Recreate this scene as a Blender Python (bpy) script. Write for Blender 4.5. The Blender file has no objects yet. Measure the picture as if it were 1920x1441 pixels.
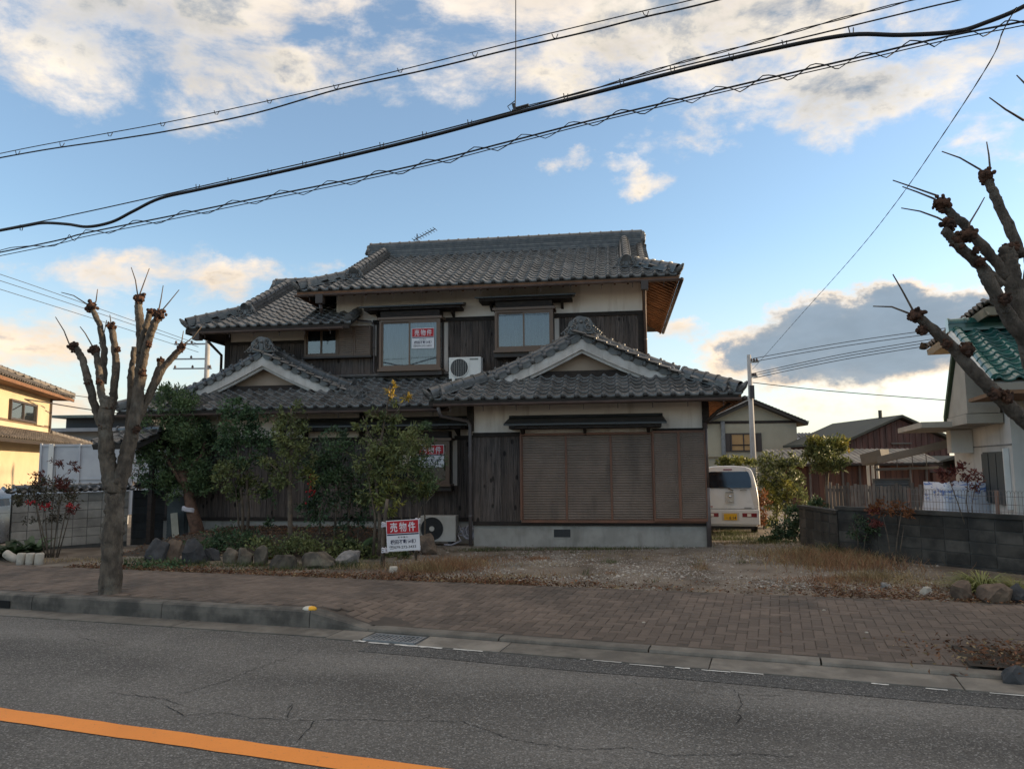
import bpy, bmesh, math, random
import numpy as np
from mathutils import Vector, Matrix
random.seed(7); rng = np.random.default_rng(11)
R_ = math.radians
sc = bpy.context.scene
col = sc.collection

# ---------------------------------------------------------------- camera
FPX, PITCH, ROLL, CAMH = 1387.0, R_(6.15), R_(0.5), 1.8
_f = Vector((0, math.cos(PITCH), math.sin(PITCH)))
_r0 = Vector((1, 0, 0)); _u0 = Vector((0, -math.sin(PITCH), math.cos(PITCH)))
CR = _r0 * math.cos(ROLL) - _u0 * math.sin(ROLL)
CU = _u0 * math.cos(ROLL) + _r0 * math.sin(ROLL)
CP = Vector((0, 0, CAMH))
cd = bpy.data.cameras.new('camera'); cam = bpy.data.objects.new('camera', cd); col.objects.link(cam)
cd.sensor_width = 36; cd.lens = 36 * FPX / 1920; cd.clip_end = 3000; cd.clip_start = 0.05
cam.matrix_world = Matrix(((CR.x, CU.x, -_f.x, CP.x), (CR.y, CU.y, -_f.y, CP.y), (CR.z, CU.z, -_f.z, CP.z), (0, 0, 0, 1)))
sc.camera = cam
def ray(px, py): return CR * ((px - 960) / FPX) + CU * ((720.5 - py) / FPX) + _f
def at(px, py, D):
    r = ray(px, py); return CP + r * (D / r.y)
def gz(px, py, z=0.12):
    r = ray(px, py); return CP + r * ((z - CAMH) / r.z)

# ---------------------------------------------------------------- world and sun
SUN_EL, SUN_AZ = R_(9.0), R_(12.0)          # azimuth measured from +X towards +Y
SUN = Vector((math.cos(SUN_EL) * math.cos(SUN_AZ), math.cos(SUN_EL) * math.sin(SUN_AZ), math.sin(SUN_EL)))
W = bpy.data.worlds.new('World'); sc.world = W; W.use_nodes = True
nt = W.node_tree; nt.nodes.clear()
class NX:
    """small helper that writes node maths"""
    def __init__(s, nt): s.nt = nt
    def node(s, t, **k):
        n = s.nt.nodes.new(t)
        for a, b in k.items(): setattr(n, a, b)
        return n
    def put(s, sock, v):
        if isinstance(v, bpy.types.NodeSocket): s.nt.links.new(v, sock)
        else: sock.default_value = v
    def m(s, op, *a, clamp=False):
        n = s.node('ShaderNodeMath', operation=op); n.use_clamp = clamp
        for i, v in enumerate(a): s.put(n.inputs[i], v)
        return n.outputs[0]
    def v(s, op, *a):
        n = s.node('ShaderNodeVectorMath', operation=op)
        for i, x in enumerate(a): s.put(n.inputs[i], x)
        return n.outputs[0]
    def comb(s, x, y, z):
        n = s.node('ShaderNodeCombineXYZ')
        for i, q in enumerate((x, y, z)): s.put(n.inputs[i], q)
        return n.outputs[0]
    def sep(s, v):
        n = s.node('ShaderNodeSeparateXYZ'); s.put(n.inputs[0], v); return n.outputs
    def noise(s, vec, scale, detail=4, rough=.5, dist=0, out=0):
        n = s.node('ShaderNodeTexNoise'); s.put(n.inputs['Vector'], vec)
        n.inputs['Scale'].default_value = scale; n.inputs['Detail'].default_value = detail
        n.inputs['Roughness'].default_value = rough; n.inputs['Distortion'].default_value = dist
        return n.outputs[out]
    def smooth(s, v, lo, hi, o0=0., o1=1.):
        n = s.node('ShaderNodeMapRange', interpolation_type='SMOOTHSTEP')
        s.put(n.inputs[0], v); s.put(n.inputs[1], lo); s.put(n.inputs[2], hi); s.put(n.inputs[3], o0); s.put(n.inputs[4], o1)
        return n.outputs[0]
    def lin(s, v, lo, hi, o0=0., o1=1.):
        n = s.node('ShaderNodeMapRange')
        s.put(n.inputs[0], v); s.put(n.inputs[1], lo); s.put(n.inputs[2], hi); s.put(n.inputs[3], o0); s.put(n.inputs[4], o1)
        return n.outputs[0]
    def mix(s, f, a, b, bt='MIX'):
        n = s.node('ShaderNodeMix', data_type='RGBA', blend_type=bt)
        s.put(n.inputs[0], f)
        for k, q in ((6, a), (7, b)):
            if isinstance(q, tuple): q = tuple(q) + (1,) * (4 - len(q))
            s.put(n.inputs[k], q)
        return n.outputs[2]
    def ramp(s, f, stops):
        n = s.node('ShaderNodeValToRGB'); s.put(n.inputs[0], f); e = n.color_ramp.elements
        while len(e) < len(stops): e.new(0.5)
        for i, (p, c) in enumerate(stops): e[i].position = p; e[i].color = tuple(c) + (1,)
        return n.outputs[0]
X = NX(nt)
sky = X.node('ShaderNodeTexSky', sky_type='NISHITA'); sky.sun_disc = False
sky.sun_elevation = SUN_EL; sky.sun_rotation = math.pi / 2 - SUN_AZ
sky.air_density = 1.0; sky.dust_density = 0.6; sky.ozone_density = 2.2
gen = X.node('ShaderNodeTexCoord').outputs['Generated']
gx, gy, gzz = X.sep(gen)
az = X.m('ARCTAN2', gx, gy); el = X.m('ARCSINE', gzz)
# cloud banks: place (image column, row), half width, half height, thickness -> directions in the sky
banks = [(230, -10, 310, 150, .72), (420, 95, 220, 72, .62), (720, 75, 120, 70, .36), (620, 5, 120, 40, .4),
         (1300, 20, 420, 160, .66), (1560, 165, 270, 80, .66), (1440, 215, 70, 60, .5), (1020, 200, 90, 70, .42), (1130, 120, 150, 80, .42),
         (1225, 338, 75, 26, .50), (1080, 308, 55, 18, .46), (1165, 310, 55, 18, .38),
         (190, 515, 110, 48, .62), (300, 505, 150, 40, .42), (440, 512, 85, 36, .55), (575, 502, 60, 20, .42),
         (40, 610, 160, 60, .55), (120, 700, 260, 70, .40), (130, 770, 90, 30, .4),
         (1560, 628, 160, 56, 1.15), (1700, 602, 130, 50, 1.15), (1450, 640, 60, 26, .6), (1600, 678, 210, 42, .95),
         (1295, 620, 58, 25, .55), (1390, 690, 50, 10, .4), (1640, 745, 300, 40, .42), (1900, 240, 70, 40, .42), (1880, 600, 120, 50, .5)]
rag = X.v('SUBTRACT', X.noise(X.v('MULTIPLY', gen, (1.0, 1.0, 1.4)), 11.0, 6, .62, 0, 1), (.5, .5, .5))
tot = None; ae = X.v('MULTIPLY_ADD', rag, (.17, .085, 0.), X.comb(az, el, 0.))
for (px, py, rx, ry, w) in banks:
    d = ray(px, py).normalized(); a0 = math.atan2(d.x, d.y); e0 = math.asin(d.z); kx = FPX / rx / 1.55; ky = FPX / ry / 1.55
    q = X.v('MULTIPLY_ADD', ae, (kx, ky, 0.), (-a0 * kx, -e0 * ky, 0.))
    dn = X.node('ShaderNodeVectorMath', operation='DOT_PRODUCT'); nt.links.new(q, dn.inputs[0]); nt.links.new(q, dn.inputs[1])
    g = X.m('MULTIPLY_ADD', dn.outputs['Value'], -w, w)
    tot = X.m('MAXIMUM', g, 0.) if tot is None else X.m('MAXIMUM', tot, g)
cv = X.v('MULTIPLY', gen, (1.0, 1.0, 1.9))
warp = X.v('SCALE', X.v('SUBTRACT', X.noise(cv, 3.0, 2, .5, 0, 1), (.5, .5, .5)))
warp.node.inputs[3].default_value = .12
cw = X.v('ADD', cv, warp)
n1 = X.noise(cw, 8.5, 7, .63)
n2 = X.noise(cw, 2.2, 3, .5)
body = X.m('ADD', X.m('ADD', X.m('MULTIPLY', n1, .95), X.m('MULTIPLY', tot, .62)), X.m('MULTIPLY', n2, .22))
high = X.m('MULTIPLY', X.smooth(el, .48, .72), .40)          # cloud closes up overhead, added mostly out of view to brighten the street
dens = X.smooth(X.m('ADD', body, high), .74, 1.02)
thick = X.smooth(body, .86, 1.30)
ccol = X.ramp(thick, [(0, (.92, .81, .69)), (.18, (.98, .86, .69)), (.42, (.78, .69, .60)), (.62, (.36, .38, .42)), (1, (.17, .22, .30))])
dark = X.smooth(X.m('ADD', tot, X.m('MULTIPLY', X.m('SUBTRACT', n1, .5), .8)), .52, .80)
shade = X.lin(X.noise(cw, 10.0, 4, .6), .3, .7, .84, 1.12)
ccol = X.v('MULTIPLY', ccol, X.comb(shade, shade, shade))
warmth = X.smooth(el, .02, .45)
ccol = X.mix(warmth, X.v('MULTIPLY', ccol, (1.02, .88, .76)), ccol)
ccol = X.mix(X.m('MULTIPLY', dark, .92), ccol, X.v('MULTIPLY', X.comb(shade, shade, shade), (.24, .305, .38)))
CLOUD = X.v('SCALE', ccol); CLOUD.node.inputs[3].default_value = 3.65
alpha = X.m('MULTIPLY', dens, .93)
# thin veil of distant cloud low over the horizon
veil = X.m('ADD', X.m('MULTIPLY', X.smooth(el, .30, -.02), .58), .07)
skyv = X.mix(veil, sky.outputs[0], (2.85, 2.8, 2.75))
skyc = X.mix(alpha, skyv, CLOUD)
bg = X.node('ShaderNodeBackground'); nt.links.new(skyc, bg.inputs[0]); bg.inputs[1].default_value = 0.12
out = X.node('ShaderNodeOutputWorld'); nt.links.new(bg.outputs[0], out.inputs[0])
ld = bpy.data.lights.new('sun', 'SUN'); ld.energy = 3.0; ld.angle = R_(0.55); ld.color = (1.0, .75, .47)
lo = bpy.data.objects.new('sun', ld); col.objects.link(lo)
lo.rotation_euler = SUN.to_track_quat('Z', 'Y').to_euler(); lo.location = (30, 0, 30)
vs = sc.view_settings; vs.view_transform = 'Standard'; vs.look = 'None'; vs.gamma = 1; vs.use_curve_mapping = False
vs.exposure = 1.42
W.cycles.sampling_method = 'MANUAL'; W.cycles.sample_map_resolution = 512
sc.cycles.max_bounces = 6; sc.cycles.transparent_max_bounces = 12

# ---------------------------------------------------------------- materials
MATS = {}
def mat(name, c, rough=.8, c2=None, scale=6., amt=.5, bump=0., bscale=None, spec=.4, metal=0., rnd=0., trans=0., detail=5,
        grain=None, stain=None, coat=0., bdist=.01):
    """procedural surface: two colours mixed by noise, per-piece variation, fine relief, optional streak stains"""
    if name in MATS: return MATS[name]
    m = bpy.data.materials.new(name); m.use_nodes = True; N = NX(m.node_tree)
    b = m.node_tree.nodes['Principled BSDF']; tc = N.node('ShaderNodeTexCoord').outputs['Object']
    vec = tc
    if grain: vec = N.v('MULTIPLY', tc, grain)
    c2 = c2 or tuple(x * .72 for x in c)
    n = N.noise(vec, scale, detail, .6)
    cc = N.mix(N.smooth(n, .5 - .25 * (1.2 - amt), .5 + .25 * (1.2 - amt)), c2, c)
    if stain:
        sv = N.v('MULTIPLY', tc, stain[1]); s = N.smooth(N.noise(sv, stain[2], 5, .6), .5, .72)
        cc = N.mix(N.m('MULTIPLY', s, stain[3]), cc, stain[0])
    if rnd:
        g = N.node('ShaderNodeNewGeometry').outputs['Random Per Island']; oi = N.node('ShaderNodeObjectInfo').outputs['Random']
        r = N.m('FRACT', N.m('ADD', g, N.m('MULTIPLY', oi, 7.13)))
        f = N.lin(r, 0, 1, 1 - rnd, 1 + rnd); cc = N.v('MULTIPLY', cc, N.comb(f, f, f))
    m.node_tree.links.new(cc, b.inputs['Base Color'])
    rr = N.lin(n, .3, .7, max(rough - .1, .03), min(rough + .1, 1)); m.node_tree.links.new(rr, b.inputs['Roughness'])
    b.inputs['Specular IOR Level'].default_value = spec; b.inputs['Metallic'].default_value = metal
    b.inputs['Coat Weight'].default_value = coat
    if bump:
        bn = N.node('ShaderNodeBump'); bn.inputs['Strength'].default_value = bump; bn.inputs['Distance'].default_value = bdist
        m.node_tree.links.new(N.noise(vec, bscale or scale * 6, 6, .65), bn.inputs['Height'])
        m.node_tree.links.new(bn.outputs[0], b.inputs['Normal'])
    if trans:
        t = N.node('ShaderNodeBsdfTranslucent'); m.node_tree.links.new(cc, t.inputs[0])
        mx = N.node('ShaderNodeMixShader'); mx.inputs[0].default_value = trans
        m.node_tree.links.new(b.outputs[0], mx.inputs[1]); m.node_tree.links.new(t.outputs[0], mx.inputs[2])
        m.node_tree.links.new(mx.outputs[0], m.node_tree.nodes['Material Output'].inputs[0])
    MATS[name] = m; return m
def leafmat(name, c, c2, rnd=.45): return mat(name, c, .5, c2, 2.5, .6, rnd=rnd, trans=.22, spec=.3)
def glassmat(name, tint=(.8, .85, .88), op=.25, base=(.05, .06, .07)):
    """window glass: clear, dark and mirror-like at a glance"""
    m = bpy.data.materials.new(name); m.use_nodes = True; N = NX(m.node_tree); m.node_tree.nodes.clear()
    tr = N.node('ShaderNodeBsdfTransparent'); tr.inputs[0].default_value = tuple(tint) + (1,)
    df = N.node('ShaderNodeBsdfDiffuse'); df.inputs[0].default_value = tuple(base) + (1,)
    gl = N.node('ShaderNodeBsdfGlossy'); gl.inputs['Roughness'].default_value = .02; gl.inputs[0].default_value = (1, 1, 1, 1)
    a = N.node('ShaderNodeMixShader'); a.inputs[0].default_value = op
    m.node_tree.links.new(tr.outputs[0], a.inputs[1]); m.node_tree.links.new(df.outputs[0], a.inputs[2])
    fr = N.node('ShaderNodeFresnel'); fr.inputs[0].default_value = 1.9
    tcn = N.node('ShaderNodeTexCoord').outputs['Object']
    bn = N.node('ShaderNodeBump'); bn.inputs['Strength'].default_value = .04; m.node_tree.links.new(N.noise(tcn, 3., 2), bn.inputs['Height'])
    m.node_tree.links.new(bn.outputs[0], gl.inputs['Normal'])
    b = N.node('ShaderNodeMixShader'); m.node_tree.links.new(fr.outputs[0], b.inputs[0])
    m.node_tree.links.new(a.outputs[0], b.inputs[1]); m.node_tree.links.new(gl.outputs[0], b.inputs[2])
    o = N.node('ShaderNodeOutputMaterial'); m.node_tree.links.new(b.outputs[0], o.inputs[0])
    MATS[name] = m; return m

TILE = mat('smoked_roof_tile', (.105, .104, .103), .30, (.052, .052, .052), 5, .5, .12, 60, spec=.85, rnd=.45)
RIDGE = mat('ridge_tile', (.115, .113, .11), .36, (.05, .05, .049), 7, .6, .2, 50, spec=.7, rnd=.3)
DECK = mat('roof_underlay', (.05, .042, .035), .9)
PLASTER = mat('cream_plaster', (.87, .78, .70), .9, (.80, .70, .62), 1.2, .4, .1, 60, stain=((.40, .30, .23), (3.2, 3.2, .40), 1.2, .5))
HAFU = mat('white_plaster_board', (.62, .58, .54), .85, (.46, .42, .38), 3, .5, .08, 60, stain=((.25, .23, .21), (6, 6, .8), 1.5, .45))
def plankmat():
    m = bpy.data.materials.new('weathered_cedar'); m.use_nodes = True; N = NX(m.node_tree); b = m.node_tree.nodes['Principled BSDF']; tc = N.node('ShaderNodeTexCoord').outputs['Object']
    g = N.node('ShaderNodeObjectInfo').outputs['Random']; tv_ = N.v('ADD', tc, N.comb(0., 0., N.m('MULTIPLY', g, 3.7)))
    fib = N.noise(N.v('MULTIPLY', tv_, (60, 60, 2.2)), 1.0, 5, .65); big = N.noise(N.v('MULTIPLY', tv_, (3, 3, .8)), 1.2, 4, .6)
    c = N.mix(N.smooth(fib, .36, .68), (.045, .037, .034), (.150, .120, .106)); c = N.mix(N.smooth(big, .42, .70), c, N.mix(.5, c, (.17, .125, .10)))
    vo = N.node('ShaderNodeTexVoronoi'); vo.inputs['Scale'].default_value = 1.0; N.put(vo.inputs['Vector'], N.v('MULTIPLY', tv_, (4.6, 0.0, 2.6)))
    kn = N.smooth(vo.outputs['Distance'], .19, .11); c = N.mix(N.m('MULTIPLY', kn, .9), c, (.014, .011, .010))
    f = N.lin(g, 0, 1, .72, 1.25); c = N.v('MULTIPLY', c, N.comb(f, f, f))
    m.node_tree.links.new(c, b.inputs['Base Color']); b.inputs['Roughness'].default_value = .85; b.inputs['Specular IOR Level'].default_value = .2
    bn = N.node('ShaderNodeBump'); bn.inputs['Strength'].default_value = .5; bn.inputs['Distance'].default_value = .008; m.node_tree.links.new(fib, bn.inputs['Height']); m.node_tree.links.new(bn.outputs[0], b.inputs['Normal'])
    MATS['weathered_cedar'] = m; return m
PLANK = plankmat()
BEAM = mat('dark_timber', (.045, .034, .028), .8, (.022, .018, .016), 6, .6, .3, 30, spec=.25, grain=(1, 5, 5))
RAFTER = mat('eave_timber', (.21, .105, .055), .75, (.13, .065, .035), 6, .6, .2, 30, spec=.25, rnd=.2)
FOUND = mat('foundation_concrete', (.36, .335, .30), .9, (.28, .26, .23), 2.5, .6, .25, 70, stain=((.14, .13, .11), (3, 3, .7), 1.2, .5))
BRONZE = mat('bronze_aluminium', (.16, .098, .062), .45, (.13, .08, .052), 4, .4, spec=.5)
BRONZED = mat('dark_bronze', (.055, .038, .03), .5, None, 4, .4, spec=.5)
SHUTTER = mat('brown_shutter_steel', (.235, .172, .134), .48, (.185, .136, .106), 2.2, .5, .05, 40, spec=.4, stain=((.10, .078, .064), (3, 3, .5), 1.3, .55))
GUTTER = mat('brown_gutter', (.13, .085, .07), .5, (.085, .058, .05), 3, .5, spec=.45)
PIPE = mat('grey_brown_pipe', (.15, .125, .12), .5, (.10, .08, .075), 3, .5, spec=.45)
COPPERDARK = mat('dark_sheet_roof', (.055, .058, .058), .42, (.035, .037, .038), 3, .5, spec=.5)
GLASS = glassmat('window_glass')
CURTAIN = mat('pale_curtain', (.62, .66, .70), .95, (.45, .49, .53), 3, .4, grain=(5, 5, .3))
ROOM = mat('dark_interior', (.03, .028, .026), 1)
WHITEP = mat('white_enamel', (.74, .72, .68), .45, (.66, .64, .60), 3, .3)
BEIGEP = mat('beige_enamel', (.50, .47, .43), .5, (.42, .39, .35), 3, .4)
BLACKP = mat('black_plastic', (.03, .03, .032), .5, None, 5, .4)
ASPH = None
CONC = mat('kerb_concrete', (.155, .14, .12), .9, (.06, .055, .048), 2.5, .7, .5, 60, stain=((.05, .05, .045), (2, 2, 2), 1.3, .6), rnd=.12)
GUTC = mat('gutter_concrete', (.205, .186, .158), .9, (.125, .113, .096), 3, .6, .4, 60, stain=((.09, .08, .068), (2, 2, 2), 1.6, .65), rnd=.2)
BLOCKD = mat('grimy_concrete_block', (.078, .070, .060), .95, (.026, .024, .021), 2.2, .6, .5, 45, stain=((.025, .025, .024), (2.2, 2.2, .5), 1.6, .8), rnd=.35)
BLOCKL = mat('pale_concrete_block', (.34, .31, .27), .95, (.22, .20, .175), 2, .6, .4, 45, rnd=.15)
MORTAR = mat('mortar', (.09, .087, .08), .95)
BARK = mat('grey_bark', (.15, .122, .095), .9, (.075, .062, .05), 7, .7, 1, 30, spec=.2, bdist=.03, grain=(1.6, 1.6, .8), stain=((.27, .26, .22), (2, 2, 1), 2.3, .4))
BARKR = mat('brown_bark', (.145, .120, .098), .9, (.075, .062, .051), 7, .7, 1, 30, spec=.2, bdist=.03, grain=(1.6, 1.6, .8))
KNOB = mat('callus_bark', (.095, .05, .033), .95, (.035, .022, .017), 12, .7, 1, 30, spec=.15)
STEM = mat('stem_bark', (.15, .115, .085), .9, (.075, .06, .048), 8, .6, .5, 30, spec=.2)
TRUNKR = mat('red_brown_bark', (.17, .10, .07), .9, (.075, .047, .036), 7, .7, .8, 18, spec=.2)
ROCK = mat('grey_rock', (.135, .115, .09), .9, (.055, .047, .038), 3, .7, .8, 14, spec=.25, rnd=.3, stain=((.12, .13, .08), (1, 1, 1), 2.0, .4))
ROCKD = mat('dark_rock', (.075, .075, .078), .85, (.035, .035, .037), 3, .7, .8, 14, spec=.3)
ROCKB = mat('brown_rock', (.20, .145, .105), .9, (.09, .065, .05), 3, .7, .8, 14, spec=.25)
PALE = mat('pale_stone', (.52, .47, .40), .9, (.40, .36, .30), 6, .6, .5, 30)
GRANITE = mat('pale_granite', (.27, .25, .235), .85, (.16, .15, .14), 9, .6, .4, 40)
RED = mat('sign_red', (.46, .012, .022), .5, (.43, .012, .02), 3, .2)
SIGNW = mat('sign_white', (.72, .70, .72), .5, (.68, .66, .68), 3, .2)
NAVY = mat('sign_navy', (.012, .015, .06), .5, None, 3, .2)
INK = mat('sign_ink', (.03, .03, .035), .5, None, 3, .2)
CLOTH = mat('white_cloth', (.66, .62, .64), .9, (.5, .47, .5), 12, .5)
CABLE = mat('black_cable', (.012, .012, .014), .6, None, 5, .3)
POLEC = mat('pole_concrete', (.36, .35, .34), .8, (.30, .29, .28), 2, .5)
STEEL = mat('galvanised_steel', (.30, .31, .32), .45, (.22, .23, .24), 5, .5, metal=.5)

# ---------------------------------------------------------------- mesh helpers
def V(*a): return Vector(a)
class MB:
    def __init__(s): s.v = []; s.f = []; s.mi = []
    def add(s, vs, fs, mi=0):
        o = len(s.v); s.v += [tuple(p) for p in vs]; s.f += [tuple(i + o for i in f) for f in fs]; s.mi += [mi] * len(fs); return s
    def box(s, x0, x1, y0, y1, z0, z1, mi=0):
        return s.add([(x0, y0, z0), (x1, y0, z0), (x1, y1, z0), (x0, y1, z0), (x0, y0, z1), (x1, y0, z1), (x1, y1, z1), (x0, y1, z1)],
                     [(0, 3, 2, 1), (4, 5, 6, 7), (0, 1, 5, 4), (1, 2, 6, 5), (2, 3, 7, 6), (3, 0, 4, 7)], mi)
    def bar(s, p, q, w, h, mi=0, up=V(0, 0, 1)):
        p, q = V(*p), V(*q); d = (q - p).normalized(); sd = d.cross(up)
        if sd.length < 1e-4: sd = d.cross(V(0, 1, 0))
        sd.normalize(); u = sd.cross(d); sd = sd * w / 2; u = u * h / 2
        vs = [p - sd - u, p + sd - u, p + sd + u, p - sd + u, q - sd - u, q + sd - u, q + sd + u, q - sd + u]
        return s.add(vs, [(0, 1, 2, 3), (7, 6, 5, 4), (0, 4, 5, 1), (1, 5, 6, 2), (2, 6, 7, 3), (3, 7, 4, 0)], mi)
    def tube(s, pts, rad, n=8, mi=0, cap=True, jit=0.0, a0=0., a1=2 * math.pi):
        pts = [V(*p) for p in pts]
        if not hasattr(rad, '__len__'): rad = [rad] * len(pts)
        full = abs(a1 - a0 - 2 * math.pi) < 1e-6; vs = []; fs = []; k = n if full else n + 1
        d0 = (pts[1] - pts[0]).normalized(); ref = V(0, 0, 1) if abs(d0.z) < .9 else V(1, 0, 0)
        sd = d0.cross(ref).normalized()
        for i, p in enumerate(pts):
            d = (pts[min(i + 1, len(pts) - 1)] - pts[max(i - 1, 0)]).normalized()
            sd = (sd - d * sd.dot(d)).normalized(); u = sd.cross(d)
            for j in range(k):
                a = a0 + (a1 - a0) * j / n; r = rad[i] * (1 + jit * (random.random() - .5))
                vs.append(p + sd * (math.cos(a) * r) + u * (math.sin(a) * r))
        for i in range(len(pts) - 1):
            for j in range(n):
                j2 = (j + 1) % k if full else j + 1
                fs.append((i * k + j, i * k + j2, (i + 1) * k + j2, (i + 1) * k + j))
        if cap and full: fs += [tuple(range(k - 1, -1, -1)), tuple(range((len(pts) - 1) * k, len(pts) * k))]
        return s.add(vs, fs, mi)
    def ext(s, poly, d, mi=0):
        poly = [V(*p) for p in poly]; d = V(*d); n = len(poly)
        return s.add(poly + [p + d for p in poly], [tuple(range(n)), tuple(range(2 * n - 1, n - 1, -1))] + [(i, i + n, (i + 1) % n + n, (i + 1) % n) for i in range(n)], mi)
    def ball(s, c, r, n=8, m=6, mi=0, sx=1, sy=1, sz=1):
        vs = []; fs = []
        for i in range(m + 1):
            t = math.pi * i / m
            for j in range(n):
                a = 2 * math.pi * j / n
                vs.append((c[0] + r * sx * math.sin(t) * math.cos(a), c[1] + r * sy * math.sin(t) * math.sin(a), c[2] + r * sz * math.cos(t)))
        for i in range(m):
            for j in range(n): fs.append((i * n + j, (i + 1) * n + j, (i + 1) * n + (j + 1) % n, i * n + (j + 1) % n))
        return s.add(vs, fs, mi)
    def mesh(s, name, mats, smooth=False):
        me = bpy.data.meshes.new(name); me.from_pydata(s.v, [], s.f)
        for m in (mats if isinstance(mats, (list, tuple)) else [mats]): me.materials.append(m)
        if isinstance(mats, (list, tuple)): me.polygons.foreach_set('material_index', s.mi)
        if smooth: me.polygons.foreach_set('use_smooth', [True] * len(me.polygons))
        me.update(); return me
    def build(s, name, mats, parent=None, smooth=False, kind=None, label=None):
        return obj(name, s.mesh(name, mats, smooth), parent, kind, label)
def obj(name, me, parent=None, kind=None, label=None):
    o = bpy.data.objects.new(name, me); col.objects.link(o)
    if parent: o.parent = parent
    if kind: o['kind'] = kind
    if label: o['label'] = label
    return o
def thing(name, label, cat, loc=(0, 0, 0), rz=0., group=None):
    o = bpy.data.objects.new(name, None); col.objects.link(o); o.location = loc; o.rotation_euler = (0, 0, rz)
    o.empty_display_size = .2; o['label'] = label; o['category'] = cat
    if group: o['group'] = group
    return o
def tag(o, label, cat, group=None):
    o['label'] = label; o['category'] = cat
    if group: o['group'] = group
    return o
def np_mesh(name, verts, quads, mats, midx=None):
    me = bpy.data.meshes.new(name); verts = np.asarray(verts, dtype=np.float32).reshape(-1, 3); quads = np.asarray(quads, dtype=np.int32)
    k = quads.shape[1]; me.vertices.add(len(verts)); me.vertices.foreach_set('co', verts.ravel())
    me.loops.add(quads.size); me.loops.foreach_set('vertex_index', quads.ravel())
    me.polygons.add(len(quads)); me.polygons.foreach_set('loop_start', np.arange(0, quads.size, k, dtype=np.int32))
    for m in (mats if isinstance(mats, (list, tuple)) else [mats]): me.materials.append(m)
    if midx is not None: me.polygons.foreach_set('material_index', np.asarray(midx, dtype=np.int32))
    me.update(calc_edges=True); me.validate(); return me
def unit(a): return a / np.maximum(np.linalg.norm(a, axis=-1, keepdims=True), 1e-9)
def leaves(pos, dirs, L, Wd, fold=.25):
    """one folded, pointed leaf per row: returns verts and quads (two quads per leaf)"""
    n = len(pos); d = unit(dirs); ref = unit(rng.normal(size=(n, 3))); w = unit(np.cross(d, ref)); u = np.cross(w, d)
    L = (L * rng.uniform(.5, 1.35, n))[:, None]; Wd = (Wd * rng.uniform(.7, 1.2, n))[:, None]
    a = pos; c = pos + d * L - u * L * .12; m = pos + d * L * .5
    l = m + w * Wd * .5 + u * Wd * fold; r = m - w * Wd * .5 + u * Wd * fold
    v = np.stack([a, l, c, r], 1).reshape(-1, 3); q = np.arange(4 * n).reshape(-1, 4); return v, q
def text_obj(name, s, x0, x1, z0, z1, y, m, parent, bold=.012, ex=.0008):
    """lettering fitted to a rectangle in the parent's x-z plane, facing -y"""
    cu = bpy.data.curves.new(name, 'FONT'); cu.body = s; cu.offset = bold; cu.extrude = 0
    t = bpy.data.objects.new(name, cu); col.objects.link(t); bpy.context.view_layer.update()
    me = bpy.data.meshes.new_from_object(t.evaluated_get(bpy.context.evaluated_depsgraph_get()))
    bpy.data.objects.remove(t); bpy.data.curves.remove(cu)
    co = np.empty(len(me.vertices) * 3, dtype=np.float32); me.vertices.foreach_get('co', co); co = co.reshape(-1, 3)
    if len(co) == 0: return None
    lo_, hi_ = co.min(0), co.max(0); o2 = np.empty_like(co)
    o2[:, 0] = x0 + (co[:, 0] - lo_[0]) / (hi_[0] - lo_[0]) * (x1 - x0); o2[:, 2] = z0 + (co[:, 1] - lo_[1]) / (hi_[1] - lo_[1]) * (z1 - z0); o2[:, 1] = y
    me.vertices.foreach_set('co', o2.ravel()); me.materials.clear(); me.materials.append(m); me.update()
    return obj(name, me, parent)
# ---------------------------------------------------------------- ground, road, pavement
PHI = R_(19.5); R0 = V(-1.58, 8.22, 0)
RA = V(math.cos(PHI), -math.sin(PHI), 0); RB = V(math.sin(PHI), math.cos(PHI), 0)
def RP(s, t, z=0.): return R0 + RA * s + RB * t + V(0, 0, z)
def ss(x, a, b):
    x = min(max((x - a) / (b - a), 0), 1); return x * x * (3 - 2 * x)
def kf(s): return .045 * min(s, 0) if s > -14 else -.63        # line of the kerb face
def tb(s): return 2.65 + .055 * max(min(s, 9), -12)           # line of the pavement's back edge
def kh(s): return .205 - .15 * ss(s, -.72, 0.0)               # kerb height
def swz(s, t):
    f = min(max((t - .3) / 2.2, 0), 1); return kh(s) * (1 - f) + .14 * f
def sheet(name, pts, m, kind='structure', z=None, parent=None):
    mb = MB(); mb.add(pts, [tuple(range(len(pts)))]); return mb.build(name, m, parent, kind=kind)
EARTH = mat('yard_earth', (.19, .155, .12), .95, (.10, .078, .058), 1.3, .7, .9, 30, stain=((.26, .235, .20), (1, 1, 1), .6, .7))
FARG = mat('far_ground', (.13, .12, .09), .95, (.08, .08, .05), .2, .6)
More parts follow.
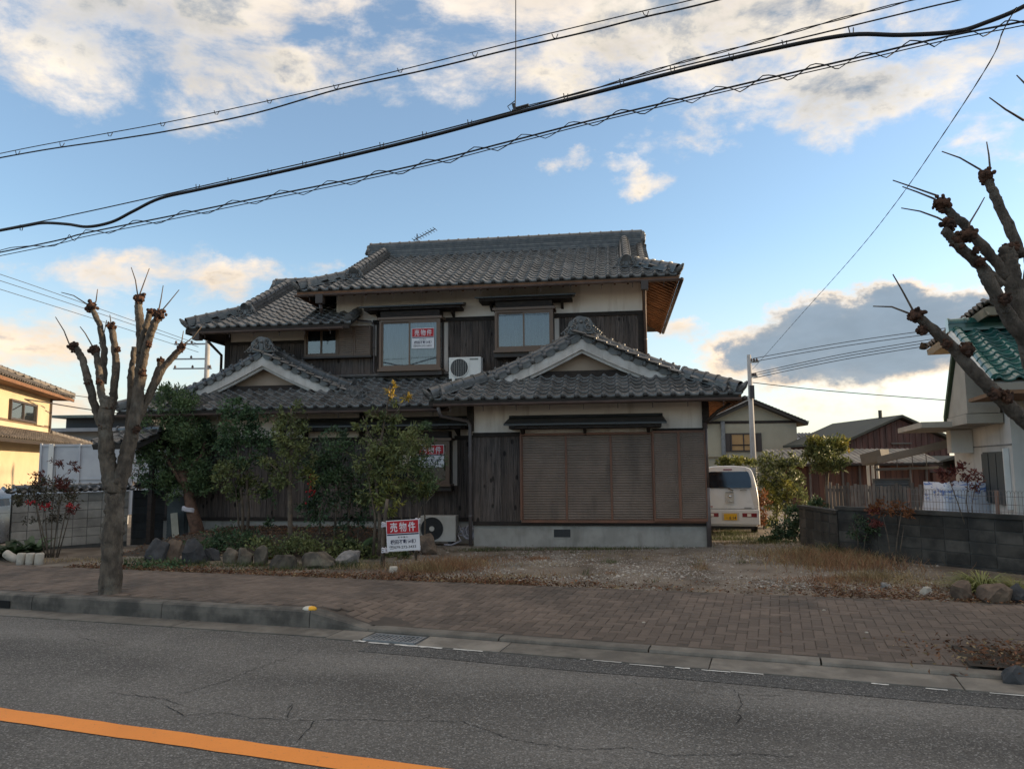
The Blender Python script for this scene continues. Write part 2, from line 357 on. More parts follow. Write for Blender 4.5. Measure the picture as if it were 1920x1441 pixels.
def asphalt(name, c, c2, sp):
    m = bpy.data.materials.new(name); m.use_nodes = True; N = NX(m.node_tree); b = m.node_tree.nodes['Principled BSDF']
    tc = N.node('ShaderNodeTexCoord').outputs['Object']
    big = N.noise(tc, .55, 4, .6); fine = N.noise(tc, 70, 3, .75); mid = N.noise(tc, 22, 4, .65)
    cc = N.mix(N.smooth(big, .35, .68), c2, c)
    wear = N.smooth(N.noise(N.v('MULTIPLY', tc, (.25, .9, 1)), 1.1, 4, .6), .45, .75)
    cc = N.mix(N.m('MULTIPLY', wear, .35), cc, tuple(x * 1.5 for x in c))
    tt = N.m('ADD', N.m('ADD', N.m('MULTIPLY', N.sep(tc)[0], RB.x), N.m('MULTIPLY', N.sep(tc)[1], RB.y)), -(R0.x * RB.x + R0.y * RB.y))
    for c0_, w_, k_ in ((-1.0, .30, .22), (-2.45, .32, .22), (-1.7, .25, -.14), (-4.6, .35, .2)):       # wheel tracks polished pale, oil-darkened middle
        q_ = N.m('DIVIDE', N.m('ADD', tt, N.m('MULTIPLY_ADD', N.noise(tc, .35, 2), .5, -.25 - c0_)), w_); e_ = N.m('MULTIPLY_ADD', N.m('EXPONENT', N.m('MULTIPLY', N.m('MULTIPLY', q_, q_), -1.)), k_, 1.)
        cc = N.v('MULTIPLY', cc, N.comb(e_, e_, e_))
    st_ = N.smooth(N.noise(tc, 1.3, 3, .55), .64, .74); cc = N.mix(N.m('MULTIPLY', st_, .35), cc, tuple(x * .5 for x in c))
    f = N.lin(fine, .3, .7, 1 - sp, 1 + sp); f2 = N.lin(mid, .3, .7, .72, 1.28); f = N.m('MULTIPLY', f, f2)
    vo = N.node('ShaderNodeTexVoronoi'); vo.inputs['Scale'].default_value = 95; N.put(vo.inputs['Vector'], tc)
    chip = N.smooth(N.sep(vo.outputs['Color'])[0], .80, .98); cc = N.mix(N.m('MULTIPLY', chip, .6), N.v('MULTIPLY', cc, N.comb(f, f, f)), (.34, .33, .31))
    m.node_tree.links.new(cc, b.inputs['Base Color']); b.inputs['Roughness'].default_value = .88; b.inputs['Specular IOR Level'].default_value = .3
    bn = N.node('ShaderNodeBump'); bn.inputs['Strength'].default_value = .7; bn.inputs['Distance'].default_value = .008
    m.node_tree.links.new(N.m('ADD', fine, N.m('MULTIPLY', vo.outputs['Distance'], .8)), bn.inputs['Height']); m.node_tree.links.new(bn.outputs[0], b.inputs['Normal'])
    return m
ASPH = asphalt('worn_asphalt', (.122, .115, .105), (.088, .083, .076), .62)
ASPHN = asphalt('newer_asphalt', (.075, .073, .070), (.058, .057, .055), .6)
g = 900
sheet('ground', [(-g, -g, -.2), (g, -g, -.2), (g, g, -.2), (-g, g, -.2)], FARG)
# yard and plots behind the pavement
def yz(p):                                     # the plot falls gently away behind the house front
    return .12 - .18 * ss(p.y - .0 * p.x, 15.0, 19.0)
vs_ = []; fs_ = []; SS = [-90, -50, -30, -20] + [-14 + i for i in range(27)] + [16, 22, 32, 50, 90]; TT = [0, .35, .8, 1.5, 2.5, 3.5, 4.5, 5.5, 6.5, 7.5, 8.5, 9.5, 10.5, 12, 14, 18, 30, 60, 120]
for s_ in SS:
    for t_ in TT:
        p = RP(s_, tb(s_) - .02 + t_); p.z = yz(p) + (random.uniform(-.012, .012) if 0 < t_ < 14 else 0); vs_.append(p)
nT = len(TT)
for i in range(len(SS) - 1):
    for j in range(nT - 1): a_ = i * nT + j; fs_.append((a_, a_ + nT, a_ + nT + 1, a_ + 1))
mb = MB(); mb.add(vs_, fs_); mb.build('yard', EARTH, kind='structure', smooth=True)
rs = [-90, -40, -14, -10, -6, -3, 0, 5, 12, 40, 90]
sheet('road', [RP(s, -9.5, 0) for s in rs] + [RP(s, kf(s) + .1, 0) for s in reversed(rs)], ASPH)
sheet('far_pavement', [RP(s, -14, .02) for s in (-90, 90)] + [RP(s, -9.5, .02) for s in (90, -90)], FARG)
road_patch = sheet('road_patch', [RP(s, -.72 + .02 * math.sin(s * 2.1), .004) for s in np.linspace(.3, 30, 40)] + [RP(s, -.36, .004) for s in np.linspace(30, .3, 40)], ASPHN)
# centre line
def paint(name, c, wear, lo_, hi_):
    m = bpy.data.materials.new(name); m.use_nodes = True; N = NX(m.node_tree); b = m.node_tree.nodes['Principled BSDF']
    tc = N.node('ShaderNodeTexCoord').outputs['Object']
    f = N.smooth(N.noise(tc, 45, 6, .75), .57, .70); g2 = N.smooth(N.noise(tc, 1.6, 4, .6), .3, .8)
    cc = N.mix(N.m('MULTIPLY', g2, .35), c, tuple(x * .72 for x in c)); cc = N.mix(N.m('MULTIPLY', f, wear), cc, (.11, .10, .09))
    m.node_tree.links.new(cc, b.inputs['Base Color']); b.inputs['Roughness'].default_value = .75
    bn = N.node('ShaderNodeBump'); bn.inputs['Strength'].default_value = .4; bn.inputs['Distance'].default_value = .005
    m.node_tree.links.new(N.noise(tc, 90, 3, .6), bn.inputs['Height']); m.node_tree.links.new(bn.outputs[0], b.inputs['Normal'])
    return m
ORANGE = paint('orange_road_paint', (.84, .28, .045), .55, 0, 1); WPAINT = paint('worn_white_paint', (.62, .61, .57), .7, 0, 1)
mb = MB(); N_ = 260; vs = []
for i in range(N_ + 1):
    s = -26 + 52 * i / N_
    vs += [RP(s, -3.225 + .010 * s + random.uniform(-.006, .006), .006), RP(s, -3.022 + .010 * s + random.uniform(-.006, .006), .006)]
mb.add(vs, [(2 * i, 2 * i + 2, 2 * i + 3, 2 * i + 1) for i in range(N_)]); mb.build('centre_line', ORANGE, kind='structure')
# remains of the white edge line
mb = MB(); s = -1.6; random.seed(3)
while s < 14:
    L = random.uniform(.05, .34); p = .55 if 1.9 < s < 7 else .42
    if random.random() < p:
        w = random.uniform(.012, .05) * (1 if s > 1.5 or random.random() < .8 else 2); t0 = -.375 + random.uniform(-.03, .02); k = 5
        up = [RP(s + L * j / k, t0 + w * random.uniform(.6, 1), .009) for j in range(k + 1)]; dn = [RP(s + L * j / k, t0 - w * random.uniform(.0, .35), .009) for j in range(k, -1, -1)]
        mb.add(dn[::-1] + up[::-1], [tuple(range(2 * k + 2))])
    s += L + random.uniform(.0, .12)
mb.build('edge_line', WPAINT, kind='structure')
# cracks in the asphalt
CRACK = mat('crack', (.018, .017, .016), 1)
cr = [[(300, 1315), (345, 1340), (420, 1335), (470, 1345), (590, 1350), (660, 1347), (790, 1350), (865, 1351), (960, 1385), (1080, 1403), (1180, 1400), (1250, 1415), (1400, 1412), (1500, 1418)],
      [(590, 1350), (575, 1368), (556, 1390)], [(335, 1300), (410, 1280), (475, 1255), (530, 1235), (575, 1215)], [(200, 1297), (300, 1307), (345, 1322)],
      [(1385, 1298), (1392, 1320), (1383, 1335), (1390, 1345), (1378, 1356)], [(1290, 1295), (1340, 1301), (1392, 1302), (1465, 1303)], [(480, 1212), (540, 1197)], [(540, 1330), (550, 1318), (538, 1345)], [(1370, 1286), (1380, 1297)],
      [(1180, 1275), (1205, 1285)], [(140, 1192), (215, 1210), (225, 1203)], [(780, 1352), (812, 1338)]]
mb = MB()
for c in cr:
    pts = []
    for (a, b) in zip(c[:-1], c[1:]):
        k = max(2, int(abs(b[0] - a[0]) / 9 + abs(b[1] - a[1]) / 5))
        pts += [gz(a[0] + (b[0] - a[0]) * j / k + random.uniform(-2, 2), a[1] + (b[1] - a[1]) * j / k + random.uniform(-1.3, 1.3), .0045) for j in range(k)]
    pts.append(gz(c[-1][0], c[-1][1], .0045)); vs = []
    for i, p in enumerate(pts):
        d = (pts[min(i + 1, len(pts) - 1)] - pts[max(i - 1, 0)]); d.z = 0; nrm = V(-d.y, d.x, 0).normalized(); w = random.uniform(.001, .0042) * (.3 if i in (0, len(pts) - 1) else 1)
        vs += [p - nrm * w, p + nrm * w]
    mb.add(vs, [(2 * i, 2 * i + 2, 2 * i + 3, 2 * i + 1) for i in range(len(pts) - 1)])
mb.build('road_crack', CRACK, kind='structure')
# gutter slabs and kerb blocks
gut = bpy.data.objects.new('gutter', None); col.objects.link(gut); gut['kind'] = 'structure'
s = -16.3; random.seed(5); GR0, GR1 = .12, .72
while s < 18:
    L = 2.0 if s < -.5 else 1.95
    e0, e1 = s + .006, s + L - .006
    segs = [(e0, e1)] if not (e0 < GR0 < e1) else [(e0, GR0 - .03), (GR1 + .03, e1)]
    for (a, b) in segs:
        if b - a < .05: continue
        w0 = -.35 if a > -1.8 else -.30
        mb = MB(); mb.add([RP(a, kf(a) + w0, .0), RP(b, kf(b) + w0, .0), RP(b, kf(b) + .02, .0), RP(a, kf(a) + .02, .0), RP(a, kf(a) + w0, .012), RP(b, kf(b) + w0, .012), RP(b, kf(b) + .02, .022), RP(a, kf(a) + .02, .022)],
                          [(4, 5, 6, 7), (0, 1, 5, 4), (1, 2, 6, 5), (2, 3, 7, 6), (3, 0, 4, 7)])
        mb.build('gutter_slab', GUTC, gut)
    s += L
kerb = bpy.data.objects.new('kerb', None); col.objects.link(kerb); kerb['kind'] = 'structure'
def kerb_block(a, b, h0, h1, m=CONC):
    mb = MB(); prof = [(0, 0), (.0, .55), (.012, .9), (.035, 1), (.17, 1), (.17, 0)]; vs = []; k = 6
    for i in range(k + 1):
        s = a + (b - a) * i / k; h = h0 + (h1 - h0) * i / k
        vs += [RP(s, kf(s) + x, (h * z if z < 1 else h) + (random.uniform(-.002, .002) if z else 0)) for x, z in prof]
    n = len(prof); fs = [(i * n + j, (i + 1) * n + j, (i + 1) * n + j + 1, i * n + j + 1) for i in range(k) for j in range(n - 1)]
    fs += [tuple(range(n - 1, -1, -1)), tuple(range(k * n, (k + 1) * n))]
    mb.add(vs, fs); return mb.build('kerb_block', m, kerb)
s = -16.72
while s < -.75: kerb_block(s + .005, s + 1.995, .205, .205); s += 2
kerb_block(-.715, -.005, .205, .045, CONC)
s = .0
while s < 5.5: kerb_block(s + .006, s + 1.5, .055, .055, GUTC); s += 1.51
kerb_block(s + .006, s + 1.4, .08, .15, CONC); s += 1.41
while s < 18: kerb_block(s + .006, s + 1.99, .16, .16, CONC); s += 2
# grate
gr = thing('drain_grate', 'steel drain grate set in the gutter at the low kerb end', 'grate', RP(GR0, -.17, .006), -PHI)
mb = MB()
for x0, x1, y0, y1 in ((0, .6, -.14, -.115), (0, .6, .115, .14), (0, .025, -.115, .115), (.575, .6, -.115, .115)): mb.box(x0, x1, y0, y1, -.006, .014)
mb.build('frame', STEEL, gr); mb = MB()
for i in range(11): mb.box(.035 + i * .05, .055 + i * .05, -.114, .114, -.002, .011)
for y in (-.06, 0, .06): mb.box(.026, .574, y - .006, y + .006, -.004, .009)
mb.build('grating_bars', STEEL, gr); mb = MB(); mb.box(.02, .58, -.12, .12, -.006, -.003); mb.build('pit', BLACKP, gr)
# kerb reflector
kr = thing('kerb_reflector', 'yellow and white reflector stud on top of the kerb end', 'reflector', RP(-.78, kf(-.78) + .09, .205), -PHI)
mb = MB(); mb.ball((0, 0, 0), .085, 14, 8, 0, 1, .75, .42); o = mb.build('body', mat('reflector_white', (.6, .55, .45), .5), kr, True)
mb = MB(); mb.ball((.035, -.008, .003), .062, 12, 6, 0, 1, .85, .55); mb.build('lens', mat('reflector_yellow', (.85, .42, .02), .35), kr, True)
# kerb drain slot
mb = MB(); c = RP(-5.2, kf(-5.2) - .003, .075)
mb.bar(c - RA * .13, c + RA * .13, .012, .09); mb.build('drain_slot', mat('hole_black', (.01, .01, .01), 1), kerb)
# pavement of bricks, herringbone
SAND = mat('joint_sand', (.09, .072, .057), .95, (.055, .045, .037), 3, .6)
pav = None; vs = []; fs = []; k = 60
for i in range(k + 1):
    s = -16 + 34 * i / k
    for j in range(7):
        t = kf(s) + .16 + (tb(s) + .02 - kf(s) - .16) * j / 6; vs.append(RP(s, t, swz(s, t) - .008))
for i in range(k):
    for j in range(6): a = i * 7 + j; fs.append((a, a + 7, a + 8, a + 1))
mb = MB(); mb.add(vs, fs); pav = mb.build('pavement', SAND, kind='structure')
BRICK = mat('brown_paving_brick', (.152, .116, .092), .9, (.098, .076, .061), 1.1, .6, .4, 70, rnd=.20, stain=((.060, .050, .042), (1, 1, 1), .8, .8))
def brick_mesh(L, Wd):
    b = .006; z0, z1, z2 = -.02, -.004, 0
    mb = MB(); q = lambda x, y, z: [(x, y, z), (L - x, y, z), (L - x, Wd - y, z), (x, Wd - y, z)]
    mb.add(q(0, 0, z0) + q(0, 0, z1) + q(b, b, z2), [(8, 9, 10, 11)] + [(a + i, a + (i + 1) % 4, a + 4 + (i + 1) % 4, a + 4 + i) for a in (0, 4) for i in range(4)])
    return mb
U_ = .105; gap = .005
bh = brick_mesh(2 * U_ - gap, U_ - gap); bv = brick_mesh(U_ - gap, 2 * U_ - gap)
mh = bh.mesh('paving_brick', BRICK); mv = bv.mesh('paving_brick', BRICK)
spots = []
for i in range(int(-12 / U_), int(10 / U_)):
    for j in range(0, int(3.4 / U_)):
        t0 = -.3 + j * U_; k4 = (i - j) % 4
        if k4 not in (0, 3): continue
        L, Wd = (2, 1) if k4 == 0 else (1, 2); s0 = i * U_; sm, tm = s0 + L * U_ / 2, t0 + Wd * U_ / 2
        if t0 < kf(sm) + .178 or t0 + Wd * U_ > tb(sm) + .01: continue
        if 5.75 < sm < 7.2 and tm < .85: continue
        if math.hypot(sm + 4.0, tm - .31) < .24: continue
        spots.append((s0, t0, k4, sm, tm))
def dist(sp): 
    p = RP(sp[3], sp[4]); u = p.x / p.y
    return p.y if abs(u) < .70 else 99
order = sorted(range(len(spots)), key=lambda q: dist(spots[q])); near = set(order[:300])
bigv = []; bigf = []
for q, (s0, t0, k4, sm, tm) in enumerate(spots):
    z = swz(sm, tm) + random.uniform(-.0025, .0025); gs = (swz(sm + .05, tm) - swz(sm - .05, tm)) / .1; gt = (swz(sm, tm + .05) - swz(sm, tm - .05)) / .1
    ex = (RA + V(0, 0, gs)).normalized(); ez = ex.cross((RB + V(0, 0, gt)).normalized()).normalized(); ey = ez.cross(ex)
    p = RP(s0, t0, z - gs * (sm - s0) - gt * (tm - t0))
    M = Matrix(((ex.x, ey.x, ez.x, p.x), (ex.y, ey.y, ez.y, p.y), (ex.z, ey.z, ez.z, p.z), (0, 0, 0, 1)))
    if q in near:
        o = obj('paving_brick', mh if k4 == 0 else mv, pav); o.matrix_local = M
    else:
        src = bh if k4 == 0 else bv; o_ = len(bigv); bigv += [tuple(M @ V(*p)) for p in src.v]; bigf += [tuple(i + o_ for i in f) for f in src.f]
obj('paving_field', np_mesh('paving_field', bigv, bigf, BRICK), pav, 'stuff')
# ---------------------------------------------------------------- the house
HA = R_(8.0); HO = gz(1325, 1025, .12); HO.z = 0
house = thing('house', 'old two-storey timber house with grey tiled gable roofs and brown shutters', 'house', HO, -HA)
# local axes: x to the right along the front, y into the plot, z up
def hp(x, y, z): 
    return HO + V(math.cos(HA), -math.sin(HA), 0) * x + V(math.sin(HA), math.cos(HA), 0) * y + V(0, 0, z)
MOR = .09
TW, TL = .268, .235
PROF = [(0, .002), (.07, .030), (.16, .044), (.26, .037), (.36, .010), (.5, -.014), (.66, -.024), (.84, -.018), (1.0, .002)]
def tile_proto(eave=False):
    mb = MB(); n = len(PROF); l = TL + .05
    top0 = [(x * TW, -.0, z + .034) for x, z in PROF]; topm = [(x * TW, .02, z + .036) for x, z in PROF]; top1 = [(x * TW, l, z - .002) for x, z in PROF]
    lip = [(x * TW, .006, z + (.0 if not eave else -.032)) for x, z in PROF]
    fs = []
    for i in range(n - 1):
        fs += [(i, i + 1, n + i + 1, n + i), (n + i, n + i + 1, 2 * n + i + 1, 2 * n + i), (3 * n + i, 3 * n + i + 1, i + 1, i)]
    mb.add(top0 + topm + top1 + lip, fs)
    if eave:      # round end disc
        c = (.18 * TW, -.012, .026); r = .042; k = 8
        mb.add([(c[0] + r * math.cos(6.283 * j / k), c[1], c[2] + r * math.sin(6.283 * j / k)) for j in range(k)] + [(c[0] + r * math.cos(6.283 * j / k), c[1] + .05, c[2] + r * math.sin(6.283 * j / k)) for j in range(k)] + [(c[0], c[1] - .014, c[2])],
               [(j, (j + 1) % k, 16) for j in range(k)] + [(j, j + 8, (j + 1) % 8 + 8, (j + 1) % k) for j in range(k)])
    return mb
T_MID, T_EAVE = tile_proto(), tile_proto(True)
TM_MID, TM_EAVE = T_MID.mesh('roof_tile', TILE), T_EAVE.mesh('roof_tile', TILE)
for me in (TM_MID, TM_EAVE): me.polygons.foreach_set('use_smooth', [len(p.vertices) == 4 for p in me.polygons])
def inside(poly, x, y, tol=0.):
    c = True
    for (x0, y0), (x1, y1) in zip(poly, poly[1:] + poly[:1]):
        L = math.hypot(x1 - x0, y1 - y0)
        if L > 1e-6 and ((x1 - x0) * (y - y0) - (y1 - y0) * (x - x0)) / L < -tol: c = False
    return c
TILES = []          # (roof part, matrix, eave?) gathered, the 300 seen largest become pieces of their own
SLOPES = []
def slope(part, origin, sdir, updir, m, polys, tol=.10, deck=True, thick=.07, lift=.05):
    """a tiled roof slope: origin on the eave line, sdir along the eave (left to right seen from outside), updir horizontal inwards"""
    o = V(*origin); sd = V(*sdir); ud = V(*updir); c = 1 / math.sqrt(1 + m * m)
    tv = (ud + V(0, 0, m)) * c; nv = sd.cross(tv); 
    for poly in polys:
        p2 = [(x, y / c) for x, y in poly]      # y given as horizontal run
        ys = [y for _, y in p2]; xs = [x for x, _ in p2]
        r = 0
        y = min(ys)
        while y < max(ys) - .04:
            i0 = math.floor(min(xs) / TW) - 1
            for i in range(i0, int(max(xs) / TW) + 2):
                x = i * TW
                if inside(p2, x + TW / 2, y + TL / 2, tol):
                    p = o + sd * x + tv * y + nv * lift
                    M = Matrix(((sd.x, tv.x, nv.x, p.x), (sd.y, tv.y, nv.y, p.y), (sd.z, tv.z, nv.z, p.z), (0, 0, 0, 1)))
                    TILES.append((part, M, y < .02 and min(ys) < .02))
            y += TL
        if deck:
            pts = [o + sd * x + tv * y for x, y in p2]; part_deck[part.name].ext([p + nv * lift * .35 for p in pts], nv * -thick)
part_deck = {}
def roof_part(name, label=None):
    e = bpy.data.objects.new(name, None); col.objects.link(e); e.parent = house
    if label: e['label'] = label
    part_deck[e.name] = MB(); return e
def arc_caps(mb, p, q, r, seg=.27, lip=.012, n=7):
    """row of half-round cap tiles"""
    p, q = V(*p), V(*q); L = (q - p).length; k = max(1, round(L / seg)); d = (q - p) / L; sd = d.cross(V(0, 0, 1)).normalized(); u = sd.cross(d)
    for i in range(k):
        a = p + d * (L * i / k); b = p + d * (L * (i + 1) / k); c = a + (b - a) * .14; vs = []
        for (pt, rr) in ((a, r + lip), (c, r + lip), (c + d * .004, r), (b, r)):
            vs += [pt + sd * (math.cos(math.pi * j / n) * rr) + u * (math.sin(math.pi * j / n) * rr) for j in range(n + 1)]
        w = n + 1
        mb.add(vs, [(a_ * w + j, a_ * w + j + 1, (a_ + 1) * w + j + 1, (a_ + 1) * w + j) for a_ in range(3) for j in range(n)] + [tuple(range(w - 1, -1, -1))])
def ridge(mb, p, q, w, h, layers, r, seg=.27):
    m2 = MB(); _ridge(m2, p, q, w, h, layers, r, seg); m2.build('ridge', RIDGE, mb.part)
def _ridge(mb, p, q, w, h, layers, r, seg=.27):
    """stacked flat tiles under a row of half-round caps"""
    p, q = V(*p), V(*q); d = (q - p).normalized(); sd = d.cross(V(0, 0, 1)).normalized(); u = sd.cross(d); hl = h / layers; L = (q - p).length
    for i in range(layers):
        ww = w * (1 - .22 * i / layers); z0 = hl * i
        mb.bar(p + u * (z0 + hl * .36), q + u * (z0 + hl * .36), ww, hl * .72, up=V(0, 0, 1))
        mb.bar(p + u * (z0 + hl * .86), q + u * (z0 + hl * .86), ww - .035, hl * .28, up=V(0, 0, 1))
    arc_caps(mb, p + u * h, q + u * h, r * 1.12, seg, .018)
def spiral(mb, c, rx, uz, r0, turns, tr, sign=1, n=22):
    pts = []; 
    for i in range(n):
        f = i / (n - 1); a = sign * turns * 6.283 * f + math.pi / 2; r = r0 * (1 - .82 * f); pts.append(c + rx * (r * math.cos(a)) + uz * (r * math.sin(a)))
    mb.tube(pts, [tr * (1 - .45 * i / n) for i in range(n)], 6)
def oni(mb, base, fwd, size, wide=1.0, crown=True):
    m2 = MB(); _oni(m2, base, fwd, size, wide, crown); m2.build('ridge_ornament', RIDGE, mb.part)
def _oni(mb, base, fwd, size, wide=1.0, crown=True):
    """ridge-end ornament: lobed plate with scrolls, boss and cloud fins; fwd points outwards"""
    f = V(*fwd).normalized(); u = V(0, 0, 1); u = (u - f * u.dot(f)).normalized(); r = f.cross(u) * -1; b = V(*base); S = size
    out = []
    for i in range(33):
        a = math.pi * (-.08 + 1.16 * i / 32); rad = S * (.50 + .045 * abs(math.sin(a * 4.5)) + .10 * max(0, math.sin(a)) ** 3)
        out.append(b + r * (rad * math.cos(a) * 1.05 * wide) + u * (rad * math.sin(a) + S * .05))
    mb.ext([p + f * .05 * S for p in out], f * -.22 * S)
    for k in (-1, 1):
        spiral(mb, b + f * .08 * S + r * (k * .30 * S * wide) + u * .16 * S, r, u, .17 * S, 1.6, .05 * S, k)
        spiral(mb, b + f * .07 * S + r * (k * .20 * S * wide) + u * .44 * S, r, u, .11 * S, 1.3, .038 * S, -k)
        spiral(mb, b + f * .06 * S + r * (k * .58 * S * wide) + u * .0 * S, r, u, .13 * S, 1.3, .045 * S, k)
        for j in range(5):
            mb.ball(b + f * .05 * S + r * (k * (.45 + .075 * j) * S * wide) + u * ((.24 - .075 * j) * S), .055 * S, 7, 5)
    pl = [b + f * .10 * S + r * (x * S) + u * (z * S) for x, z in ((-.10, .02), (.10, .02), (.085, .34), (-.085, .34))]
    mb.ext(pl, f * -.1 * S); mb.ball(b + f * .1 * S + u * .42 * S, .075 * S, 8, 6)
    if crown: mb.tube([b + f * .02 * S + u * .58 * S, b - f * .22 * S + u * .60 * S], .09 * S, 8)
def tipup(mb, c, d, L=.3, w=.16):
    m2 = MB(); _tipup(m2, c, d, L, w); m2.build('corner_tile', RIDGE, mb.part)
def _tipup(mb, c, d, L=.3, w=.16):
    """upturned tile at an eave corner"""
    d = V(*d).normalized(); sd = d.cross(V(0, 0, 1)).normalized(); c = V(*c); pr = None
    pts = [c + d * (L * f - .12) + V(0, 0, .16 * f ** 2.2) for f in (0, .25, .5, .75, 1)]
    mb.tube(pts, [w * .55, w * .55, w * .48, w * .38, w * .12], 8); mb.ball(pts[1] + V(0, 0, .04), .075, 8, 6)

# ---- A: front gable on the right; B: front gable on the left; lean-to between; upper main roof; upper wing roof
ZE = 3.075; M1 = .45
lowroof = roof_part('lower_roof', 'single-storey roof of grey S-tiles with two front gables')
AX0, AX1, AY = -5.5, .65, -.85; AC = (AX0 + AX1) / 2; AH = (AX1 - AX0) / 2; AD = 1.0
BX0, BX1, BY = -13.3, -7.1, .35; BC = (BX0 + BX1) / 2; BH = (BX1 - BX0) / 2; BD = .95
UY = 2.2           # plane of the upper front wall
slope(lowroof, (AX0, AY, ZE), (1, 0, 0), (0, 1, 0), M1, [[(0, 0), (AX1 - AX0, 0), (AX1 - AX0 - AD - .35, AD + .35), (AD + .35, AD + .35)]])
# right slope of A runs back along the side of the house
slope(lowroof, (AX1, AY, ZE), (0, 1, 0), (-1, 0, 0), M1, [[(0, 0), (1.0, 0), (1.0, AD)], [(AD, 0), (UY - AY, 0), (UY - AY, AH), (AD - .02, AH)], [(UY - AY, 0), (8.6, 0), (8.6, AX1 + 1.05), (UY - AY, AX1 + 1.05)]])
# left slope of A to the valley
slope(lowroof, (AX0, UY + .6, ZE), (0, -1, 0), (1, 0, 0), M1, [[(UY + .6 - BY, 0), (UY + .6 - AY, 0), (UY + .6 - AY - AD, AD), (UY + .6 - AY - AD, AH), (.6, AH), (.6, UY - BY)]])
# lean-to between the gables, with B's front skirt
slope(lowroof, (BX0, BY, ZE), (1, 0, 0), (0, 1, 0), M1, [[(0, 0), (AX0 - BX0, 0), (AX0 - BX0 + UY - BY, UY - BY), (BH * 1.5, UY - BY), (BD + .35, BD + .35)]], tol=.12)
# B's own slopes
slope(lowroof, (BX1, BY, ZE), (0, 1, 0), (-1, 0, 0), M1, [[(BD, BD - .05), (UY - BY, UY - BY - .05), (UY - BY, BH), (BD, BH)]])
slope(lowroof, (BX0, 6.5, ZE), (0, -1, 0), (1, 0, 0), M1, [[(0, 0), (6.5 - BY, 0), (6.5 - BY - BD, BD), (6.5 - BY - BD, BH), (6.5 - UY, BH), (6.5 - UY, 1.6), (0, 1.6)]])
SAG = .05; low_orn = MB(); lowridge = MB(); low_orn.part = lowridge.part = lowroof
def gable_front(cx, half, yv, dd, zpk, right_end=None):
    """verge tiles, descending ridges and end ornament of a front gable; yv = verge plane"""
    run0 = dd            # distance from the eave where the verge starts
    for k in (-1, 1):
        xe = cx + k * (half - run0); ze = ZE + M1 * run0; L = math.hypot(half - run0, M1 * (half - run0)); d = V(-k * (half - run0), 0, M1 * (half - run0)) / L
        nrm = V(k * M1, 0, 1).normalized(); st = V(xe, yv, ze) + nrm * .06
        n = int(L / .255)
        def pt(f): return st + d * (L * f) - V(0, 0, SAG * math.sin(math.pi * min(max(f, 0), 1)))
        for i in range(n):        # hanging verge tiles: scalloped apron and round boss
            a = pt((i + .02) / n); b = pt((i + .98) / n); pts = []
            for j in range(7):
                f = j / 6; pts.append(a + (b - a) * f - nrm * (.055 + .05 * math.sin(math.pi * f)))
            lowridge.ext([q + V(0, -.05, 0) for q in [a + nrm * .02] + pts + [b + nrm * .02]], V(0, .09, 0))
            lowridge.ball(a + V(0, -.06, 0) - nrm * .02, .055, 9, 6)
            lowridge.ball(a + V(0, -.03, 0) + nrm * .085, .05, 8, 6)
            arc_caps(lowridge, a + V(0, .02, 0) + nrm * .02, b + V(0, .02, 0) + nrm * .02, .085, 9, .016); arc_caps(lowridge, a + V(0, .19, 0), b + V(0, .19, 0), .07, 9, .012)
            lowridge.ball(pt((i + .05) / n) + V(0, .42, 0) + nrm * .25, .034, 7, 5)
        rg = MB()
        for i in range(6): _ridge(rg, pt(.05 + .155 * i) + V(0, .42, 0), pt(.05 + .155 * (i + 1) + .004) + V(0, .42, 0), .22, .16, 4, .075)
        rg.build('ridge', RIDGE, lowroof)
    oni(low_orn, (cx, yv - .05, zpk + .12), (0, -1, 0), .50, 1.1)
    ridge(lowridge, (cx, yv + .05, zpk), (cx, UY + .1, zpk), .3, .22, 4, .09)
def corner(mb, orn, p, q, d2, h=.12, tip=True):
    ridge(mb, p, q, .26, h, 3, .085); d = (V(*q) - V(*p)); d.z = 0
    oni(orn, V(*q) + V(0, 0, h * .2 + .02) - d.normalized() * .18, d.normalized(), .34, 1.0, False)
    if tip: tipup(orn, V(*q) + d.normalized() * .02 + V(0, 0, .03), d)
gable_front(AC, AH, AY + AD, AD, ZE + M1 * AH)
gable_front(BC, BH, BY + BD, BD, ZE + M1 * BH)
for (x0, k, y0, dd) in ((AX0, 1, AY, AD), (AX1, -1, AY, AD), (BX0, 1, BY, BD)):
    corner(lowridge, low_orn, (x0 + k * dd, y0 + dd, ZE + M1 * dd + .05), (x0 + k * .03, y0 + .03, ZE + .07), None)
# end cap where the left gable's ridge dies into the lean-to
ridge(lowridge, (BX1 - BD - .02, BY + BD + .05, ZE + M1 * BD + .04), (BX1 - .42, BY + .45, ZE + M1 * .45 + .04), .24, .1, 2, .08)
oni(low_orn, (BX1 - .40, BY + .45, ZE + M1 * .45 + .08), (.6, -.6, 0), .26, 1, False)
# flashing course where the lower roof meets the upper wall
lowridge.box(-8.6, -3.9, UY - .12, UY - .02, ZE + M1 * (UY - BY) - .02, ZE + M1 * (UY - BY) + .13)
lowridge.tube([(-8.6, UY - .15, ZE + M1 * (UY - BY) + .1), (-3.9, UY - .15, ZE + M1 * (UY - BY) + .1)], .05, 8)

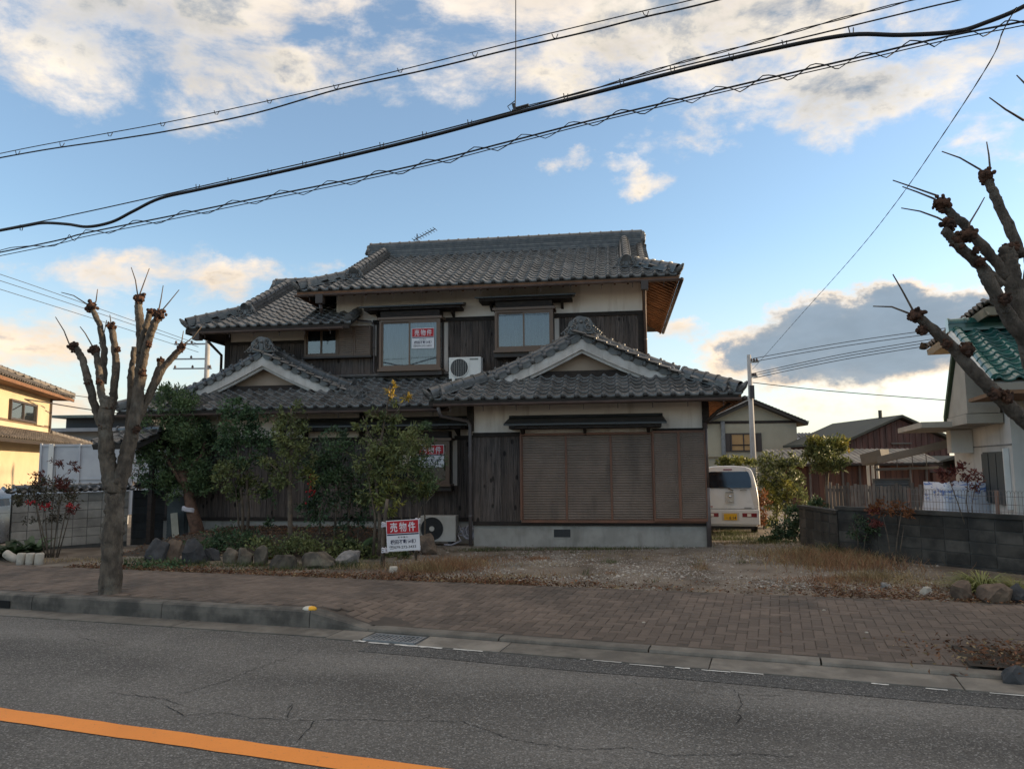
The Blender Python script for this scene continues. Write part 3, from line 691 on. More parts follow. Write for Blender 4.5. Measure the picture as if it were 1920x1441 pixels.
# upper main roof
ZU = 6.03; M2 = .5; UX0, UX1, UF, UB = -9.4, -.25, 1.4, 8.4; RYU = 4.9; UD = .95; RUN = RYU - UF
uproof = roof_part('upper_roof', 'main hip-and-gable roof of grey tiles with a tall ridge')
Wd_ = UX1 - UX0
slope(uproof, (UX0, UF, ZU), (1, 0, 0), (0, 1, 0), M2, [[(0, 0), (Wd_, 0), (Wd_ - UD, UD), (UD, UD)], [(UD - .25, UD), (Wd_ - UD + .25, UD), (Wd_ - UD + .25, RUN), (UD - .25, RUN)]], tol=.08)
slope(uproof, (UX1, UB, ZU), (-1, 0, 0), (0, -1, 0), M2, [[(0, 0), (Wd_, 0), (Wd_ - UD, UD), (UD, UD)], [(UD - .25, UD), (Wd_ - UD + .25, UD), (Wd_ - UD + .25, RUN), (UD - .25, RUN)]], tol=.08)
slope(uproof, (UX1, UF, ZU), (0, 1, 0), (-1, 0, 0), M2, [[(0, 0), (UB - UF, 0), (UB - UF - UD, UD), (UD, UD)]])
slope(uproof, (UX0, UB, ZU), (0, -1, 0), (1, 0, 0), M2, [[(0, 0), (UB - UF, 0), (UB - UF - UD, UD), (UD, UD)]])
upr = MB(); up_orn = MB(); upr.part = up_orn.part = uproof
zr = ZU + M2 * RUN + .03
ridge(upr, (UX0 + UD - .3, RYU, zr - .05), (UX1 - UD + .3, RYU, zr - .05), .42, .40, 7, .095, .29)
oni(up_orn, (UX1 - UD + .33, RYU, zr + .1), (1, 0, 0), .46, .8); oni(up_orn, (UX0 + UD - .33, RYU, zr + .1), (-1, 0, 0), .46, .8)
for k, xe in ((1, UX0), (-1, UX1)):
    for (ys_, yd) in ((UF, 1), (UB, -1)):
        kx = xe + k * (UD + .2)
        a = V(kx, ys_ + yd * (UD - .12), ZU + M2 * (UD - .12) + .05); b = V(kx, ys_ + yd * (RUN - .15), ZU + M2 * (RUN - .15) + .05)
        ridge(upr, a, b, .3, .22, 5, .085); oni(up_orn, a + V(0, -yd * .03, .04), (0, -yd, 0), .42)
        corner(upr, up_orn, (xe + k * UD, ys_ + yd * UD, ZU + M2 * UD + .05), (xe + k * .03, ys_ + yd * .03, ZU + .07), None, .13)
        # verge roll
        arc_caps(upr, (xe + k * (UD - .2), ys_ + yd * UD, ZU + M2 * UD + .07), (xe + k * (UD - .2), ys_ + yd * RUN, ZU + M2 * RUN + .07), .085)
# upper wing roof
ZW = 5.2; WX0, WX1 = -12.3, -8.7; WD = .95
wroof = roof_part('wing_roof', 'lower hip-and-gable roof over the side wing')
slope(wroof, (WX0, UF, ZW), (1, 0, 0), (0, 1, 0), M2, [[(0, 0), (4.25, 0), (4.25, .74), (.74, .74)], [(.74, .74), (3.6, .74), (3.6, WD), (WD, WD)], [(WD - .25, WD), (3.6, WD), (3.6, RUN), (WD - .25, RUN)]], tol=.08)
slope(wroof, (WX1, UB, ZW), (-1, 0, 0), (0, -1, 0), M2, [[(0, 0), (3.6, 0), (3.6 - WD, WD), (0, WD)], [(0, WD), (3.6 - WD + .25, WD), (3.6 - WD + .25, RUN), (0, RUN)]], tol=.08)
slope(wroof, (WX0, UB, ZW), (0, -1, 0), (1, 0, 0), M2, [[(0, 0), (UB - UF, 0), (UB - UF - WD, WD), (WD, WD)]])
wr = MB(); w_orn = MB(); wr.part = w_orn.part = wroof; zw = ZW + M2 * RUN + .03
ridge(wr, (WX0 + WD - .3, RYU, zw - .05), (WX1, RYU, zw - .05), .38, .30, 6, .095, .29); oni(w_orn, (WX0 + WD - .33, RYU, zw + .04), (-1, 0, 0), .44, .8)
for (ys_, yd) in ((UF, 1), (UB, -1)):
    kx = WX0 + WD + .2; a = V(kx, ys_ + yd * (WD - .12), ZW + M2 * (WD - .12) + .05); b = V(kx, ys_ + yd * (RUN - .15), ZW + M2 * (RUN - .15) + .05)
    ridge(wr, a, b, .3, .24, 5, .085); oni(w_orn, a + V(0, -yd * .03, .04), (0, -yd, 0), .44)
    corner(wr, w_orn, (WX0 + WD, ys_ + yd * WD, ZW + M2 * WD + .05), (WX0 + .03, ys_ + yd * .03, ZW + .07), None, .14)
    arc_caps(wr, (WX0 + WD - .2, ys_ + yd * WD, ZW + M2 * WD + .07), (WX0 + WD - .2, ys_ + yd * RUN, ZW + M2 * RUN + .07), .085)
ridge(wr, (-8.10, UF + .05, ZW + .07), (-8.10, UF + .78, ZW + .07 + M2 * .73), .2, .06, 2, .08)
# left pent roof at the back corner
proof = roof_part('rear_pent_roof')
slope(proof, (-12.9, 7.6, 4.35), (0, -1, 0), (1, 0, 0), M1, [[(0, 0), (2.6, 0), (2.6, 1.2), (0, 1.2)]])
# tiles become objects or one field per roof
def tdist(T):
    part, M, e = T; p = M.translation; w = hp(p.x, p.y, p.z); n = V(M[0][2], M[1][2], M[2][2]); toc = (hp(0, 0, 0) * 0 + CP - w)
    nw = hp(n.x, n.y, n.z) - HO; f = nw.dot(toc.normalized())
    return w.y if f > .02 else 99 + w.y
tord = sorted(range(len(TILES)), key=lambda i: tdist(TILES[i])); near = set(tord[:300]); fields = {}
for i, (part, M, e) in enumerate(TILES):
    M = M @ Matrix.Rotation(random.uniform(-.007, .007), 4, 'Z') @ Matrix.Translation((0, 0, random.uniform(-.002, .002)))
    if i in near: o = obj('roof_tile', TM_EAVE if e else TM_MID, part); o.matrix_local = M
    else:
        mbf = fields.setdefault(part.name, MB()); src = T_EAVE if e else T_MID; mbf.add([M @ V(*p) for p in src.v], src.f)
for part in (lowroof, uproof, wroof, proof):
    if part.name in fields:
        o = fields[part.name].build('roof_tile_field', TILE, part, kind='stuff'); o.data.polygons.foreach_set('use_smooth', [len(p.vertices) == 4 for p in o.data.polygons])
    part_deck[part.name].build('roof_deck', DECK, part)
lowridge.build('verge_tiles', RIDGE, lowroof, kind='stuff')
upr.build('verge_tiles', RIDGE, uproof, kind='stuff'); wr.build('verge_tiles', RIDGE, wroof, kind='stuff')

# ---- gable faces with plastered bargeboards
def gable_face(part, cx, half, yv, dd, zpk):
    a = ZE + M1 * dd; xr = half - dd; mb = MB()
    def line(off, xx): return zpk - off - M1 * xx
    th = .195; lowx = xr * .97
    for k in (-1, 1):
        # bargeboard: deep plastered board, gently curved, with a stepped inner moulding
        def cur(x): return zpk - M1 * x - SAG * math.sin(math.pi * min(1, x / xr))
        fr = [i / 10 for i in range(11)]; xl = lowx - .62; xl2 = lowx - .80
        o = [(lowx * f, cur(lowx * f) - .02) for f in fr] + [(lowx - .30, cur(lowx - .30) - .14)] + [(xl * f, cur(xl * f) - th - .03 - .02 * (1 - f)) for f in reversed(fr)]
        mb.ext([V(cx + k * x, yv - .02, z) for x, z in o], V(0, .10, 0))
        o = [(xl * f, cur(xl * f) - th - .028 - .02 * (1 - f)) for f in fr] + [(xl2 * f, cur(xl2 * f) - th - .10 - .02 * (1 - f)) for f in reversed(fr)]
        mb.ext([V(cx + k * x, yv + .04, z) for x, z in o], V(0, .08, 0))
    mb.build('bargeboard', HAFU, part)
    mb = MB(); mb.ext([(cx - xr, yv + .30, a - .05), (cx + xr, yv + .30, a - .05), (cx, yv + .30, zpk - .05)], V(0, .08, 0)); mb.build('gable_wall', mat('shaded_gable_plaster', (.46, .345, .26), .9, (.36, .26, .19), 1.5, .5), part)  # shadow in the gable painted into the darker tan plaster colour
    zb = ZE + M1 * (dd + .3); mb = MB()
    mb.box(cx - .98, cx + .98, yv + .14, yv + .29, zb + .02, zb + .12); mb.box(cx - 1.5, cx + 1.5, yv + .1, yv + .29, zb - .1, zb + .02)
    for k in (-1, 1): mb.bar((cx + k * .8, yv + .2, zb + .1), (cx + k * (xr - .1), yv + .2, a + .0), .14, .09)
    mb.build('gable_beam', BEAM, part)
    # closed underside of the verge
    mb = MB()
    for k in (-1, 1): mb.ext([(cx, yv, zpk - .03), (cx + k * xr, yv, a - .03), (cx + k * xr, yv + .5, a - .03), (cx, yv + .5, zpk - .03)], V(0, 0, .03))
    mb.build('verge_soffit', BEAM, part)
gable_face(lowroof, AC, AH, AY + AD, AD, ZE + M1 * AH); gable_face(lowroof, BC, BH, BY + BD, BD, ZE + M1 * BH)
for (part, xg, k, ze, zt) in ((uproof, UX1 - UD - .1, -1, ZU + M2 * UD, ZU + M2 * RUN), (uproof, UX0 + UD + .1, 1, ZU + M2 * UD, ZU + M2 * RUN), (wroof, WX0 + WD + .1, 1, ZW + M2 * WD, ZW + M2 * RUN)):
    mb = MB(); mb.ext([(xg, UF + UD, ze - .03), (xg, UB - UD, ze - .03), (xg, RYU, zt - .03)], V(k * .08, 0, 0)); mb.build('gable_wall', PLASTER, part)

# ---- walls
def planks(parent, x0, x1, y, z0, z1, w=.152, holes=(), t=.022):
    """vertical cedar boards, each its own piece, cut round openings"""
    n = max(1, round((x1 - x0) / w)); w = (x1 - x0) / n
    for i in range(n):
        a = x0 + i * w + .003; b = x0 + (i + 1) * w - .003; spans = [(z0, z1)]
        for (hx0, hx1, hz0, hz1) in holes:
            if b > hx0 + .01 and a < hx1 - .01:
                ns = []
                for (p, q) in spans:
                    if hz0 > p: ns.append((p, min(q, hz0)))
                    if hz1 < q: ns.append((max(p, hz1), q))
                spans = [s_ for s_ in ns if s_[1] - s_[0] > .02]
        for (p, q) in spans:
            d = random.uniform(0, .008); mb = MB(); mb.box(a, b, y - t - d, y - .001, p, q); mb.build('plank', PLANK, parent)
walls = bpy.data.objects.new('wall', None); col.objects.link(walls); walls.parent = house
GY = 1.15          # plane of the left ground-floor wall
def wbox(name, m, *a, parent=walls):
    mb = MB(); mb.box(*a); return mb.build(name, m, parent)
wbox('wall_core', PLASTER, -4.73, 0, 0, 7.6, .5, 3.35); wbox('wall_core', PLASTER, -12.5, -4.731, GY, 7.6, .5, 3.35)
wbox('wall_core', PLASTER, -8.7, -1.05, UY, 7.6, 3.3, 6.35); wbox('wall_core', PLASTER, -11.66, -8.701, UY, 7.6, 3.3, 5.5)
wbox('foundation', FOUND, -4.74, .012, -.015, 7.62, -.2, .53); wbox('foundation', FOUND, -12.52, -4.741, GY - .015, 7.62, -.2, .53)
wbox('foundation_vent', BLACKP, -3.06, -2.72, -.021, .01, .30, .46)
mb = MB(); mb.box(-3.08, -2.70, -.026, -.016, .28, .30); mb.build('vent_sill', FOUND, walls)
# ground floor front, right block
wbox('sill_beam', BEAM, -4.75, .02, -.05, -.002, .535, .62)
planks(walls, -4.73, -3.74, 0, .62, 2.38); wbox('head_beam', BEAM, -4.75, -3.74, -.06, -.002, 2.38, 2.47); wbox('head_beam', BEAM, -1.0, .02, -.065, -.002, 2.44, 2.50)
wbox('corner_bracket', BEAM, -4.86, -4.732, -.12, .1, 2.62, 3.05); wbox('corner_bracket', BEAM, .002, .13, -.12, .1, 2.60, 3.05)
wbox('corner_bracket', BEAM, -4.82, -4.732, -.11, .09, 2.5, 2.62); wbox('corner_bracket', BEAM, .002, .09, -.11, .09, 2.48, 2.60)
planks_side = bpy.data.objects.new('side_wall', None); col.objects.link(planks_side); planks_side.parent = house
mb = MB(); mb.box(-4.76, -4.732, .0, GY, .62, 2.4); mb.build('side_boarding', PLANK, planks_side); mb = MB(); mb.box(.002, .03, 0, 7.6, .62, 2.4); mb.build('side_boarding', PLANK, planks_side)
# ground floor, left block
bayG = (-7.35, -5.45, 1.38, 2.36)
planks(walls, -12.5, -4.735, GY, .62, 2.36, holes=[(bayG[0] - .05, bayG[1] + .05, bayG[2] - .05, 2.6)])
wbox('sill_beam', BEAM, -12.52, -4.78, GY - .05, GY - .002, .535, .62); wbox('head_beam', BEAM, -12.52, -7.42, GY - .055, GY - .002, 2.36, 2.46); wbox('head_beam', BEAM, -5.4, -4.78, GY - .055, GY - .002, 2.36, 2.46)
for x in (-12.45, -9.55, -7.6): wbox('post', BEAM, x - .06, x + .06, GY - .06, GY - .002, 2.46, 3.1)
# upper floor front
w1 = (-7.42, -5.90, 4.10, 5.36); w2 = (-4.56, -3.16, 4.48, 5.50); w3 = (-9.48, -7.72, 4.52, 5.27)
planks(walls, -8.7, -1.06, UY, 3.75, 5.32, holes=[(w1[0], w1[1], w1[2] - .02, 5.6), (w2[0], w2[1], w2[2] - .02, 5.6), (w3[0], w3[1], w3[2], 5.6)])
planks(walls, -11.66, -8.7, UY, 3.75, 4.90, holes=[(w3[0], w3[1], w3[2], 5.6)])
for a, b in ((-7.72, -7.42), (-5.9, -4.56), (-3.16, -1.04)): wbox('head_beam', BEAM, a, b, UY - .055, UY - .002, 5.32, 5.42)
wbox('head_beam', BEAM, -11.68, -9.48, UY - .055, UY - .002, 4.90, 4.98)
for x, z in ((-11.6, 5.2), (-1.11, 6.05)): wbox('corner_post', BEAM, x - .05, x + .06, UY - .045, UY - .003, 3.7, z if x < -5 else 5.32)
wbox('corner_board', BEAM, -1.048, -1.01, UY - .05, 7.6, 3.7, 5.35)
mb = MB(); mb.box(-11.7, -11.662, UY, 7.6, 3.3, 4.95); mb.build('side_boarding', PLANK, planks_side)
# plates and soffits: rafters
def rafters(parent, n, p0, p1, q0, q1, w=.045, h=.07):
    """rafters under an eave, those near a corner cut short by the hip"""
    mb = MB(); P0, P1 = V(*p0), V(*p1); L = (P1 - P0).length
    for i in range(n):
        f = (i + .5) / n; a = P0.lerp(P1, f); b = V(*q0).lerp(V(*q1), f); run = (b - a).length; k = min(1, max(.05, min(f * L + .05, (1 - f) * L + .05) / run)); mb.bar(a, a.lerp(b, k), w, h)
    return mb.build('rafters', RAFTER, parent, kind='stuff')
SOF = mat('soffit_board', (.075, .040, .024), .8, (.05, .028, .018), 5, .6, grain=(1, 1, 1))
def soffit(parent, pts):
    mb = MB(); mb.ext(pts, V(0, 0, -.012)); return mb.build('soffit', SOF, parent)
dz = -.075
# right eave of the upper roof
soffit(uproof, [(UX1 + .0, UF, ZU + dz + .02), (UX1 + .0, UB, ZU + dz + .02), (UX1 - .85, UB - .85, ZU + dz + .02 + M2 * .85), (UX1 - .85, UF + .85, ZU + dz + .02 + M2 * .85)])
rafters(uproof, 24, (UX1 - .01, UF + .1, ZU + dz - .03), (UX1 - .01, UB - .1, ZU + dz - .03), (UX1 - .85, UF + .1, ZU + dz - .03 + M2 * .84), (UX1 - .85, UB - .1, ZU + dz - .03 + M2 * .84))
mb = MB(); mb.bar((UX1 - .02, UF - .02, ZU - .05), (UX1 - .02, UB + .02, ZU - .05), .05, .13); mb.bar((UX0, UF + .0, ZU - .06), (UX1, UF, ZU - .06), .04, .10); mb.bar((UX0 + .02, UF, ZU - .05), (UX0 + .02, UB, ZU - .05), .05, .13); mb.build('fascia', RAFTER, uproof)
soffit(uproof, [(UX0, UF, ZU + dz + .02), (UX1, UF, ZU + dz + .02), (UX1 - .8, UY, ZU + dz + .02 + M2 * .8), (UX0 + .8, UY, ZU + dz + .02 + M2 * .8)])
rafters(uproof, 30, (UX0 + .1, UF + .02, ZU + dz - .03), (UX1 - .1, UF + .02, ZU + dz - .03), (UX0 + .1, UY, ZU + dz - .03 + M2 * .78), (UX1 - .1, UY, ZU + dz - .03 + M2 * .78))
soffit(wroof, [(WX0, UF, ZW + dz + .02), (-8.05, UF, ZW + dz + .02), (-8.05, UY, ZW + dz + .02 + M2 * .8), (WX0 + .8, UY, ZW + dz + .02 + M2 * .8)])
mb = MB(); mb.bar((WX0, UF, ZW - .06), (-8.05, UF, ZW - .06), .04, .10); mb.bar((WX0 + .02, UF, ZW - .05), (WX0 + .02, UB, ZW - .05), .05, .13); mb.build('fascia', BEAM, wroof)
# lower right eave
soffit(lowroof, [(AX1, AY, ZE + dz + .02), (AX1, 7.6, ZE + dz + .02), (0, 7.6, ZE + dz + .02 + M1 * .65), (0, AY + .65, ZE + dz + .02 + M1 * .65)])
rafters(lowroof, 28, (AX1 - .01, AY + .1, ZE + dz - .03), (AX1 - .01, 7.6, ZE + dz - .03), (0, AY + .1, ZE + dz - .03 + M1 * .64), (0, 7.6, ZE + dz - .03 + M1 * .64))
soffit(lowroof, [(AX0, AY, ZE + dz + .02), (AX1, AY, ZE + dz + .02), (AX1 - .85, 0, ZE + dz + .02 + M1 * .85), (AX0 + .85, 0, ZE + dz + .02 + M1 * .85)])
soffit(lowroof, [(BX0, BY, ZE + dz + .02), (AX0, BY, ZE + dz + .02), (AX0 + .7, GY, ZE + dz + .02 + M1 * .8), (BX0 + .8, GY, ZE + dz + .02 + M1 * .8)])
mb = MB(); mb.bar((AX1 - .02, AY - .02, ZE - .05), (AX1 - .02, 7.6, ZE - .05), .05, .12); mb.build('fascia', RAFTER, lowroof)
mb = MB(); mb.bar((AX0, AY, ZE - .06), (AX1, AY, ZE - .06), .04, .09); mb.bar((BX0, BY, ZE - .06), (AX0, BY, ZE - .06), .04, .09); mb.bar((AX0 + .02, AY, ZE - .05), (AX0 + .02, BY, ZE - .05), .04, .1); mb.build('fascia', BEAM, lowroof)

# ---- gutters and downpipes
def gutter(p, q, brackets=7):
    mb = MB(); p, q = V(*p), V(*q); d = (q - p).normalized(); sd = d.cross(V(0, 0, 1)); r = .055; n = 7; vs = []
    for pt in (p, q):
        for rr in (r, r - .008): vs += [pt + sd * (-math.cos(math.pi * j / n) * rr) + V(0, 0, -math.sin(math.pi * j / n) * rr) for j in range(n + 1)]
    w = n + 1; fs = []
    for j in range(n): fs += [(j, j + 1, 2 * w + j + 1, 2 * w + j), (w + j + 1, w + j, 3 * w + j, 3 * w + j + 1)]
    fs += [(0, w, 3 * w, 2 * w), (w - 1, 2 * w - 1, 4 * w - 1, 3 * w - 1), tuple(range(w)), tuple(range(3 * w - 1, 2 * w - 1, -1))]
    mb.add(vs, fs); 
    for pt in (p, q): mb.ball(pt, .012, 6, 4)
    g_ = mb.build('gutter', GUTTER, house); mb = MB(); k = brackets
    for i in range(k):
        c = p.lerp(q, (i + .5) / k); mb.box(c.x - .012, c.x + .012, c.y - .06, c.y + .06, c.z - .066, c.z - .056); mb.bar(c + V(0, .05, -.06), c + V(0, .06, -.15), .012, .012)
    mb.build('gutter_bracket', GUTTER, g_); return g_
gutter((AX0 + .12, AY - .07, ZE - .06), (AX1 + .0, AY - .07, ZE - .045), 9)
gutter((BX0, BY - .07, ZE - .06), (AX0 + .15, BY - .07, ZE - .06), 11)
gutter((UX0 - .02, UF - .07, ZU - .09), (UX1 + .02, UF - .07, ZU - .075), 13)
gutter((WX0 + .2, UF - .07, ZW - .09), (-8.2, UF - .07, ZW - .08), 6)
mb = MB(); mb.tube([(AX1 + .07, AY, ZE - .05), (AX1 + .07, 7.5, ZE - .05)], .05, 8); mb.tube([(UX1 + .07, UF, ZU - .08), (UX1 + .07, UB, ZU - .08)], .05, 8); mb.build('gutter', BRONZED, house, True)
def pipe(pts, r=.035, m=PIPE, name='downpipe'):
    mb = MB(); mb.tube(pts, r, 10); o = mb.build(name, m, house, True); mb = MB(); pts = [V(*p) for p in pts]
    for a, b in zip(pts[:-1], pts[1:]):
        if abs((b - a).normalized().z) > .9:
            for i in range(max(1, int((b - a).length / .9))): c = a.lerp(b, (i + .5) / max(1, int((b - a).length / .9))); mb.tube([c - V(0, 0, .015), c + V(0, 0, .015)], r + .008, 10)
    if mb.v: mb.build('pipe_clip', m, o)
    return o
pipe([(-5.3, AY - .05, ZE - .1), (-5.28, AY + .1, ZE - .28), (-4.85, -.12, 2.72), (-4.79, -.12, 2.62), (-4.79, -.12, .12)], .038)
pipe([(.045, -.1, 2.6), (.045, -.1, 1.3)], .04, GUTTER); pipe([(.045, -.1, 1.3), (.045, -.1, .14)], .048, PIPE)
pipe([(AX1 - .1, -.2, ZE - .09), (.3, -.15, ZE - .25), (.045, -.1, 2.6)], .035, BRONZED, 'downpipe')
pipe([(-1.02, UF, ZU - .12), (-1.02, UF + .1, ZU - .3), (-1.0, UY - .08, ZU - .55), (-1.0, UY - .08, 3.95)], .038, GUTTER)
mb = MB(); mb.box(-1.1, -.94, UF - .12, UF + .04, ZU - .3, ZU - .1); mb.build('gutter_hopper', BRONZED, house)
pipe([(-8.78, UF - .05, ZU - .3), (-8.78, UF + .05, ZW + .30)], .038, GUTTER); mb = MB(); mb.box(-8.87, -8.69, UF - .14, UF + .04, ZU - .32, ZU - .1); mb.build('gutter_hopper', BRONZED, house)
pipe([(-11.75, UF + .1, ZW - .3), (-11.75, UY - .06, ZW - .55), (-11.75, UY - .06, 3.8)], .035, BRONZED); mb = MB(); mb.box(-12.05, -11.87, UF - .12, UF + .06, ZW - .28, ZW - .08); mb.build('gutter_hopper', BRONZED, house)
pipe([(-8.1, UY - .13, 5.42), (-7.75, UY - .13, 5.38), (-7.66, UY - .12, 5.28), (-7.66, UY - .12, 4.12), (-7.6, UY - .12, 4.03), (-7.1, UY - .12, 4.0)], .022, PIPE, 'conduit')

# ---- windows
def frame_rect(mb, x0, x1, z0, z1, y0, y1, w):
    mb.box(x0, x1, y0, y1, z1 - w, z1); mb.box(x0, x1, y0, y1, z0, z0 + w); mb.box(x0, x0 + w, y0, y1, z0 + w, z1 - w); mb.box(x1 - w, x1, y0, y1, z0 + w, z1 - w)
def curtain(parent, x0, x1, z0, z1, y, m=None, amp=.018, per=.085):
    mb = MB(); n = max(8, int((x1 - x0) / .02)); vs = []
    for i in range(n + 1):
        x = x0 + (x1 - x0) * i / n; d = amp * math.sin(6.283 * x / per + 1.3 * math.sin(x * 5.1)); vs += [(x, y + d, z0), (x, y + d * .6, z1)]
    mb.add(vs, [(2 * i, 2 * i + 2, 2 * i + 3, 2 * i + 1) for i in range(n)]); return mb.build('curtain', m or CURTAIN, parent, True)
def bay_window(x0, x1, z0, z1, yf, yw, curt=True, dark=False):
    """projecting window: box, frame, two sliding panes, side panes, sill"""
    w = bpy.data.objects.new('bay_window', None); col.objects.link(w); w.parent = house
    mb = MB(); frame_rect(mb, x0, x1, z0, z1, yf, yf + .07, .055); mb.build('frame', BRONZE, w)
    mb = MB(); mb.box(x0 - .03, x1 + .03, yf - .03, yw, z0 - .055, z0 - .002); mb.box(x0 - .05, x1 + .05, yf - .04, yw, z1 + .002, z1 + .06); mb.build('sill', BRONZE, w)
    mb = MB(); mb.box(x0 - .03, x1 + .03, yf + .05, yw, z0 - .16, z0 - .057); mb.build('apron', BRONZED, w)
    mb = MB(); mb.box(x0 + .02, x1 - .02, yf + .02, yw, z1 + .062, z1 + .22); mb.build('header', BEAM, w)
    xm = (x0 + x1) / 2; mb = MB()
    frame_rect(mb, x0 + .056, xm + .02, z0 + .056, z1 - .056, yf + .035, yf + .06, .035); frame_rect(mb, xm - .02, x1 - .056, z0 + .056, z1 - .056, yf + .008, yf + .034, .035); mb.build('sash', BRONZE, w)
    for a, b, y in ((x0 + .09, xm - .014, yf + .046), (xm + .014, x1 - .09, yf + .02)):
        mb = MB(); mb.box(a, b, y, y + .006, z0 + .09, z1 - .09); mb.build('pane', GLASS, w)
    for xs in (x0, x1 - .05):     # side faces
        mb = MB(); mb.box(xs, xs + .05, yw - .1, yw, z0, z1); mb.build('side_post', BRONZED, w)
        mb = MB(); mb.box(xs + .02, xs + .026, yf + .071, yw - .101, z0, z1); mb.build('side_pane', GLASS, w)
    mb = MB(); mb.box(x0 + .03, x1 - .03, yw - .004, yw + .02, z0, z1); mb.build('back_panel', ROOM, w)
    if curt:
        c1 = curtain(w, x0 + .09, xm - .01, z0 + .06, z1 - .07, yf + .14); curtain(w, xm + .01, x1 - .08, z0 + .06, z1 - .07, yf + .16)
        mb = MB(); mb.box(x1 - .047, x1 - .042, yf + .1, yw - .12, z0 + .3, z1 - .05); mb.build('blind', CURTAIN, w)
    return w
bay_window(*w1[:2], w1[2] + .02, w1[3] - .03, 1.75, UY); bay_window(*w2[:2], w2[2] + .02, w2[3] - .04, 1.75, UY); bay_window(*bayG[:2], bayG[2], bayG[3] - .02, .80, GY, curt=False)
# louvre profile
def louvres(x0, x1, z0, z1, y, pitch, depth):
    mb = MB(); n = int((z1 - z0) / pitch); pitch = (z1 - z0) / n; vs = []
    for i in range(n):
        z = z0 + i * pitch
        for (yy, zz) in ((0, 0), (-depth, .30), (-depth, .62), (-depth * .2, .84), (0, .86)): vs += [(x0, y + yy, z + zz * pitch), (x1, y + yy, z + zz * pitch)]
    vs += [(x0, y, z1), (x1, y, z1)]; m = len(vs) // 2
    mb.add(vs, [(2 * i, 2 * i + 1, 2 * i + 3, 2 * i + 2) for i in range(m - 1)]); return mb
# window with shutter box, wing
w = bpy.data.objects.new('shuttered_window', None); col.objects.link(w); w.parent = house
mb = MB(); frame_rect(mb, w3[0], -8.60, w3[2], w3[3], UY - .15, UY - .03, .05); mb.build('frame', BRONZE, w)
mb = MB(); mb.box(w3[0] + .04, -8.62, UY - .05, UY - .028, w3[2] + .03, w3[3] - .03); mb.build('back_panel', ROOM, w)
for a, b in ((w3[0] + .08, -9.06), (-9.02, -8.66)):
    mb = MB(); frame_rect(mb, a - .03, b + .03, w3[2] + .052, w3[3] - .052, UY - .12, UY - .09, .035); mb.build('sash', BRONZE, w)
    mb = MB(); mb.box(a, b, UY - .108, UY - .102, w3[2] + .08, w3[3] - .08); mb.build('pane', GLASS, w)
for a, b in ((-8.58, -8.16), (-8.15, -7.73)):
    mb = MB(); frame_rect(mb, a, b, w3[2], w3[3], UY - .20, UY - .15, .03); mb.build('shutter_frame', BRONZE, w)
    louvres(a + .03, b - .03, w3[2] + .03, w3[3] - .03, UY - .165, .052, .018).build('shutter_slats', SHUTTER, w)
mb = MB(); mb.box(-8.59, -7.725, UY - .149, UY - .03, w3[2], w3[3]); mb.build('shutter_box', SHUTTER, w)
mb = MB(); mb.box(w3[0] - .02, -7.70, UY - .21, UY - .025, w3[2] - .05, w3[2] - .002); mb.build('sill', BRONZED, w)
# big shuttered window of the front block
sw = bpy.data.objects.new('shutter_wall', None); col.objects.link(sw); sw.parent = house
xs = [-3.70, -2.78, -1.86, -1.02]; zb_, zt_ = .66, 2.385
mb = MB(); mb.box(-3.72, .02, -.10, -.052, .60, .657); mb.box(-3.73, -1.0, -.13, -.003, 2.39, 2.44); mb.box(-3.74, -3.70, -.13, -.003, .66, 2.388); mb.build('frame', mat('rust_brown_frame', (.19, .085, .05), .55, (.14, .065, .04), 3, .5), sw)
for i in range(3):
    a, b = xs[i], xs[i + 1]
    louvres(a + .022, b - .022, zb_, zt_, -.06, .052, .020).build('shutter', SHUTTER, sw)
    mb = MB(); mb.box(a, a + .022, -.09, -.056, zb_, zt_); mb.box(b - .022, b, -.09, -.056, zb_, zt_); mb.build('stile', MATS['rust_brown_frame'], sw)
mb = MB(); mb.box(-1.0, .0, -.12, -.068, .665, 2.435); mb.build('shutter_box', SHUTTER, sw)
for a, b in ((-1.02, -.50), (-.50, .03)):
    louvres(a + .03, b - .022, .69, 2.41, -.122, .041, .020).build('shutter', SHUTTER, sw)
    mb = MB(); mb.box(a, a + .03, -.155, -.123, .64, 2.45); mb.box(b - .022, b, -.153, -.123, .64, 2.45); mb.build('stile', MATS['rust_brown_frame'], sw)
for z0, z1 in ((.64, .69), (2.41, 2.45)): mb = MB(); mb.box(-1.018, .028, -.158, -.125, z0, z1); mb.build('rail', MATS['rust_brown_frame'], sw)
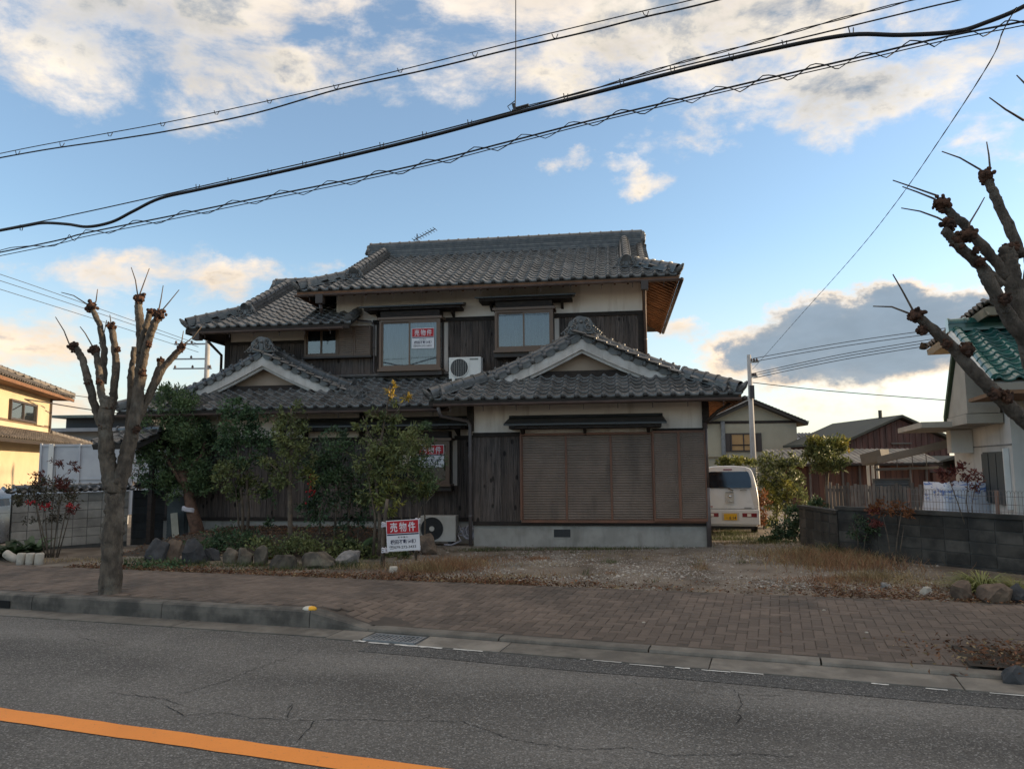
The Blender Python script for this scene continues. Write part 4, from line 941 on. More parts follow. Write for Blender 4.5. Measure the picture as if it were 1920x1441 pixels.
# sheet-metal pent roofs over the windows
def pent(x0, x1, zt, zb, d, y, nb=9):
    e = bpy.data.objects.new('pent_roof', None); col.objects.link(e); e.parent = house
    mb = MB(); ins = .06; n = 5; vs = []
    for i in range(n + 1):
        f = i / n; yy = y - d * f; z = zt + (zb - zt) * (f ** 1.25); vs += [(x0 + ins * (1 - f), yy, z), (x1 - ins * (1 - f), yy, z)]
    top = [(2 * i, 2 * i + 1, 2 * i + 3, 2 * i + 2) for i in range(n)]
    m = len(vs); vs += [(a, b, c - .035) for a, b, c in vs]; fs = top + [tuple(i + m for i in reversed(f)) for f in top] + [(m - 2, m - 1, 2 * m - 1, 2 * m - 2), (0, 2 * n, m + 2 * n, m), (2 * n + 1, 1, m + 1, m + 2 * n + 1)]
    for i in range(n): fs += [(2 * i, 2 * i + 2, m + 2 * i + 2, m + 2 * i), (2 * i + 3, 2 * i + 1, m + 2 * i + 1, m + 2 * i + 3)]
    mb.add(vs, fs[:-2 * n - 2] + fs[-2 * n:]); mb.tube([(x0 + .05, y - .03, zt + .02), (x1 - .05, y - .03, zt + .02)], .03, 8); mb.build('sheet_cover', COPPERDARK, e, False)
    mb = MB(); mb.box(x0 + .1, x1 - .1, y - d + .06, y - .003, zb - .10, zb - .036); mb.build('board', BEAM, e)
    mb = MB()
    for i in range(nb): c = x0 + .2 + (x1 - x0 - .4) * i / (nb - 1); mb.bar((c, y - d + .02, zb - .065), (c, y - .01, zb - .065), .03, .045)
    mb.build('rafters', BEAM, e)
    for c in (x0 + .35, x1 - .35, (x0 + x1) / 2): mb = MB(); mb.ext([(c - .03, y - .003, zb - .10), (c - .03, y - .003, zb - .26), (c - .03, y - .06, zb - .24), (c - .03, y - d * .75, zb - .10)], V(.06, 0, 0)); mb.build('bracket', BEAM, e)
pent(-4.02, -.74, 2.77, 2.62, .50, 0, 12); pent(w1[0] - .48, w1[1] + .60, 5.74, 5.67, .56, UY); pent(w2[0] - .48, w2[1] + .55, 5.86, 5.79, .56, UY)
pent(-9.3, -4.95, 2.86, 2.70, .62, GY, 16)
# television aerial on the ridge
mb = MB(); b_ = V(-7.35, RYU, zr + .38); mb.tube([b_, b_ + V(0, 0, .30)], .016, 6); ax = V(.80, .25, .50).normalized(); c0 = b_ + V(0, 0, .16)
mb.tube([c0 - ax * .12, c0 + ax * .62], .014, 6)
for i in range(9):
    c = c0 + ax * (-.1 + .088 * i); sd = V(-.62, .2, .55).normalized(); mb.tube([c - sd * .10, c + sd * .10], .009, 5)
mb.build('aerial', BLACKP, uproof)
# raised soil of the planting bed in front of the left block
def bed_z(x, y):
    i_, j_ = (x + 11.7) / 5.6, (y + 2.55) / 3.6; e = min(1, i_ * 4.5, (1 - i_) * 4, j_ * 2.6); return .05 + .37 * ss(e, 0, 1)
vs_ = []; fs_ = []; nx, ny = 30, 14
for i in range(nx + 1):
    for j in range(ny + 1): x = -11.7 + 5.6 * i / nx; y = -2.55 + 3.6 * j / ny; vs_.append(hp(x, y, bed_z(x, y) + random.uniform(-.02, .02)))
for i in range(nx):
    for j in range(ny): a_ = i * (ny + 1) + j; fs_.append((a_, a_ + ny + 1, a_ + ny + 2, a_ + 1))
mb = MB(); mb.add(vs_, fs_); mb.build('planting_bed', mat('bed_soil', (.06, .045, .032), .95, (.03, .024, .018), 5, .6, .8, 30), None, True, kind='structure')
# ---------------------------------------------------------------- for-sale signs, condensers
def sale_sign(name, label, w, h, loc, rz, tilt=0., backing=True):
    t = thing(name, label, 'sign', loc, rz); t.rotation_euler = (0, tilt, rz)
    mb = MB(); mb.box(0, w, 0, .008, 0, h); mb.build('board', SIGNW, t)
    mb = MB(); mb.box(w * .02, w * .98, -.002, -.0005, h * .575, h * .975); mb.build('red_band', RED, t)
    mb = MB(); mb.box(w * .02, w * .98, -.002, -.0005, h * .515, h * .555); mb.build('navy_band', NAVY, t)
    text_obj('lettering', '売', w * .12, w * .34, h * .62, h * .93, -.0035, SIGNW, t, .013); text_obj('lettering', '物', w * .40, w * .62, h * .62, h * .93, -.0035, SIGNW, t, .013); text_obj('lettering', '件', w * .67, w * .89, h * .62, h * .93, -.0035, SIGNW, t, .013)
    text_obj('lettering', '年 中 無 休', w * .34, w * .66, h * .415, h * .475, -.0015, INK, t, .02)
    text_obj('lettering', '横田不動産㈱', w * .11, w * .88, h * .225, h * .375, -.0015, NAVY, t, .025)
    text_obj('lettering', '☎079-272-3433', w * .07, w * .88, h * .065, h * .185, -.0015, INK, t, .015)
    return t
p = hp(-6.62, 1.775, 4.56); p.z = 4.555
sale_sign('window_sign', 'red and white for-sale sign inside the upstairs bay window', .56, .50, hp(-6.60, 1.742, 4.60), -HA)
sale_sign('window_sign', 'red and white for-sale sign in the ground-floor window behind the shrubs', .60, .50, hp(-6.17, .79, 1.75), -HA)
sb = gz(712, 1066); SD = sb.y
sp = at(726, 1034, SD - .02); sale_sign('yard_sign', 'for-sale board tied between two stakes at the garden edge', .545, .50, sp, R_(-3), R_(-3.2))
for (px, top, pb, r, lbl) in ((720, 935, 1066, .032, 'knotty stake with cloth ties holding the board\'s left side'), (783, 965, 1046, .018, 'thin stake with cloth ties holding the board\'s right side')):
    D_ = SD + .06; st = thing('stake', lbl, 'stake', at(px - 2, pb, D_)); b0 = st.location.copy()
    mb = MB(); mb.tube([at(px - 3, pb + 4, D_) - b0, at(px - 2, 1010, D_) - b0, at(px + 3, 960, D_) - b0, at(px + 6, top, D_) - b0], [r * 1.2, r, r * .95, r * .8], 9, jit=.15); mb.build('post', STEM, st, True)
    for yy in (983, 1031) if px < 750 else (976, 1027):
        mb = MB(); c = at(px + (2 if px < 750 else 0), yy, D_ - .01) - b0
        for j in range(3): mb.tube([c + V(math.cos(a) * (r + .018), math.sin(a) * (r + .014), (j - 1) * .028 + .008 * math.sin(a * 3 + j)) for a in np.linspace(0, 6.2, 12)], .015, 6, jit=.4)
        mb.build('cloth_tie', CLOTH, st, True)
def condenser(label, loc, rz, w, h, d, body, feet=True, dark=False):
    t = thing('condenser_unit', label, 'air conditioner', loc, rz); z0 = .06
    mb = MB(); mb.box(0, w, 0, d, z0, z0 + h); o = mb.build('casing', body, t)
    bv = o.modifiers.new('b', 'BEVEL'); bv.width = .012; bv.segments = 2
    c = V(w * .33, 0, z0 + h * .5); R = h * .43
    mb = MB(); mb.tube([c + V(0, .012, 0), c + V(0, -.006, 0)], R, 28); mb.build('fan_recess', BLACKP, t)
    mb = MB(); mb.tube([c + V(math.cos(a) * R, -.008, math.sin(a) * R) for a in np.linspace(0, 6.2832, 33)], .012, 6); mb.build('fan_ring', body if not dark else BLACKP, t)
    mb = MB()
    if dark:
        for r in np.linspace(.2, .92, 7): mb.tube([c + V(math.cos(a) * R * r, -.012, math.sin(a) * R * r) for a in np.linspace(0, 6.2832, 25)], .003, 4)
        for k in range(6): a = k * math.pi / 3; mb.tube([c + V(0, -.014, 0), c + V(math.cos(a) * R, -.014, math.sin(a) * R)], .004, 4)
    else:
        for x in np.linspace(-.88, .88, 10): zz = R * math.sqrt(1 - x * x); mb.tube([c + V(x * R, -.012, -zz), c + V(x * R, -.012, zz)], .004, 4)
    mb.build('grille', BLACKP if dark else BEIGEP, t)
    if dark: mb = MB(); mb.tube([c + V(0, -.005, 0), c + V(0, -.022, 0)], .055, 14); mb.build('hub', BEIGEP, t)
    else: mb = MB(); mb.box(w * .66, w * .92, -.003, .0, z0 + h * .86, z0 + h * .93); mb.build('badge', mat('badge_grey', (.22, .22, .2), .6), t)
    mb = MB(); mb.box(w * .655, w * .66, -.002, .002, z0 + .02, z0 + h - .02); mb.build('panel_seam', BEIGEP, t)
    for x in (.08, w - .16):
        mb = MB(); mb.box(x, x + .07, -.02, d + .02, 0, z0); mb.build('foot', WHITEP if not dark else BLACKP, t)
    return t
ZR = 3.075 + .45 * (1.66 - .35) + .09
c = condenser('white condenser unit standing on the lower roof below the upstairs windows', hp(-5.67, 1.70, ZR + .02), -HA, .78, .52, .28, WHITEP)
mb = MB()
for x in (.1, .65):
    mb.box(x, x + .04, -.05, .01, -.22, .0); mb.box(x, x + .04, .30, .34, -.1, .0); mb.box(x, x + .04, -.05, .34, -.002, .003)
mb.build('roof_stand', mat('cream_steel', (.55, .42, .26), .6), c)
c = condenser('beige condenser unit with dark fan standing on the ground behind the yard sign', hp(-5.98, .32, .10), -HA, .78, .55, .29, BEIGEP, True, True)
mb = MB(); random.seed(9)
for k in range(5):
    pts = [V(.80, .12 + .02 * k, .18 + .05 * k)]
    for j in range(14): a = j * .75 + k; pts.append(V(1.0 + .10 * math.cos(a) + .012 * j, .12 + .05 * math.sin(a * .6 + k), .20 + .13 * math.sin(a) + .02 * k))
    mb.tube(pts, .017, 6)
mb.tube([V(.8, .1, .2), V(.9, -.02, .08), V(.7, -.08, .0), V(.55, -.12, .012)], .018, 7)
mb.build('refrigerant_hose', mat('pipe_lagging', (.42, .40, .42), .7, (.25, .24, .28), 8, .6), c, True)

# ---------------------------------------------------------------- stones
def rock(label, px, py, wpx, hpx, m, group=None, flat=False, z=.12, name='garden_rock', cyl=False):
    c = gz(px, py, z); k = c.y / FPX; w = wpx * k / 2; h = hpx * k
    bm = bmesh.new(); bmesh.ops.create_icosphere(bm, subdivisions=3, radius=1); seed = random.uniform(0, 99)
    pl = [(unit(rng.normal(size=3)), rng.uniform(.50, .82)) for _ in range(17 if not flat else 10)]
    for v in bm.verts:
        p = np.array(v.co); 
        for (nn, dd) in pl:
            e = p @ nn - dd
            if e > 0: p = p - nn * e * .97
        if flat and p[2] > .55: p[2] = .55
        q = Vector(p) * 2.1 + Vector((seed, seed, 0))
        f = 1 + .07 * math.sin(q.x * 3 + q.y) * math.sin(q.y * 2.7 + q.z * 2) + .03 * math.sin(q.z * 9 + q.x * 7)
        v.co = Vector(p) * f
    zs = [v.co.z for v in bm.verts]; z0, z1 = min(zs), max(zs); xs = [abs(v.co.x) for v in bm.verts]; xm = max(xs)
    for v in bm.verts: v.co = Vector((v.co.x / xm * w, v.co.y / xm * w * .8, (v.co.z - z0) / (z1 - z0) * (h + .12) - .12))
    me = bpy.data.meshes.new(name); bm.to_mesh(me); bm.free(); me.materials.append(m)
    o = obj(name, me); o.location = c + V(0, w * .6, 0); o.rotation_euler = (0, 0, random.uniform(-.5, .5)); tag(o, label, 'rock', group); return o
random.seed(21)
RG = 'rocks edging the planting bed'
for (px, py, w, h, m, fl, lb) in [(287, 1052, 46, 42, ROCKD, 0, 'round dark grey boulder at the left end of the bed edging'), (322, 1050, 27, 38, ROCKB, 0, 'narrow upright brown rock beside the dark boulder'),
    (357, 1058, 46, 48, ROCKD, 0, 'tall dark rock in front of the juniper trunk'), (394, 1052, 34, 24, ROCKD, 1, 'low dark rock beside the tall dark rock'), (427, 1057, 36, 28, ROCK, 0, 'squat grey-brown rock in the bed edging'),
    (456, 1060, 33, 32, ROCK, 0, 'grey-brown rock in the bed edging with rounded top'), (486, 1060, 34, 37, ROCK, 0, 'tall mossy rock in the middle of the bed edging'), (527, 1067, 58, 25, ROCK, 1, 'long flat-topped stone below the slender tree'),
    (590, 1066, 72, 28, ROCK, 1, 'longest flat-topped stone of the bed edging'), (646, 1058, 52, 24, GRANITE, 1, 'pale granite slab at the right end of the bed edging'), (802, 1040, 46, 38, ROCKB, 0, 'brown boulder in front of the ground condenser')]:
    rock(lb, px, py, w, h, m, RG, bool(fl))
for (px, py, w, h, m, lb) in [(1815, 1127, 44, 36, ROCKB, 'brown cube-shaped rock at the pavement edge beside the grass clump'), (1877, 1132, 58, 36, ROCKB, 'mossy brown rock under the grass clump'), (1916, 1130, 44, 34, ROCKD, 'dark rock at the foot of the block wall'),
    (1742, 1115, 24, 15, PALE, 'small pale stone on the leaf litter'), (1665, 1103, 22, 11, GRANITE, 'small flat grey stone near the dry grass'), (1916, 1258, 60, 9, ROCKD, 'dark stone half sunk in the tree pit')]:
    rock(lb, px, py, w, h, m)
def stump(label, px, py, w, h, lie=False, group=None):
    c = gz(px, py); k = c.y / FPX; r = w * k / 2; mb = MB()
    mb.tube([V(0, 0, -.06), V(0, 0, h * k * .5), V(.01, 0, h * k * .93), V(.01, 0, h * k)], [r * 1.02, r, r * .97, r * .86], 16, jit=.03); o = mb.build('edging_stone', PALE, None, True)
    o.location = c; tag(o, label, 'stone', group)
    if lie: o.rotation_euler = (0, R_(-62), 0); o.location.z += .05
for px, lb in ((39, 'upright pale cylindrical stone next to the leaning one'), (56, 'upright pale cylindrical stone in the middle of the row of three'), (73, 'upright pale cylindrical stone at the nandina end of the row')): stump(lb, px, 1057, 15, 20, group='pale cylinder stones by the nandina')
stump('pale cylindrical stone leaning over beside the upright three', 28, 1053, 15, 22, True)
stump('single pale stone stub on the leaf litter below the yard sign', 737, 1076, 15, 14)
# ---------------------------------------------------------------- neighbours on the left
def tile_field(o, sdir, updir, m, poly, tw=.29, tl=.25, lift=.04, tol=.1, eave=True):
    """joined tiles on a far roof slope; poly in (along, horizontal run)"""
    mb = MB(); o = V(*o); sd = V(*sdir); ud = V(*updir); c = 1 / math.sqrt(1 + m * m); tv = (ud + V(0, 0, m)) * c; nv = sd.cross(tv); p2 = [(x, y / c) for x, y in poly]
    y = min(q[1] for q in p2)
    while y < max(q[1] for q in p2) - .04:
        for i in range(int(min(q[0] for q in p2) / tw) - 1, int(max(q[0] for q in p2) / tw) + 2):
            if inside(p2, i * tw + tw / 2, y + tl / 2, tol):
                p = o + sd * (i * tw) + tv * y + nv * lift; src = T_MID
                mb.add([p + sd * (a * tw / TW) + tv * (b * tl / TL) + nv * (z * 1.15) for a, b, z in src.v], src.f)
        y += tl
    return mb, [o + sd * x + tv * yy for x, yy in p2], nv
def far_roof(parent, slopes, m, mt, name='roof', tw=.29, tl=.25, deckmat=None, ridges=(), thick=.12):
    e = bpy.data.objects.new(name, None); col.objects.link(e); e.parent = parent; dk = MB(); al = MB()
    for (o, sd, ud, poly) in slopes:
        mb, pts, nv = tile_field(o, sd, ud, m, poly, tw, tl); al.add(mb.v, mb.f); dk.ext(pts, nv * -thick)
    al.build('roof_tiles', mt, e, kind='stuff'); dk.build('roof_deck', deckmat or DECK, e)
    for r in ridges: m2 = MB(); _ridge(m2, *r); m2.build('ridge', mt, e)
    return e
YELL = mat('ochre_render', (.50, .40, .265), .9, (.44, .35, .23), 1.0, .4, .1, 40)
TILEB = mat('brown_grey_tile', (.13, .11, .095), .55, (.08, .07, .06), 4, .5, spec=.4, rnd=.3)
dv = V(-.303, .953, 0).normalized(); C1 = at(88, 900, 37.5); C1.z = 0
yh = thing('house', 'ochre rendered two-storey house with low sun on its wall', 'house', C1, math.atan2(dv.y, dv.x))
def on_plane(px, py, P, n):
    r = ray(px, py); return CP + r * ((P - CP).dot(n) / r.dot(n))
nY = V(dv.y, -dv.x, 0)
def ly(px, py, off=0.):
    q = on_plane(px, py, C1 + nY * off, nY) - C1; return q.dot(dv), q.z
mb = MB(); mb.box(-14, 0, 0, 7, 0, 3.3); mb.box(-14, 0, .0, 7, 3.3, 5.5); mb.build('wall', YELL, yh)
zW = 5.38
far_roof(yh, [((-14.8, -.85, zW), (1, 0, 0), (0, 1, 0), [(0, 0), (15.6, 0), (15.6 - 4.3, 4.3), (0, 4.3)]), ((.8, -.85, zW), (0, 1, 0), (-1, 0, 0), [(0, 0), (8.6, 0), (4.3, 4.3)])], .42, TILEB, ridges=[((-14, 3.45, zW + 1.8), (-3.5, 3.45, zW + 1.8), .35, .3, 4, .1), ((-3.5, 3.45, zW + 1.8), (.75, -.8, zW + .08), .28, .14, 3, .09)])
mb = MB(); mb.box(-14.8, .8, -.84, -.79, zW - .16, zW - .01); mb.box(-14.8, .72, -.78, 0, zW - .1, zW - .06); mb.build('eave', RAFTER, yh)
far_roof(yh, [((-14.8, -1.5, 2.93), (1, 0, 0), (0, 1, 0), [(0, 0), (18.2, 0), (16.7, 1.5), (0, 1.5)]), ((3.4, -1.5, 2.93), (0, 1, 0), (-1, 0, 0), [(0, 0), (9, 0), (9, 3.4), (1.5, 1.5)])], .36, TILEB, 'lower_roof', ridges=[((.1, .0, 3.53), (3.35, -1.45, 2.98), .25, .1, 2, .08)])
mb = MB(); mb.box(-14.7, 3.3, -1.49, -1.45, 2.79, 2.92); mb.build('eave', BEAM, yh); mb = MB(); mb.box(0.01, 2.4, 0.3, 7, 0, 3.2); mb.build('annex_wall', YELL, yh)
mb = MB(); mb.box(-14.01, .01, -.012, -.001, 3.80, 3.92); mb.build('belt_course', mat('brown_trim', (.16, .11, .07), .8), yh); mb = MB(); mb.tube([(-.25, -.07, 3.6), (-.25, -.07, 5.3)], .05, 8); mb.build('downpipe', BRONZED, yh)
xa, zt = ly(17, 747); xb, zb = ly(63, 794)
w = bpy.data.objects.new('window', None); col.objects.link(w); w.parent = yh
mb = MB(); frame_rect(mb, xa, xb, zb, zt, -.12, -.005, .09); mb.box((xa + xb) / 2 - .05, (xa + xb) / 2 + .05, -.1, -.006, zb, zt); mb.build('frame', BRONZED, w)
mb = MB(); mb.box(xa + .05, xb - .05, -.02, -.004, zb + .05, zt - .05); mb.build('curtain', mat('net_curtain', (.5, .46, .38), .9, (.36, .33, .28), 3, .5, grain=(6, 6, .3)), w); mb = MB(); mb.box(xa + .05, xb - .05, -.05, -.044, zb + .05, zt - .05); mb.build('pane', GLASS, w)
mb = MB(); mb.box(xb + .02, xb + 1.15, -.14, -.01, zb - .05, zt + .02); mb.build('shutter_box', YELL, yh)
# grey works building behind
GREYW = mat('grey_cladding', (.30, .31, .33), .7, (.24, .25, .27), 1, .5); DKW = mat('charcoal_cladding', (.06, .06, .066), .6, None, 2, .4)
b = at(95, 880, 47); b.z = 0
gb = thing('works_building', 'low grey flat-roofed building behind the white hoarding', 'building', b, R_(-2))
mb = MB(); mb.box(0, 7, 0, 8, 0, 4.05); mb.build('wall', GREYW, gb); mb = MB(); mb.box(.1, 7.5, -.9, 7.5, 4.06, 4.28); mb.build('lower_eave', GREYW, gb)
mb = MB(); mb.box(.5, 6, .5, 7, 4.3, 4.95); mb.build('upper_wall', DKW, gb); mb = MB(); mb.box(.1, 6.6, -.4, 7.5, 4.96, 5.12); mb.build('roof', mat('dull_green_sheet', (.16, .19, .17), .6), gb)
# white hoarding of sheet panels
b = at(74, 900, 24); b.z = .0
ho = thing('panel_hoarding', 'tall white sheet-panel hoarding behind the garden wall', 'hoarding', b, R_(2))
WSH = mat('white_sheet', (.52, .53, .55), .6, (.44, .45, .48), 1.5, .5, spec=.3)
mb = MB()
x = 0
for i, wd in enumerate((.28, .95, .80, .80, .80, .80)):
    mb = MB(); mb.box(x + .01, x + wd - .01, .02, .04, .3, 2.58 - .01 * i); mb.build('panel', WSH, ho)
    mb = MB(); mb.box(x - .03, x + .03, -.03, .019, 0, 2.60 - .01 * i); mb.build('post', WHITEP if i == 1 else WSH, ho); x += wd
for z in (1.42, 2.50): mb = MB(); mb.box(0, x, -.012, .018, z, z + .05); mb.build('rail', WSH, ho)
mb = MB(); mb.box(.27, .42, -.05, -.031, 0, 2.58); mb.build('post', WHITEP, ho)
# garden wall of blocks
def block_wall(label, P, Q, z0, courses, bw, bh, m, cop=True, th=.12, coping_m=None, tilecap=False, name='block_wall', first=0):
    P, Q = V(*P), V(*Q); d = Q - P; d.z = 0; L = d.length; t = thing(name, label, 'wall', V(P.x, P.y, 0), math.atan2(d.y, d.x)); random.seed(4)
    mb = MB(); mb.box(0.004, L - .004, .006, th - .006, z0 - .3, z0 + courses * bh); mb.build('mortar_core', MORTAR, t)
    n = max(1, round(L / bw)); bw = L / n; full = None
    for c in range(courses):
        for i in range(n):
            mb = MB(); g_ = .004; j = random.uniform(0, .003); x0, x1, za, zb2 = i * bw + g_, (i + 1) * bw - g_, z0 + c * bh + g_, z0 + (c + 1) * bh - g_; e = .006
            mb.add([(x0, .003, za), (x1, .003, za), (x1, .003, zb2), (x0, .003, zb2), (x0 + e, -j - .004, za + e), (x1 - e, -j - .004, za + e), (x1 - e, -j - .004, zb2 - e), (x0 + e, -j - .004, zb2 - e), (x0, th, za), (x1, th, za), (x1, th, zb2), (x0, th, zb2)],
                   [(4, 5, 6, 7), (0, 1, 5, 4), (1, 2, 6, 5), (2, 3, 7, 6), (3, 0, 4, 7), (1, 0, 8, 9), (2, 1, 9, 10), (3, 2, 10, 11), (0, 3, 11, 8), (9, 8, 11, 10)])
            mb.build('concrete_block', m, t)
    zt = z0 + courses * bh
    if cop: mb = MB(); mb.box(-.02, L + .02, -.035, th + .035, zt + .002, zt + .065); mb.build('coping', coping_m or m, t)
    if tilecap:
        mb = MB(); tile, _, _ = None, 0, 0
        for (o, sd, ud) in (((0, -.12, zt + .02), (1, 0, 0), (0, 1, 0)), ((L, th + .12, zt + .02), (-1, 0, 0), (0, -1, 0))):
            m2, _, _ = tile_field(o, sd, ud, .45, [(0, 0), (L, 0), (L, .19), (0, .19)], .2, .2, .02); mb.add(m2.v, m2.f)
        mb.build('coping_tiles', TILE, t, kind='stuff'); m2 = MB(); _ridge(m2, (0, th / 2, zt + .09), (L, th / 2, zt + .09), .14, .05, 2, .05, .22); m2.build('coping_ridge', RIDGE, t)
    return t
a = gz(18, 1032); b = gz(238, 1014)
block_wall('pale block garden wall with tile coping behind the nandina', a, b, a.z, 6, .30, .19, BLOCKL, cop=False, tilecap=True)
DARKB = mat('shadowed_block', (.055, .058, .06), .9, (.035, .037, .04), 3, .5, .4, 40, rnd=.2)  # dark shadow on this wall painted into the block colour
a = gz(246, 1010); b = gz(312, 1006)
block_wall('block wall coloured dark as in shadow, with tile coping between the street tree and the juniper', a, b, a.z, 6, .35, .19, DARKB, cop=False, tilecap=True)
# small white gatepost with grey cladding
c = gz(312, 1010); gp = thing('gate_pillar', 'grey clad gate pillar with white top beside the juniper', 'pillar', c, -HA)
mb = MB(); mb.box(0, .42, 0, .3, 0, 1.0); mb.build('shaft', mat('grey_slat_cladding', (.11, .125, .125), .7, (.07, .08, .08), 4, .5), gp)
for i in range(15): mb = MB(); mb.box(-.006, .426, -.008, -.001, .01 + i * .066, .062 + i * .066); mb.build('slat', MATS['grey_slat_cladding'], gp)
mb = MB(); mb.box(.0, .4, .01, .29, 1.001, 1.35); mb.build('cap', WHITEP, gp)
# dark gate roof corner behind the street tree
c = at(213, 838, 17.2); gr_ = thing('gate_roof', 'small dark tiled gate roof behind the forked street tree', 'gate', V(c.x, c.y, .12), R_(-20))
far_roof(gr_, [((-.1, -.5, 2.2), (1, 0, 0), (0, 1, 0), [(0, 0), (1.3, 0), (1.3, .7), (0, .7)]), ((1.2, .9, 2.2), (-1, 0, 0), (0, -1, 0), [(0, 0), (1.3, 0), (1.3, .7), (0, .7)])], .4, TILE, ridges=[((-.1, .2, 2.48), (1.2, .2, 2.48), .18, .08, 2, .07)])
for x in (.1, 1.0): mb = MB(); mb.box(x - .06, x + .06, .14, .26, 0, 2.45); mb.build('post', BEAM, gr_)

# ---------------------------------------------------------------- right: block wall, fence, neighbours
Wn, Wf, Wf2 = V(8.05, 10.0, 0), V(5.95, 13.75, 0), V(5.95, 15.6, 0)
bw = block_wall('grimy dark concrete block boundary wall beside the gravel yard', Wf, Wn, -.02, 5, .39, .188, BLOCKD, coping_m=BLOCKD)
block_wall('short dark block wall section running back behind the bushes', Wf2, Wf + V(0, .02, 0), -.1, 5, .39, .188, BLOCKD, coping_m=BLOCKD)
d = (Wn - Wf).normalized(); nin = V(d.y, -d.x, 0) * -1
fe = thing('wire_fence', 'wire mesh fence with looped top standing on the block wall', 'fence', V(Wf.x, Wf.y, 1.0), math.atan2(d.y, d.x)); L = (Wn - Wf).length
GALV = mat('aged_fence_wire', (.20, .17, .15), .6, (.14, .11, .10), 6, .5); FPOST = mat('brown_fence_post', (.26, .15, .11), .6, (.2, .11, .08), 4, .5)
mb = MB(); x0 = 1.3
n = int((L - x0) / .052)
for i in range(n):
    x = x0 + i * .052; mb.tube([(x, .06, -.02), (x, .06, .30), (x + .012, .06, .335), (x + .04, .06, .335), (x + .052, .06, .30)], .0035, 4)
for z in (.02, .13, .25): mb.tube([(x0, .064, z), (L, .064, z)], .0035, 4)
mb.build('mesh_panel', GALV, fe)
for x in (1.35, 2.75, 3.4, 3.65, 4.2): mb = MB(); mb.box(x - .022, x + .022, .07, .10, -.01, .34); mb.build('post', FPOST, fe)
# weathered picket fence behind
pa, pb_ = at(1548, 920, 16.5), at(1770, 925, 15.0); d = (pb_ - pa); d.z = 0; L = d.length
pf = thing('picket_fence', 'weathered grey picket fence behind the block wall', 'fence', V(pa.x, pa.y, -.05), math.atan2(d.y, d.x)); random.seed(8)
PICK = mat('weathered_picket', (.17, .14, .12), .9, (.10, .085, .075), 6, .6, rnd=.35, grain=(4, 4, .6)); x = 0
while x < L: 
    mb = MB(); h = 1.36 + random.uniform(-.05, .04); mb.box(x, x + .06, 0, .015, 0, h); mb.build('picket', PICK, pf); x += .074
for z in (.7, 1.2): mb = MB(); mb.box(0, L, .016, .05, z, z + .06); mb.build('rail', PICK, pf)
# carport frame and louvre panel
GREYM = mat('taupe_painted_steel', (.125, .11, .095), .6, (.09, .08, .07), 3, .5)
A_, B_ = at(1648, 862, 19.0), at(1886, 806, 14.6)
cp = thing('carport_frame', 'taupe steel carport frame sloping up to the white house', 'carport', V(A_.x, A_.y, -.06)); o0 = cp.location.copy()
mb = MB(); mb.bar(A_ - o0, B_ - o0, .10, .16); mb.build('beam', GREYM, cp)
mb = MB(); mb.bar(at(1622, 862, 19.6) - o0, at(1660, 852, 19.0) - o0, .3, .28); mb.build('beam_end', GREYM, cp)
mb = MB(); mb.ext([at(1790, 828, 16.2) - o0, at(1886, 803, 14.6) - o0, at(1890, 808, 15.6) - o0, at(1800, 832, 17.4) - o0], V(0, 0, .08)); mb.build('canopy', GREYM, cp)
for px in (1627, 1636, 1645): q = at(px, 872, 19.3); mb = MB(); mb.tube([V(q.x, q.y, q.z) - o0, V(q.x, q.y, -.06) - o0], .04, 8); mb.build('post', BEIGEP, cp)
for px, D_ in ((1826, 15.6),): q = at(px, 822, D_); mb = MB(); mb.tube([q - o0, V(q.x, q.y, -.06) - o0], .05, 8); mb.build('post', GREYM, cp)
q1, q2 = at(1640, 880, 17.6), at(1760, 876, 17.4); mb = MB(); mb.bar(q1 - o0, q2 - o0, .06, .06); mb.build('cross_rail', GREYM, cp)
for px in (1683, 1712, 1738):
    f = (px - 1640) / 120; q = q1.lerp(q2, f); g2 = A_.lerp(B_, (px - 1648) / 238); mb = MB(); mb.tube([q - o0, V(q.x, q.y, g2.z - .05) - o0], .01, 5); mb.build('hanger', GREYM, cp)
q = at(1639, 945, 17.2); lv = thing('louvre_panel', 'grey corrugated metal panel in a frame under the carport', 'panel', V(q.x, q.y, -.06), R_(-2)); wv = 68 * 17.2 / FPX
mb = MB(); frame_rect(mb, 0, wv, .3, 1.46, -.02, .02, .04); mb.build('frame', GREYM, lv); louvres(.04, wv - .04, .34, 1.42, .01, .055, .02).build('slats', mat('grey_blue_sheet', (.17, .18, .19), .5, (.13, .14, .15), 3, .5), lv)
# tarpaulin heap
q = gz(1795, 1000, .0); q = at(1795, 940, 14.6); tp = thing('tarpaulin_heap', 'white tarpaulin heap with blue marks behind the wire fence', 'tarpaulin', V(q.x, q.y, -.06))
m = bpy.data.materials.new('tarpaulin'); m.use_nodes = True; N = NX(m.node_tree); tc = N.node('ShaderNodeTexCoord').outputs['Object']; f = N.smooth(N.noise(N.v('MULTIPLY', tc, (1, 1, 2.2)), 4.2, 3, .6, 1.5), .56, .60)
hgt = N.smooth(N.sep(tc)[2], .95, 1.25); m.node_tree.links.new(N.mix(N.m('MULTIPLY', f, hgt), (.58, .60, .66), (.10, .18, .42)), m.node_tree.nodes['Principled BSDF'].inputs['Base Color']); m.node_tree.nodes['Principled BSDF'].inputs['Roughness'].default_value = .55
bm = bmesh.new(); bmesh.ops.create_cube(bm, size=1); bmesh.ops.subdivide_edges(bm, edges=bm.edges[:], cuts=7, use_grid_fill=True); wv = 86 * 14.6 / FPX
